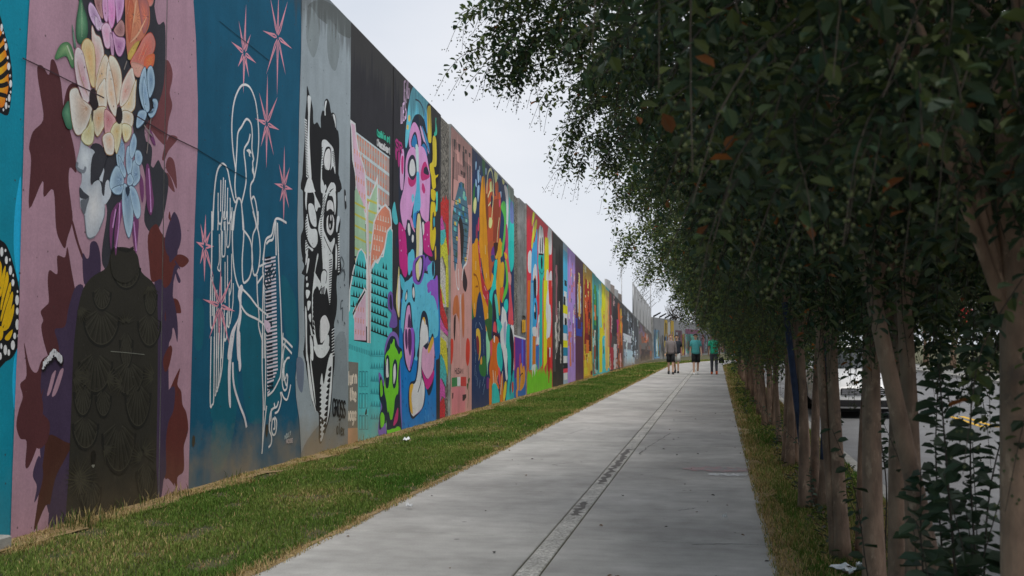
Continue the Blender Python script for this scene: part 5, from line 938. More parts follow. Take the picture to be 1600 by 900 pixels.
stripes('panel of turquoise, yellow and sand stripes', 935.5, 952, '48b0b8', [('e8c818', .25, .65, .4, .99), ('e0b858', .6, 1, .05, .97), ('e8c420', .05, .3, .02, .5), ('3fb8c0', .4, .6, .02, .42), ('d8a860', .65, .82, .02, .6), ('c9885a', .84, .98, .3, .9), ('2a2a2c', .38, .46, .22, .3), ('c9b898', .55, .66, .3, .52), ('8fc0a8', .02, .2, .5, .95), ('b86a50', .45, .52, .45, .7)])
stripes('dark panel with crimson, magenta and orange drips', 952, 973, '4a4444', [('8a2f38', .02, .15, .2, .97), ('2f2c30', .25, .6, .45, .98), ('b8b4b4', .3, .55, .02, .35), ('9a2f3a', .08, .28, .02, .3), ('b8502c', .62, .78, .3, .95), ('a82f6a', .55, .66, .4, .7), ('d8a830', .82, .9, .3, .9), ('7a3f20', .7, .98, .02, .4), ('c96a2c', .88, .97, .35, .8)] + rnd(['6a3a40', 'c9a0a0', '3a3a40', 'a05a3a'], 18, .04, .1, .08, .3))
stripes('grey panel with smoky blue and white spray', 973, 998, '6a6c72', [('8fa0b0', .1, .5, .02, .3), ('a8c0d0', .2, .7, .05, .28), ('3a3c40', .0, .3, .55, .98), ('34363a', .35, .62, .6, .98), ('b8bcc4', .05, .6, .42, .55), ('9aa8b4', .5, .9, .3, .5), ('4a4c50', .65, .95, .3, .95)] + rnd(['5a6068', 'a8b4c0', '404448', 'c0ccd8'], 30, .03, .09, .06, .25), 'paintg')
stripes('weathered end panel with rust and grey scrawls', 998, 1019, '6a6462', [('a0604a', .2, .7, .62, .85), ('b86a48', .35, .55, .55, .75), ('4a4040', .1, .9, .05, .35), ('7a6a80', .05, .4, .7, .95)] + rnd(['8a5a48', '4a4444', 'a8a0a0', '7a6058', '5a4a44'], 26, .04, .14, .05, .25), 'paintg')
# ------------------------------------------------------------------ far end: second wall, fence on the coping, poles
FA, FB = Vector((-5.2, 88.5, 0)), Vector((6.6, 198, 0)); FD = (FB - FA).normalized(); FL = (FB - FA).length; FNr = Vector((FD.y, -FD.x, 0))
far = tag(empty('graffiti_wall', FA), 'far concrete graffiti wall with slanted brackets along its top, beyond the long mural wall', 'wall')
def fpt(u, z, off=0): p = FD * u + FNr * off; return (p.x, p.y, z)
npan = 18; FH = 3.55
for i in range(npan):
    u0, u1 = FL * i / npan + .01, FL * (i + 1) / npan - .01
    v = [fpt(u0, -.3, -.25), fpt(u1, -.3, -.25), fpt(u1, FH, -.25), fpt(u0, FH, -.25), fpt(u0, -.3), fpt(u1, -.3), fpt(u1, FH), fpt(u0, FH)]
    mesh('panel', v, [(4, 5, 6, 7), (3, 2, 1, 0), (7, 6, 2, 3), (4, 7, 3, 0), (5, 1, 2, 6)], M['wallc'], far)
    # slanted bracket on the coping
    for q in (.0, .5):
        uu = u0 + (u1 - u0) * q; b = MB(); b.add([fpt(uu, FH - .02, .02), fpt(uu + .22, FH - .02, .02), fpt(uu + .22, FH + .12, .02), fpt(uu, FH + .12, .02), fpt(uu, FH + .32, .62), fpt(uu + .22, FH + .32, .62), fpt(uu + .22, FH + .42, .62), fpt(uu, FH + .42, .62)], [(0, 1, 2, 3), (4, 7, 6, 5), (0, 4, 5, 1), (3, 2, 6, 7), (0, 3, 7, 4), (1, 5, 6, 2)]); b.build('bracket', M['black'], far)
fv = []; ff = []; fc = []
def fq(c, u0, u1, z0, z1, off):
    n = 6; A = []; B = []
    for k in range(n + 1):
        z = z0 + (z1 - z0) * k / n; A.append(fpt(u0 + rr.uniform(-.12, .12), z, off)); B.append(fpt(u1 + rr.uniform(-.12, .12), z, off))
    b = len(fv); fv.extend(A + B)
    for k in range(n): ff.append((b + k, b + n + 1 + k, b + n + 2 + k, b + k + 1))
    fc.extend([hexlin(c, KP)] * (2 * n + 2))
off = .004
def seq(spec):
    global off
    for s_ in spec: off += .0012; fq(*s_, off)
# bands read along the wall: pale grey top half, tagged lower half
seq([('9a9ca0', .2, FL, 1.9, 3.5)])
seq([('6f9fc0', .4, 3.2, .1, 2.5), ('2c3a4c', .8, 1.2, .2, 2.6), ('8fc0dc', 1.5, 2.6, .3, 2.2), ('2a2c34', 2.7, 3.1, .2, 2.5), ('d0a81c', 6.0, 7.8, .3, 3.45), ('1c1c1c', 6.6, 7.2, .2, 3.2), ('d8d4d0', 8.0, 9.2, .4, 3.3), ('d0a81c', 9.6, 11.6, .5, 3.45), ('2b2626', 10.3, 10.7, .4, 2.2), ('5a2f44', 12.5, 17, .2, 2.6), ('b0b4bc', 13.2, 14.2, .4, 2.4), ('2c2c34', 15, 15.8, .1, 2.4), ('8a3a50', 16, 19, .2, 2.2), ('3a9a90', 19.5, 30, .4, 2.4), ('2a6a70', 21, 22, .3, 2.3), ('5ac0a8', 23.5, 25.5, .5, 2.1), ('7a3a60', 19.5, 30, 2.3, 2.8), ('1f4a54', 27, 28, .3, 2.4), ('6a6a78', 31, 40, .2, 2.4), ('8a3040', 33, 35, .2, 2.3), ('3a3a44', 36, 37.5, .2, 2.6), ('9a5a78', 41, 50, .2, 2.5), ('4a7a8a', 44, 46, .2, 2.3), ('5a5a70', 50, 60, .2, 2.4), ('9a3a3a', 53, 57, .2, 2.6), ('6ab83a', 60, 80, .2, 2.6), ('2fa060', 64, 68, .3, 2.2), ('d0d040', 70, 73, .4, 2.4), ('2a7a3a', 75, 79, .2, 2.4), ('b07a5a', 81, FL, .2, 2.9)])
for _ in range(170):
    u = rr.uniform(.5, FL - 1); c = rr.choice(['3a3a40', 'c9c9cc', '8a3a50', '3f8a9a', '5a8ab0', '2a2a30', '9a6a40', '7a9aa8', '6a3f6a', 'b8a040']); seq([(c, u, u + rr.uniform(.12, .5), rr.uniform(.1, .9), rr.uniform(1.2, 2.5))])
fo = mesh('graffiti', fv, ff, M['paint'], far, vcols=fc)

M['galv'] = simple('galvanised_steel', (.34, .35, .36), .45, .2, 12, .6)
M['screen'] = simple('pale_screen_mesh', (.42, .42, .42), .8, .12, 3)
M['rustscreen'] = simple('brown_screen_board', (.3, .25, .22), .8, .2, 3)
fence = tag(empty('screened_fence', (XW - .1, 70, 0)), 'tall pale screened fence with outward barbed-wire arms standing on the wall end', 'fence')
FI = Matrix.Translation((-XW + .1, -70, 0))
def fpart(o): o.parent = fence; o.matrix_parent_inverse = FI; return o
fy = [wall_y(x) for x in (992, 997, 1002, 1007, 1011.5, 1015.5, 1019)]
fz = lambda y: ztop(y) + 2.25
for i, y in enumerate(fy):
    b = MB().tube([(XW - .1, y, ztop(y) - .3), (XW - .1, y, fz(y))], .05, 8); fpart(b.build('post', M['galv'], smooth=True))
    b = MB().tube([(XW - .1, y, fz(y) - .02), (XW + .38, y, fz(y) + .42)], .025, 6); fpart(b.build('barbed_wire_arm', M['galv']))
for a, b_ in zip(fy[:-1], fy[1:]):
    v = []
    for x in (XW - .115, XW - .085): v += [(x, a + .05, ztop(a) + .03), (x, b_ - .05, ztop(b_) + .03), (x, b_ - .05, fz(b_) - .06), (x, a + .05, fz(a) - .06)]
    fpart(mesh('screen_panel', v, [(0, 1, 2, 3), (7, 6, 5, 4), (3, 2, 6, 7), (0, 4, 5, 1), (0, 3, 7, 4), (1, 5, 6, 2)], M['screen']))
for k in range(3):
    o_ = .12 + .12 * k; b = MB().tube([(XW - .1 + o_, y, fz(y) + o_ * .92) for y in fy], .008, 4); fpart(b.build('wire', M['galv']))
hut = tag(empty('board_screen', (XW - 1.2, wall_y(978), 0)), 'brown board screen rising behind the wall beside the pale fence', 'screen')
for k in range(4):
    y0 = wall_y(978) + k * 2.6; z = ztop(y0) + 1.7 - .02 * k
    b = MB().box(-.05, .05, k * 2.6 + .02, k * 2.6 + 2.56, 0, z, .01); b.build('board', M['rustscreen'] if k % 2 else M['screen'], hut)
def pole(name, label, x, y, h, r, cat, arm=0):
    o = tag(empty(name, (x, y, 0)), label, cat)
    MB().tube([(0, 0, -.2), (0, 0, h * .5), (0, 0, h)], [r, r * .85, r * .6], 10).build('shaft', M['galv'], o, True)
    MB().tube([(0, 0, 0), (0, 0, .25)], [r * 1.8, r * 1.7], 10).build('base', M['galv'], o)
    if arm:
        MB().tube([(0, 0, h - .1), (arm * .5, 0, h + .25), (arm, 0, h + .3)], r * .4, 8).build('arm', M['galv'], o, True); MB().box(arm - .1, arm + .45, -.12, .12, h + .24, h + .36, .03).build('lamp_head', M['galv'], o)
    return o
pole('utility_pole', 'slim grey pole rising at the end of the fence', -5.6, 92, 8.1, .06, 'pole')
pole('utility_pole', 'leaning-free thin grey mast behind the brown board screen'.replace('leaning-free ', ''), -6.6, 75, 6.9, .05, 'pole')
# building and trees across the street (seen in glimpses between the trunks)
M['brick'] = simple('brown_render', (.23, .17, .13), .85, .2, 4, 0, .2); M['roof'] = simple('dark_roof', (.1, .085, .08), .8, .2, 6)
M['glass'] = simple('dark_glass', (.03, .035, .04), .12, .1, 2, 0, 0, .6); M['trim'] = simple('white_trim', (.7, .7, .68), .6, .08, 5)
bld = tag(empty('house', (17, 40, 0)), 'low brown rendered house with dark pitched roof across the street', 'house')
MB().box(-3.5, 6, -14, 14, -.2, 3.1, .02).build('wall', M['brick'], bld)
rf = MB(); rf.add([(-4.1, -14.6, 3.08), (6.6, -14.6, 3.08), (6.6, 14.6, 3.08), (-4.1, 14.6, 3.08), (1.25, -14.6, 5.4), (1.25, 14.6, 5.4), (-4.1, -14.6, 3.0), (6.6, -14.6, 3.0), (6.6, 14.6, 3.0), (-4.1, 14.6, 3.0)], [(0, 4, 5, 3), (1, 2, 5, 4), (0, 1, 4), (2, 3, 5), (6, 9, 8, 7), (0, 6, 7, 1), (1, 7, 8, 2), (2, 8, 9, 3), (3, 9, 6, 0)]); rf.build('roof', M['roof'], bld)
for k in range(5):
    y = -11.5 + k * 5; wdw = MB().box(-3.56, -3.48, y, y + 1.4, 1, 2.3, .01).build('window', M['trim'], bld); MB().box(-3.59, -3.55, y + .1, y + 1.3, 1.1, 2.2).build('pane', M['glass'], wdw)
# ------------------------------------------------------------------ crape myrtles: stems, limbs, leafy crowns with seed clusters
def leaf_into(V, F, C, p, d, n, L, W, col):
    """one leaf: six-sided blade folded along its midrib"""
    s_ = d.cross(n); s_ = s_.normalized() if s_.length > 1e-6 else d.orthogonal().normalized()
    nn = s_.cross(d); b = len(V); dn = nn * (W * .22)
    V += [p, p + d * L * .38 + s_ * W * .5 + dn, p + d * L * .78 + s_ * W * .4 + dn, p + d * L - nn * L * .06, p + d * L * .78 - s_ * W * .4 + dn, p + d * L * .38 - s_ * W * .5 + dn]
    F += [(b, b + 1, b + 2, b + 3), (b, b + 3, b + 4, b + 5)]; C += [col, col]
def leafcol(r, bias=0.0):
    t = r.random(); k = .7 + .6 * r.random()
    if t < .012: c = (.22, .07, .015)
    elif t < .30 + bias: c = (.082, .104, .034)
    elif t < .62: c = (.05, .078, .034)
    else: c = (.034, .06, .033)
    return tuple(x * k * .82 for x in c)
def crown(seed, twigs, rx, ry, zc, up, dn, leafL=.05, zmin=1.5, droop=.12, per=18, keep=None, bias=0.0, shell=.42, clumps=(), lum=1.0):
    r = random.Random(seed); V = []; F = []; C = []; SV = MB(); TW = MB(); ends = []
    ph = [r.uniform(0, 6.28) for _ in range(8)]
    def lump(a, e): return 1 + .16 * math.sin(3 * a + ph[0]) * math.cos(2 * e + ph[1]) + .13 * math.sin(5 * a + 3 * e + ph[2]) + .1 * math.sin(9 * a + ph[3]) * math.sin(6 * e + ph[4])
    done = 0; tries = 0; extra = [c for c in clumps for _ in range(c[4])]; twigs += len(extra)
    while done < twigs and tries < twigs * 8:
        tries += 1; ex = extra[done] if done < len(extra) else None
        a = r.uniform(0, 6.283); e = math.asin(r.uniform(-1, 1)); rad = r.random() ** shell * lump(a, e)
        dirv = Vector((math.cos(a) * math.cos(e), math.sin(a) * math.cos(e), math.sin(e)))
        hz = math.hypot(dirv.x, dirv.y) * rad; p = Vector((dirv.x * rx * rad, dirv.y * ry * rad, zc + (dirv.z * up * rad if dirv.z > 0 else -dn * (-dirv.z * rad) ** .6 * max(.15, 1 - .55 * hz * hz))))
        if ex: p = Vector(ex[:3]) + dirv * ex[3] * r.random() ** .5; rad = 1.0; dirv = (dirv + Vector((-.8, 0, -.2))).normalized()
        # airy clumping: skip parts of the volume
        if not ex and mnoise.noise(Vector((p.x * 1.5 + seed * 7, p.y * 1.5, p.z * 1.5))) < -.11 and r.random() < .92: continue
        if p.z < zmin + r.uniform(0, .4): continue
        if keep and not ex and not keep(p): continue
        d = (dirv * .8 + Vector((r.uniform(-.7, .7), r.uniform(-.7, .7), r.uniform(-.5, .4) - droop * rad))).normalized()
        L = r.uniform(.2, .42); q = p.copy(); pts = [q.copy()]; nl = per + r.randint(-4, 4)
        for k in range(nl):
            q = q + d * (L / nl); d = (d + Vector((r.uniform(-.1, .1), r.uniform(-.1, .1), -.05))).normalized()
            if k % 4 == 3: pts.append(q.copy())
            o = d.orthogonal(); o.rotate(Matrix.Rotation(k * 2.4 + r.uniform(-.5, .5), 3, d)); ld = (o + d * .5 + Vector((0, 0, -.25))).normalized()
            n_l = Vector((r.uniform(-.6, .6), r.uniform(-.6, .6), 1)).normalized(); l_ = leafL * r.uniform(.65, 1.3)
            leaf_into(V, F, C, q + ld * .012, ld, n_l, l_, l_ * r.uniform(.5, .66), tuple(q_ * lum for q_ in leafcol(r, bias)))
        pts.append(q.copy()); TW.tube(pts, [.0026] * (len(pts) - 1) + [.0014], 3, False)
        if rad > .55 and r.random() < .5:
            ends.append((q.copy(), d.copy()))
        done += 1
    for q, d in ends:                                # seed panicles hang from the outer twigs
        d = (d + Vector((0, 0, -.5))).normalized(); tip = q + d * r.uniform(.14, .26); TW.tube([q, tip], [.002, .0014], 3, False)
        for k in range(r.randint(8, 18)):
            u = r.random(); c = q.lerp(tip, u) + Vector((r.uniform(-1, 1), r.uniform(-1, 1), r.uniform(-1, .6))) * .045; s_ = r.uniform(.004, .0065)
            SV.add([(c.x, c.y, c.z + s_ * 1.2), (c.x + s_, c.y, c.z), (c.x, c.y + s_, c.z), (c.x - s_, c.y, c.z), (c.x, c.y - s_, c.z), (c.x, c.y, c.z - s_ * 1.2)], [(0, 1, 2), (0, 2, 3), (0, 3, 4), (0, 4, 1), (5, 2, 1), (5, 3, 2), (5, 4, 3), (5, 1, 4)])
    return V, F, C, SV, TW
M['seed'] = simple('green_seed_capsules', (.065, .075, .028), .6, .35, 20); M['twig'] = simple('twig', (.04, .032, .024), .8, .2, 20)
def stem_pts(r, x0, y0, x1, y1, z1, wob=.05, n=9):
    pts = []; a, b = r.uniform(0, 6), r.uniform(0, 6)
    for k in range(n + 1):
        u = k / n; z = -.12 + (z1 + .12) * u; pts.append(Vector((x0 + (x1 - x0) * u ** 1.3 + wob * math.sin(3.5 * u + a) * u, y0 + (y1 - y0) * u ** 1.3 + wob * math.sin(4 * u + b) * u, z)))
    return pts
def tree(label, x, y, seed, stems, crown_data, zc=3.4, rx=2.3, blue=()):
    """stems: (dx, dy, lean_x, lean_y, radius)"""
    r = random.Random(seed); o = tag(empty('crape_myrtle', (x, y, 0), 0), label, 'tree', 'crape myrtles along the path'); ends = []
    for i, (dx, dy, lx, ly, ra) in enumerate(stems):
        z1 = r.uniform(2.3, 2.9); pts = stem_pts(r, dx, dy, dx + lx, dy + ly, z1)
        rad = [ra * (1.35 if k == 0 else 1.12 if k == 1 else 1) * (1 - .045 * k) for k in range(len(pts))]
        if i in blue:
            MB().tube(pts[:3], rad[:3], 12, False).build('trunk', M['bark'], o, True); MB().tube(pts[2:7], [q * 1.012 for q in rad[2:7]], 12, False).build('painted_band', M['bluebark'], o, True)
            MB().tube(pts[6:], rad[6:], 12).build('trunk', M['bark'], o, True)
        else: MB().tube(pts, rad, 12).build('trunk', M['bark'], o, True)
        ends.append((pts[-1], pts[-1] - pts[-3], rad[-1])); ends.append((pts[-4], pts[-3] - pts[-5], rad[-4] * .7))
    lb = MB()
    for (p, d, ra) in ends:
        for k in range(3):
            a = r.uniform(0, 6.28); t_ = Vector((math.cos(a) * rx * r.uniform(.45, .85), math.sin(a) * rx * r.uniform(.45, .85), zc + r.uniform(-.2, 1.4)))
            mid = p.lerp(t_, .45) + Vector((0, 0, .25)); lb.tube([p - d.normalized() * .03, p.lerp(mid, .5) + d.normalized() * .08, mid, mid.lerp(t_, .5) + Vector((0, 0, .06)), t_], [ra * .72, ra * .55, ra * .4, ra * .26, ra * .1], 7)
    lb.build('limb', M['bark'], o, True)
    if isinstance(crown_data, tuple):
        V, F, C, SV, TW = crown_data; c = mesh('crown', [tuple(v) for v in V], F, M['leaf'], o, cols=C)
        SV.build('seed_clusters', M['seed'], c)['kind'] = 'stuff'; TW.build('twigs', M['twig'], c)['kind'] = 'stuff'
    else:
        c = crown_data.copy(); COL.objects.link(c); c.parent = o
        for ch in crown_data.children: q = ch.copy(); COL.objects.link(q); q.parent = c
    c.rotation_euler[2] = 0
    return o, c
def prune(x, y, k, c):
    """the path side of the nearest trees is cut back to fit the canopy outline and let light onto the path"""
    return lambda p: (Vector((p.x + x, p.y + y, p.z)) - EYE).length > 1.3 and p.x + x > -(k * (p.y + y) + c) and p.z > 1.25 + .75 * max(0, min(1, (1.0 - p.x - x) / .5)) + 1.6 * max(0, min(1, (.25 - p.x - x) / 1.1))
T = []
A = crown(21, 1900, 1.75, 1.8, 3.2, 1.9, 1.9, .056, 1.2, .15, 18, prune(.95, 3.6, .05, .05), 0, .42, (), 1.0)  # both nearest crowns are shaped to let more light down on the path
T.append(tree('crape myrtle whose thick forked trunk stands by the glossy-leaved shoots', 0.93, 3.6, 1, [(0, 0, -.02, .1, .058), (.05, .12, .22, .3, .05), (.2, .1, .45, .2, .045)], A, rx=1.3))
B = crown(22, 2100, 2.2, 1.9, 3.3, 2.0, 2.0, .054, 1.3, .12, 18, prune(.97, 5.85, .1, -.1), 0, .42, (), 1.15)
T.append(tree('crape myrtle with four pale stems, one of them leaning and scarred', .97, 5.85, 2, [(-.1, .5, -.02, .25, .062), (-.08, -.2, 0, .05, .054), (-.04, -.34, .0, -.1, .047), (.02, -1.0, -.5, .15, .046)], B, rx=1.7))
Cc = crown(23, 2500, 2.45, 1.9, 3.45, 2.1, 2.1, .052, 1.3, .15, 18, prune(.9, 7.65, .17, -.15), 0, .42, ((-2.28, 0, 3.85, .33, 80), (-1.75, .6, 3.95, .35, 60), (-1.8, -.2, 4.3, .45, 90)), 1.7)
T.append(tree('crape myrtle with a slim twin stem and orange-brown bark at the foot', .87, 7.65, 3, [(-.03, 0, -.06, .1, .052), (-.07, .05, -.16, -.1, .036), (.12, .12, .1, .3, .05)], Cc))
T.append(tree('crape myrtle with its stems painted dark blue', .84, 9.95, 4, [(-.08, 0, -.05, .1, .05), (.1, .0, .05, .12, .058), (-.02, .1, -.4, -.3, .036), (.02, .15, .2, .5, .045)], crown(24, 2000, 1.9, 2.1, 3.4, 2.1, 2.1, .052, 1.25, .12, 18, prune(.84, 9.95, .1, -.05), .05, .42, ((-1.95, .1, 3.55, .32, 60), (-1.7, -.2, 4.1, .4, 50)), 1.7), blue=(1, 2)))
protos = [T[2][1], T[3][1]]
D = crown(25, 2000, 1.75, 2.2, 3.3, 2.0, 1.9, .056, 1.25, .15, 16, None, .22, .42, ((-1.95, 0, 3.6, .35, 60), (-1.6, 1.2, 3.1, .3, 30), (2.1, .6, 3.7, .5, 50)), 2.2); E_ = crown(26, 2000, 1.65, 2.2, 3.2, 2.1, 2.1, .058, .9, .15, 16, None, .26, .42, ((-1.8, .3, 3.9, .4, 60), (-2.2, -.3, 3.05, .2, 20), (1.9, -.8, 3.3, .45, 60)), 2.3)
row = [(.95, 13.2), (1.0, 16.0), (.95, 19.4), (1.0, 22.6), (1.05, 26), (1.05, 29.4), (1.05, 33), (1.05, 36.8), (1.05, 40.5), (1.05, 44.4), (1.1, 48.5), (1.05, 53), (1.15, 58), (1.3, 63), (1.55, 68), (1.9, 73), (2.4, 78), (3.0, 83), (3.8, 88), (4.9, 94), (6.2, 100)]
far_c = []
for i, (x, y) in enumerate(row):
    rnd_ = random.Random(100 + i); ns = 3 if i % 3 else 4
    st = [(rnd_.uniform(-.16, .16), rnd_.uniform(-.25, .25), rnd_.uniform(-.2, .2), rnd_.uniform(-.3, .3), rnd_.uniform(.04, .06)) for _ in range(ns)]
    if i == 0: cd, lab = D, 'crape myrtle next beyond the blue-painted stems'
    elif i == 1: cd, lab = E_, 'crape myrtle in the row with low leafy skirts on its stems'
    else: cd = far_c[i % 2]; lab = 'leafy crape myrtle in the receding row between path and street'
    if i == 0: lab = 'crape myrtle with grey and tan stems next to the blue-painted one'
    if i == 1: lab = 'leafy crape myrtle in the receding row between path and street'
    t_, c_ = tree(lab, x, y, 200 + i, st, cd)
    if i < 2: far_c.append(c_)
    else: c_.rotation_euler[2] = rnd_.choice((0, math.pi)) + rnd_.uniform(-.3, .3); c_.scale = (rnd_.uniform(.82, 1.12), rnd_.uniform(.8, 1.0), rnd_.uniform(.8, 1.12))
# trees across the street
for i, (x, y, s_) in enumerate(((14.5, 16, 1.3), (14.2, 24, 1.35), (15, 9, 1.25), (14.3, 52, 1.5), (14, 60, 1.4), (14.4, 70, 1.5), (15, 82, 1.6), (9, 120, 1.5), (14, 100, 1.6))):
    rnd_ = random.Random(300 + i); t_, c_ = tree('bushy tree standing across the street', x, y, 400 + i, [(0, 0, .1, .1, .09), (.1, .1, .3, -.2, .06)], far_c[i % 2]); c_.rotation_euler[2] = rnd_.uniform(0, 6); t_.scale = (s_, s_, s_ * rnd_.uniform(.9, 1.1)); t_['group'] = 'trees across the street'
    t_.name = 'street_tree'
# bare tree behind the far wall
bt = tag(empty('bare_tree', (-4.2, 112, 0)), 'leafless grey tree behind the far graffiti wall', 'tree'); r = random.Random(5); tb = MB(); bb = MB()
tb.tube([(0, 0, -.1), (.1, 0, 2.5), (.05, .1, 4)], [.14, .1, .07], 8); tb.build('trunk', M['twig'], bt, True)
for k in range(26):
    a = r.uniform(0, 6.28); l_ = r.uniform(1.2, 2.6); p0 = Vector((.06, .05, r.uniform(2.2, 4))); d = Vector((math.cos(a) * .6, math.sin(a) * .6, r.uniform(.5, 1))).normalized(); p1 = p0 + d * l_ * .5; p2 = p0 + d * l_ + Vector((r.uniform(-.3, .3), 0, .2))
    bb.tube([p0, p1, p2], [.05, .03, .012], 5)
    for _ in range(4): e = p1 + Vector((r.uniform(-.8, .8), r.uniform(-.8, .8), r.uniform(.3, 1))); bb.tube([p1, p1.lerp(e, .5) + Vector((0, 0, .05)), e], [.02, .014, .007], 4)
bb.build('branches', M['twig'], bt)

# ---- glossy-leaved sucker shoots at the foot of the trees
def shoot(label, base, pts, nleaf, L, seed, rad=.006, start=.15, group='sucker shoots under the trees'):
    r = random.Random(seed); o = tag(empty('sucker_shoot', base), label, 'shoot', group); pts = [Vector(p) for p in pts]
    cur = []
    n = 24
    cp = [(p.x, p.y) for p in pts]; zz = [(p.z, 0) for p in pts]
    xs = catmull(cp, False, 8); zs = catmull(zz, False, 8); P3 = [Vector((a[0], a[1], b[0])) for a, b in zip(xs, zs)]
    MB().tube(P3, [rad * (1 - .7 * i / len(P3)) for i in range(len(P3))], 6).build('stem', M['twig'], o, True)
    V = []; F = []; C = []
    for k in range(nleaf):
        u = start + (1 - start) * k / (nleaf - 1); f = u * (len(P3) - 1); i = min(int(f), len(P3) - 2); p = P3[i].lerp(P3[i + 1], f - i); d = (P3[i + 1] - P3[i]).normalized()
        q = d.orthogonal(); q.rotate(Matrix.Rotation(k * 2.4 + r.uniform(-1.1, 1.1), 3, d)); ld = (q + d * .3 + Vector((0, 0, r.uniform(-.9, .3)))).normalized(); l_ = L * r.uniform(.7, 1.2) * (1 - .3 * u)
        kk = r.uniform(.7, 1.25); leaf_into(V, F, C, p, ld, (d + Vector((r.uniform(-.9, .9), r.uniform(-1.4, .2), .2))).normalized(), l_, l_ * .58, (.036 * kk, .06 * kk, .033 * kk))
    mesh('leaves', [tuple(v) for v in V], F, M['leaf'], o, cols=C)
    return o
shoot('tall upright shoot with big glossy leaves beside the thick forked trunk', (.86, 4.05, 0), [(0, 0, 0), (-.02, .02, .5), (-.05, 0, 1.0), (-.07, .02, 1.42)], 46, .14, 1, .007, .1)
shoot('bushy low shoot of large dark leaves at the leaning stem', (.86, 4.3, 0), [(0, 0, 0), (-.05, .02, .3), (-.09, .05, .65), (-.08, .1, 1.0)], 64, .13, 2, .006, .05)
shoot('leafy shoot leaning towards the street behind the tall glossy one', (1.02, 4.55, 0), [(0, 0, 0), (.02, .02, .5), (.06, .05, .9), (.16, .1, 1.25)], 60, .085, 3)
shoot('spreading shoot with drooping leaves below the forked trunk', (.9, 3.9, 0), [(0, 0, 0), (.0, 0, .25), (.05, .02, .5), (.1, .04, .75)], 54, .14, 4, .006, .05)
shoot('fine-leaved bushy shoot behind the leaning stem', (1.0, 5.1, 0), [(0, 0, 0), (.0, .05, .5), (-.02, .05, 1.0), (.02, .1, 1.5)], 90, .075, 5, .006, .3)
shoot('dense dark shoot low between leaning stem and forked trunk', (.84, 4.15, 0), [(0, 0, 0), (.02, .05, .2), (.05, .05, .45), (.02, .08, .7)], 66, .12, 15, .006, .05)
shoot('upright shoot with paired leaves just behind the tall glossy one', (.97, 4.4, 0), [(0, 0, 0), (.01, 0, .5), (.0, .03, 1.0), (.03, .05, 1.6)], 60, .11, 16, .006, .25)
for k in range(7):
    r = random.Random(700 + k); x, y = r.uniform(.82, 1.0), r.uniform(3.9, 4.8)
    shoot('one of the crowded dark leafy shoots in the thicket beside the forked trunk', (x, y, 0), [(0, 0, 0), (r.uniform(-.08, .08), .02, .25), (r.uniform(-.12, .1), r.uniform(-.1, .1), .5), (r.uniform(-.16, .12), r.uniform(-.1, .1), r.uniform(.7, 1.1))], 48, r.uniform(.08, .13), 720 + k, .005, .05, 'thicket of leafy shoots')
shoot('thin red-stemmed shoot arching past the palest stem', (.78, 5.6, 0), [(0, 0, 0), (-.05, .02, .35), (-.1, .05, .75), (-.2, .1, 1.05)], 18, .085, 6, .004, .2)
shoot('thin twig with few leaves crossing the twin pale stems', (.87, 5.1, .3), [(0, 0, -.3), (.01, .02, .2), (-.02, .05, .55), (-.12, .1, .85)], 14, .07, 7, .0035, .3)
shoot('leafy shoot filling the gap behind the slim twin stem', (1.15, 7.9, 0), [(0, 0, 0), (.02, .02, .5), (-.03, .05, 1.0), (-.05, .1, 1.6)], 110, .07, 17, .006, .4)
shoot('leafy shoot filling the gap beside the blue-painted stems', (1.1, 10.4, 0), [(0, 0, 0), (.02, .02, .6), (-.03, .05, 1.1), (.05, .1, 1.7)], 110, .07, 18, .006, .4)
for i, (x, y) in enumerate(((.95, 7.3), (.85, 9.6), (.9, 12.7), (.82, 15.6), (.8, 18.9), (.62, 22), (.6, 27), (.62, 31), (.7, 37))):
    r = random.Random(50 + i); shoot('short leafy sucker at the foot of a row tree', (x, y, 0), [(0, 0, 0), (r.uniform(-.1, .1), .02, .2), (r.uniform(-.2, .1), .04, r.uniform(.35, .6))], 26, .07, 60 + i, .005, .05, 'short suckers along the row')
# hanging spray of leaves in front of the stems
sp = shoot('single hanging spray of pale green leaves below the crowns', (.62, 4.35, 1.72), [(0, 0, .3), (-.02, -.02, .15), (-.04, -.03, 0), (-.02, -.04, -.14)], 13, .075, 9, .0035, 0, None)
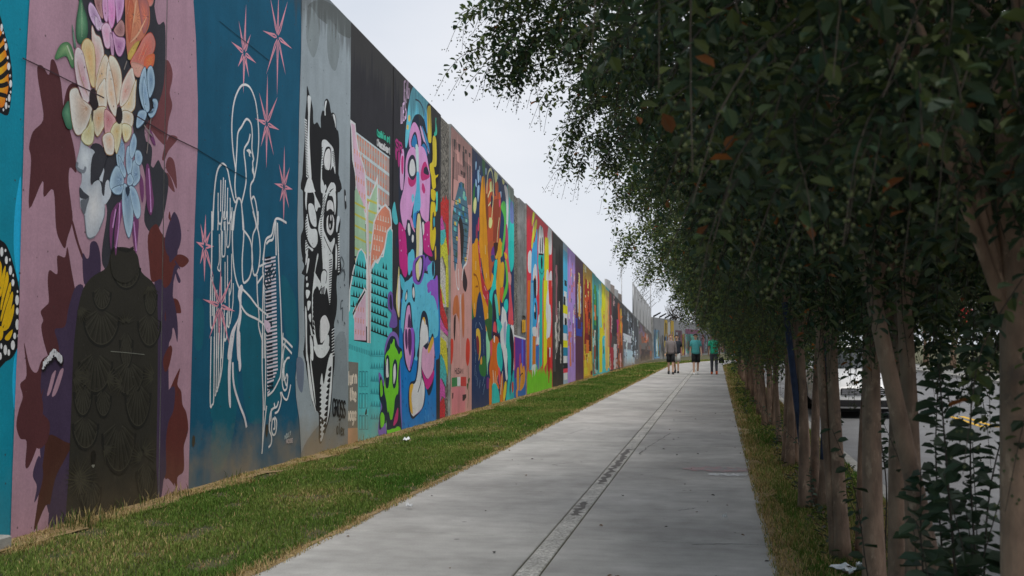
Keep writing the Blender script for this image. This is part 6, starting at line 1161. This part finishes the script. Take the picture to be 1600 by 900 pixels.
# ---- understorey of ivy-dark leaves low in the row is left to the crowns
# ------------------------------------------------------------------ grass
def blades(name, label, regions, seed, kind='stuff'):
    r = random.Random(seed); V = []; F = []; C = []
    for (fx, y0, y1, dens, h, wd, style) in regions:
        x0, x1 = fx; n = int(dens * (x1 - x0) * (y1 - y0))
        for _ in range(n):
            x = r.uniform(x0, x1); y = r.uniform(y0, y1)
            edge = min(x - x0, x1 - x); ns = mnoise.noise(Vector((x * .9, y * .5, seed))); n2 = mnoise.noise(Vector((x * 3.1, y * 2.3, seed + 9)))
            p_dry = style(x, y, ns, n2)
            if p_dry is None: continue
            if n2 < -.32 and r.random() < .6: continue
            dry = r.random() < p_dry
            hh = h * r.uniform(.45, 1.3) * (1 + .75 * n2 + .3 * mnoise.noise(Vector((x * 9, y * 7, 2)))) * (.85 if dry else 1); a = r.uniform(0, 6.283); lean = r.uniform(.15, .8) * hh * (1.5 if dry else 1); ww = wd * r.uniform(.7, 1.3)
            dx, dy = math.cos(a), math.sin(a); sx, sy = -dy * ww / 2, dx * ww / 2; bx = bend(y)
            k = r.uniform(.65, 1.35)
            if dry: c = (.42 * k, .31 * k, .15 * k) if r.random() < .75 else (.22 * k, .14 * k, .06 * k)
            else:
                m_ = max(0, min(1, .5 + ns * 1.1 + r.uniform(-.25, .25))); c = tuple((a_ * (1 - m_) + b_ * m_) * k for a_, b_ in zip((.062, .14, .02), (.175, .215, .055)))
            b = len(V); z = -.012; x += bx
            V += [(x - sx, y - sy, z), (x + sx, y + sy, z), (x + dx * lean * .35 + sx * .8, y + dy * lean * .35 + sy * .8, z + hh * .62), (x + dx * lean * .35 - sx * .8, y + dy * lean * .35 - sy * .8, z + hh * .62), (x + dx * lean, y + dy * lean, z + hh)]
            F += [(b, b + 1, b + 2, b + 3), (b + 3, b + 2, b + 4)]; C += [c, c]
    o = mesh(name, V, F, M['grass'], cols=C); tag(o, label, 'grass', None, kind); return o
WLX, PLX = XW, PX0
def left_style(x, y, ns, n2):
    dw = x - WLX; dp = PLX - x
    wob = .12 * mnoise.noise(Vector((y * .8, 3, 1))) + .1 * n2
    if dw < .27 + wob * 2.2: return .85
    if dp < .05 + wob * .6: return None if random.random() < .25 else .9
    if dp < .1 + wob * .8: return .5
    return .05 + max(0, ns - .15) * .9 + max(0, -n2 - .2) * .9
LX = (XW, PX0 + .06)
blades('grass', 'mown green grass strip between mural wall and path with straw edges', [
    (LX, 5, 9, 5600, .036, .0055, left_style), (LX, 9, 15, 4800, .036, .0065, left_style), (LX, 15, 26, 2400, .038, .009, left_style), (LX, 26, 45, 1000, .04, .015, left_style), (LX, 45, 95, 260, .055, .03, left_style)], 1)
def right_style(x, y, ns, n2):
    d = x - PX1; wob = .1 * mnoise.noise(Vector((y * .9, 7, 2))) + .09 * n2
    if d < .03 + wob * .5: return None if random.random() < .3 else .85
    if d < .15 + wob: return .7
    return .36 + max(0, ns) * 1.0 + (.35 if y < 9.5 else 0) * max(0, n2 + .3)
RX = (PX1 - .06, 1.55)
blades('grass', 'patchy yellow-green grass verge under the crape myrtles', [(RX, 2.5, 6, 2500, .05, .006, right_style), (RX, 6, 12, 4600, .05, .006, right_style), (RX, 12, 20, 2600, .055, .008, right_style), (RX, 20, 40, 1000, .06, .014, right_style), (RX, 40, 95, 260, .06, .03, right_style)], 2)
# taller weeds along the wall foot
r = random.Random(8); V = []; F = []; C = []
wd_ = [(wall_y(100), 16), (wall_y(90), 10), (wall_y(128), 8), (wall_y(172), 7), (wall_y(222), 8), (wall_y(258), 6), (wall_y(70), 5), (8.0, 14), (wall_y(350), 4), (wall_y(560), 4)]
for y0, n in wd_:
    for _ in range(n * 3):
        x = XW + r.uniform(.03, .3); y = y0 + r.uniform(-.15, .15); h = r.uniform(.05, .15); a = r.uniform(0, 6.28); l_ = h * r.uniform(.2, .7); dx, dy = math.cos(a), math.sin(a); w2 = .004; dry = r.random() < .55; k = r.uniform(.7, 1.3)
        b = len(V); V += [(x - dy * w2, y + dx * w2, -.01), (x + dy * w2, y - dx * w2, -.01), (x + dx * l_ * .4 + dy * w2, y + dy * l_ * .4 - dx * w2, h * .65), (x + dx * l_ * .4 - dy * w2, y + dy * l_ * .4 + dx * w2, h * .65), (x + dx * l_, y + dy * l_, h)]
        F += [(b, b + 1, b + 2, b + 3), (b + 3, b + 2, b + 4)]; c = (.3 * k, .23 * k, .11 * k) if dry else (.07 * k, .1 * k, .03 * k); C += [c, c]
tag(mesh('weeds', V, F, M['grass'], cols=C), 'taller straw and green weeds in tufts along the foot of the wall', 'weeds', None, 'stuff')
# ground cover under the trees: short broad leaves and dead-leaf litter
V = []; F = []; C = []; r = random.Random(12)
for _ in range(5200):
    y = 2.6 + 34 * r.random() ** 1.7; x = r.uniform(.72, 1.5)
    if mnoise.noise(Vector((x * 2, y * 1.1, 4))) < .02 and r.random() < .8: continue
    a = r.uniform(0, 6.28); d = Vector((math.cos(a), math.sin(a), r.uniform(-.1, .6))).normalized(); l_ = r.uniform(.03, .07); k = r.uniform(.6, 1.3); z = r.uniform(0, .10)
    leaf_into(V, F, C, Vector((x, y, z)), d, Vector((0, 0, 1)), l_, l_ * .5, (.035 * k, .05 * k, .02 * k) if r.random() < .6 else (.10 * k, .055 * k, .025 * k))
tag(mesh('leaf_litter', [tuple(v) for v in V], F, M['leaf'], cols=C), 'low ground cover and dead leaves around the tree stems', 'leaf litter', None, 'stuff')

# dry thatch showing through along the wall foot and the path edges
M['thatch'] = simple('dry_thatch', (.27, .19, .095), .95, .45, 30, 0, .6)
def thatch(label, xa, xb, amp_a, amp_b, seed):
    v = []; f = []; n = 420
    for i in range(n + 1):
        y = 4 + 92 * (i / n) ** 1.6
        v += [(xa + bend(y) + amp_a * mnoise.noise(Vector((y * 2.1, seed, 0))) + amp_a * .6 * mnoise.noise(Vector((y * 7, seed, 3))), y, .003), (xb + bend(y) + amp_b * mnoise.noise(Vector((y * 1.4, seed, 5))) + amp_b * .6 * mnoise.noise(Vector((y * 6, seed, 8))), y, .0035)]
    f = [(2 * i, 2 * i + 1, 2 * i + 3, 2 * i + 2) for i in range(n)]
    tag(mesh('dry_thatch', v, f, M['thatch']), label, 'thatch', None, 'stuff')
thatch('strip of dry straw thatch along the foot of the mural wall', XW - .02, XW + .27, 0, .16, 1)
thatch('ragged dry straw edge between grass strip and path', PX0 - .045, PX0 + .018, .07, .03, 2)
thatch('ragged dry straw edge between path and tree verge', PX1 - .02, PX1 + .12, .035, .1, 3)
# ------------------------------------------------------------------ people
M['skin'] = simple('skin', (.58, .36, .26), .6, .08, 20); M['skin2'] = simple('tanned_skin', (.42, .25, .17), .6, .08, 20)
M['hairb'] = simple('black_hair', (.02, .016, .014), .6, .2, 60); M['hairr'] = simple('cropped_brown_hair', (.16, .09, .06), .7, .2, 60)
def cloth(name, col): return simple(name, col, .85, .12, 14, 0, .15)
M['greyshirt'] = cloth('grey_brown_jersey', (.19, .165, .165)); M['blackcloth'] = cloth('black_cloth', (.014, .015, .018)); M['tealcloth'] = cloth('teal_cloth', (.08, .36, .38)); M['greencloth'] = cloth('green_cloth', (.04, .52, .32)); M['jeans'] = cloth('charcoal_denim', (.085, .088, .11)); M['greyshort'] = cloth('pale_grey_cloth', (.4, .4, .4)); M['navycloth'] = cloth('dark_navy_cloth', (.02, .025, .035))
M['orange'] = simple('orange_shoe', (.65, .13, .04), .6); M['white'] = simple('white_rubber', (.7, .7, .7), .6); M['blackshoe'] = simple('black_shoe', (.02, .02, .022), .6); M['eye'] = simple('dark_eye', (.02, .015, .012), .4)
def skinmesh(name, joints, edges, mat, parent):
    me = bpy.data.meshes.new(name); me.from_pydata([j[:3] for j in joints], edges, []); o = bpy.data.objects.new(name, me); COL.objects.link(o)
    md = o.modifiers.new('skin', 'SKIN'); md.use_smooth_shade = True; md.branch_smoothing = .4
    for i, j in enumerate(joints):
        sv = me.skin_vertices[0].data[i]; sv.radius = (j[3], j[3]); sv.use_root = (i == 0)
    o.modifiers.new('sub', 'SUBSURF').levels = 1; o.modifiers['sub'].render_levels = 1
    dg = bpy.context.evaluated_depsgraph_get(); m2 = bpy.data.meshes.new_from_object(o.evaluated_get(dg)); bpy.data.objects.remove(o)
    m2.materials.clear(); m2.materials.append(mat); q = bpy.data.objects.new(name, m2); COL.objects.link(q); q.parent = parent
    m2.polygons.foreach_set('use_smooth', [True] * len(m2.polygons)); return q
def ell(cx, cy, z, rx, ry, n=14): return [(cx + rx * math.cos(2 * math.pi * k / n), cy + ry * math.sin(2 * math.pi * k / n), z) for k in range(n)]
def person(label, loc, rz, s_, skin, hair, shirt, long_sleeve, legs, long_legs, shoe, ph=1, turn=0.0):
    o = tag(empty('person', loc, rz), label, 'person', 'people walking on the path'); o.scale = (s_, s_, s_)
    f, b = (1, -1) if ph > 0 else (-1, 1)                     # which leg leads
    J = [(0, 0, .95, .13), (0, 0, 1.15, .12), (0, 0, 1.34, .135), (0, .01, 1.47, .075), (0, 0, 1.545, .054), (0, -.015, 1.625, .082), (0, -.01, 1.7, .088), (0, 0, 1.755, .06)]; E = [(i, i + 1) for i in range(7)]
    nose = len(J); J.append((.02 * turn, -.118, 1.645, .012)); E.append((5, nose))
    limbs = {}
    for sd_ in (1, -1):
        lead = sd_ == f; n = len(J); sw = -.11 if not lead else .12
        J += [(sd_ * .155, .01, 1.425, .062), (sd_ * .215, .03 + sw * .2, 1.14, .043), (sd_ * .235, sw * 1.0 - .05, .91, .03), (sd_ * .235, sw * 1.15 - .06, .845, .032)]; E += [(2, n), (n, n + 1), (n + 1, n + 2), (n + 2, n + 3)]
        hx, hy, hz = J[n + 3][:3]
        for k in range(4):
            q = len(J); J += [(hx, hy - .028 + .018 * k, hz - .05, .0095), (hx - sd_ * .012, hy - .03 + .018 * k, hz - .085 + .006 * abs(k - 1.5), .008)]; E += [(n + 3, q), (q, q + 1)]
        q = len(J); J.append((hx - sd_ * .005, hy - .05, hz - .015, .0095)); E.append((n + 3, q))
        limbs[('arm', sd_)] = [J[n], J[n + 1], J[n + 2]]
        n = len(J)
        if lead: P = [(sd_ * .09, 0, .87, .082), (sd_ * .095, -.13, .49, .056), (sd_ * .1, -.17, .1, .04), (sd_ * .105, -.29, .045, .03)]
        else: P = [(sd_ * .09, 0, .87, .082), (sd_ * .095, .0, .48, .056), (sd_ * .1, .2, .14, .04), (sd_ * .105, .1, .045, .03)]
        J += P; E += [(0, n), (n, n + 1), (n + 1, n + 2), (n + 2, n + 3)]; limbs[('leg', sd_)] = P
    skinmesh('body', J, E, skin, o)
    for e in (-1, 1): MB().ball((.034 * e + .02 * turn, -.098, 1.672), .011, 6, 4).build('eye', M['eye'], o); MB().ball((.09 * e, .01, 1.66), (.016, .026, .036), 6, 5).build('ear', skin, o, True)
    hb = MB(); n = 14; rings = []
    for k in range(6):
        t = math.pi / 2 * k / 5; rings.append([(.097 * math.cos(t) * math.cos(a), .012 + .108 * math.cos(t) * math.sin(a), 1.7 + .088 * math.sin(t) - (.07 * max(0, math.sin(a)) if k == 0 else 0) + (.025 if k == 0 and math.sin(a) < -.3 else 0)) for a in [2 * math.pi * i / n for i in range(n)]])
    hb.loft(rings, True); hb.build('hair', hair, o, True)
    sb = MB(); sb.loft([ell(0, 0, .9, .172, .128), ell(0, 0, 1.0, .168, .124), ell(0, 0, 1.15, .165, .122), ell(0, 0, 1.3, .188, .132), ell(0, .005, 1.4, .192, .12), ell(0, .01, 1.46, .14, .095), ell(0, .008, 1.505, .075, .07)])
    for sd_ in (1, -1):
        a = [Vector(p[:3]) for p in limbs[('arm', sd_)]]
        if long_sleeve: sb.tube([a[0] + Vector((-sd_ * .04, 0, .02)), a[0], a[0].lerp(a[1], .5), a[1], a[1].lerp(a[2], .5), a[2]], [.07, .078, .068, .058, .05, .043], 12)
        else: e = a[0].lerp(a[1], .68); sb.tube([a[0] + Vector((-sd_ * .04, 0, .02)), a[0], a[0].lerp(e, .5), e], [.07, .08, .076, .074], 12)
    sb.build('shirt', shirt, o, True)
    tb = MB(); tb.loft([ell(0, 0, .82, .165, .12), ell(0, 0, .9, .168, .122), ell(0, 0, .97, .16, .116)])
    for sd_ in (1, -1):
        P = [Vector(p[:3]) for p in limbs[('leg', sd_)]]
        if long_legs: tb.tube([P[0] + Vector((0, 0, .06)), P[0], P[0].lerp(P[1], .5), P[1], P[1].lerp(P[2], .5), P[2] + Vector((0, 0, -.01))], [.085, .1, .086, .07, .06, .052], 12)
        else: e = P[0].lerp(P[1], .86); tb.tube([P[0] + Vector((0, 0, .06)), P[0], P[0].lerp(e, .5), e], [.085, .102, .098, .096], 12)
    tb.build('trousers' if long_legs else 'shorts', legs, o, True)
    for sd_ in (1, -1):
        P = limbs[('leg', sd_)]; ax, ay, az = P[2][:3]; lift = max(0, az - .1); sh = MB(); c = (P[3][0], P[3][1] + .06)
        sh.loft([ell(c[0], c[1], 0.004 + lift * .15, .045, .135), ell(c[0], c[1], .04 + lift * .3, .05, .14), ell(c[0], c[1] + .03, .075 + lift * .6, .046, .1), ell(ax, ay + .005, .11 + lift, .045, .055)]); so = sh.build('shoe', shoe, o, True)
    return o
person('person in a grey long-sleeved top and black shorts walking towards us', (-2.1, 49.5, 0), 0, 1.04, M['skin'], M['hairr'], M['greyshirt'], True, M['blackcloth'], False, M['blackshoe'], 1)
person('person in dark t-shirt and pale shorts half hidden behind the grey top', (-1.9, 51.3, 0), R(-8), 1.03, M['skin2'], M['hairb'], M['navycloth'], False, M['greyshort'], False, M['blackshoe'], 1)
person('person in a teal t-shirt, black shorts and white shoes looking aside', (-.95, 49, 0), R(6), 1.05, M['skin'], M['hairb'], M['tealcloth'], False, M['blackcloth'], False, M['white'], -1, 1)
person('person in a green t-shirt, charcoal trousers and orange shoes walking away', (-.13, 49.6, 0), math.pi, 1.06, M['skin2'], M['hairb'], M['greencloth'], False, M['jeans'], True, M['orange'], 1)
bag = tag(empty('bag', (.2, 49.45, .0)), 'small black bag carried low in the hand of the green-shirted person', 'bag')
bg_ = MB(); bg_.loft([ell(0, 0, .52, .1, .06, 10), ell(0, 0, .56, .13, .075, 10), ell(0, 0, .7, .12, .07, 10), ell(0, 0, .76, .08, .05, 10)]); bg_.build('pouch', M['blackcloth'], bag, True); MB().tube([(-.07, 0, .74), (-.05, 0, .85), (-.0, 0, .88), (.05, 0, .85), (.07, 0, .74)], .008, 6).build('handle', M['blackcloth'], bag, True)

# ------------------------------------------------------------------ parked white car (front towards us)
M['carpaint'] = simple('white_car_paint', (.78, .78, .78), .25, .02, 2, 0, 0, .6); M['tyre'] = simple('tyre_rubber', (.02, .02, .02), .9); M['lamp'] = simple('headlamp_glass', (.42, .43, .45), .1, .2, 30, .3); M['chrome'] = simple('chrome_trim', (.5, .5, .52), .2, .05, 4, .9)
def car(label, loc):
    o = tag(empty('parked_car', loc), label, 'car')
    # stations from front bumper backwards: y, half width, z low, z shoulder, z deck
    st = [(0, .62, .3, .55, .6), (.08, .78, .22, .62, .72), (.35, .87, .2, .72, .84), (.9, .9, .2, .82, .95), (1.35, .91, .2, .88, 1.0), (2.4, .92, .2, .92, 1.02), (3.5, .91, .2, .93, 1.04), (4.2, .88, .22, .9, 1.02), (4.45, .8, .3, .8, .95)]
    rings = []
    for y, hw, zl, zs, zd in st: rings.append([(-hw * .9, y, zl), (-hw, y, zl + .12), (-hw, y, zs - .08), (-hw * .96, y, zs), (-hw * .86, y, zd - .02), (-hw * .5, y, zd + .02), (0, y, zd + .03), (hw * .5, y, zd + .02), (hw * .86, y, zd - .02), (hw * .96, y, zs), (hw, y, zs - .08), (hw, y, zl + .12), (hw * .9, y, zl)])
    MB().loft(rings).build('body', M['carpaint'], o, True)
    cb = [(1.3, .76, .98, 1.0), (1.95, .72, 1.0, 1.4), (2.5, .68, 1.0, 1.5), (3.3, .68, 1.0, 1.48), (4.2, .7, 1.0, 1.06)]
    gr = [[(-hw - .08, y, z0), (-hw, y, z1 - .06 if z1 > 1.1 else z1), (-hw * .8, y, z1), (hw * .8, y, z1), (hw, y, z1 - .06 if z1 > 1.1 else z1), (hw + .08, y, z0)] for y, hw, z0, z1 in cb]
    MB().loft(gr).build('window', M['glass'], o)
    MB().box(-.66, .66, 2.1, 3.5, 1.475, 1.52, .02).build('roof', M['carpaint'], o)
    for s_ in (-1, 1):
        MB().tube([(s_ * .8, 1.25, .99), (s_ * .71, 1.95, 1.42), (s_ * .68, 2.5, 1.5)], .035, 6).build('pillar', M['carpaint'], o)
        hl = MB(); hl.loft([[(s_ * .52, .06, .6), (s_ * .82, .2, .62), (s_ * .84, .24, .74), (s_ * .55, .14, .7)], [(s_ * .52, -.0, .6), (s_ * .81, .1, .62), (s_ * .84, .16, .75), (s_ * .55, .04, .72)]]); hl.build('headlight', M['lamp'], o)
        MB().box(s_ * .66 - .1, s_ * .66 + .1, -.03, .12, .34, .42, .02).build('fog_light', M['black'], o)
        MB().ball((s_ * 1.0, 1.5, 1.02), (.1, .06, .07), 8, 6).build('mirror', M['carpaint'], o, True)
        for y in (.85, 3.6):
            w_ = MB().tube([(s_ * .74, y, .32), (s_ * .78, y, .32), (s_ * .92, y, .32), (s_ * .95, y, .32)], [.28, .325, .325, .29], 20).build('wheel', M['tyre'], o); MB().tube([(s_ * .94, y, .32), (s_ * .965, y, .32)], [.2, .18], 14).build('rim', M['chrome'], w_)
    MB().box(-.5, .5, -.03, .06, .5, .64, .02).build('grille', M['black'], o); MB().box(-.55, .55, -.045, .05, .26, .4, .02).build('air_intake', M['black'], o)
    for k in range(3): MB().box(-.48, .48, -.045, -.02, .52 + .04 * k, .535 + .04 * k).build('grille_bar', M['chrome'], o)
    MB().box(-.85, .85, .3, 4.2, .14, .24).build('underbody', M['black'], o)
    return o
car('white car parked at the kerb with its front towards the path trees', (3.05, 23.2, -.12))
# red and white street sign on a post across the street
sg = tag(empty('street_sign', (10.8, 49.5, 0)), 'red octagonal sign on a grey post across the street', 'sign'); M['signred'] = simple('red_sign', (.5, .03, .03), .5)
MB().tube([(0, 0, -.1), (0, 0, 2.9)], .035, 8).build('post', M['galv'], sg); 
so_ = [(.38 * math.cos(R(22.5 + 45 * k)), 0, 2.65 + .38 * math.sin(R(22.5 + 45 * k))) for k in range(8)]
MB().loft([[(x, -.06, z) for x, _, z in so_], [(x, -.045, z) for x, _, z in so_]]).build('plate', M['signred'], sg)
MB().loft([[(x * 1.07, -.044, 2.65 + (z - 2.65) * 1.07) for x, _, z in so_], [(x * 1.07, -.036, 2.65 + (z - 2.65) * 1.07) for x, _, z in so_]]).build('rim', M['trim'], sg)

# ------------------------------------------------------------------ litter
M['paper'] = simple('white_paper', (.7, .71, .72), .8, .05, 10)
def paper(label, x, y, w_, h_, seed, group=None, name='litter_paper'):
    r = random.Random(seed); n = 7; v = []
    for j in range(n):
        for i in range(n): v.append(((i / (n - 1) - .5) * w_, (j / (n - 1) - .5) * h_, .03 + .035 * mnoise.noise(Vector((i * .9, j * .9, seed))) + r.uniform(-.006, .006)))
    m_ = len(v); v += [(a, b, c - .002) for a, b, c in v]; f = []
    for j in range(n - 1):
        for i in range(n - 1): q = j * n + i; f += [(q, q + 1, q + n + 1, q + n), (m_ + q, m_ + q + n, m_ + q + n + 1, m_ + q + 1)]
    o = mesh(name, v, f, M['paper'], None, False); o.location = (x, y, .01); o.rotation_euler = (0, 0, r.uniform(0, 6)); return tag(o, label, 'litter', group)
paper('crumpled white paper lying on the verge near the pale stems', .82, 7.2, .2, .14, 3); paper('smaller scrap of white paper against the foot of a pale stem', .93, 7.32, .1, .06, 5)
paper('torn white wrapper on the grass below the blue blob mural', -4.6, 15.4, .2, .09, 7); paper('small pale scrap at the straw edge of the path', -2.72, 9.2, .06, .03, 9); paper('small pale scrap on the concrete by the tree verge', .05, 9.15, .05, .03, 11)
M['deadleaf'] = simple('dead_leaf', (.14, .075, .035), .8, .4, 30); M['darkleaf'] = simple('dark_dead_leaf', (.03, .025, .02), .8, .4, 30)
r = random.Random(31); lm = {}
for nm in ('deadleaf', 'darkleaf'):
    V = []; F = []; C = []; leaf_into(V, F, C, Vector((0, 0, .004)), Vector((1, 0, 0)), Vector((0, 0, 1)), .045, .028, (0, 0, 0)); me = bpy.data.meshes.new('fallen_leaf'); me.from_pydata([tuple(v) for v in V], [], F); me.materials.append(M[nm]); lm[nm] = me
for i in range(64):
    y = 6.5 + 17 * r.random() ** 1.3; x = r.uniform(-.9, .38) if r.random() < .72 else r.uniform(-2.85, -.9)
    o = bpy.data.objects.new('fallen_leaf', lm[r.choice(('deadleaf', 'darkleaf', 'darkleaf'))]); COL.objects.link(o); o.location = (x, y, .002); o.rotation_euler = (r.uniform(-.2, .2), r.uniform(-.3, .1), r.uniform(0, 6.28)); k = r.uniform(.4, 1.0); o.scale = (k, k, k); tag(o, 'small curled dead leaf lying on the concrete path', 'leaf', 'dead leaves scattered on the path')
blk = mesh('concrete_block', *[(lambda b: (b.v, b.f))(MB().box(-.09, .09, -.5, .5, -.15, .09, .012))][0], M['kerb']); blk.location = (XW + .12, 6.47, 0); tag(blk, 'low beige concrete block at the foot of the butterfly mural', 'block')
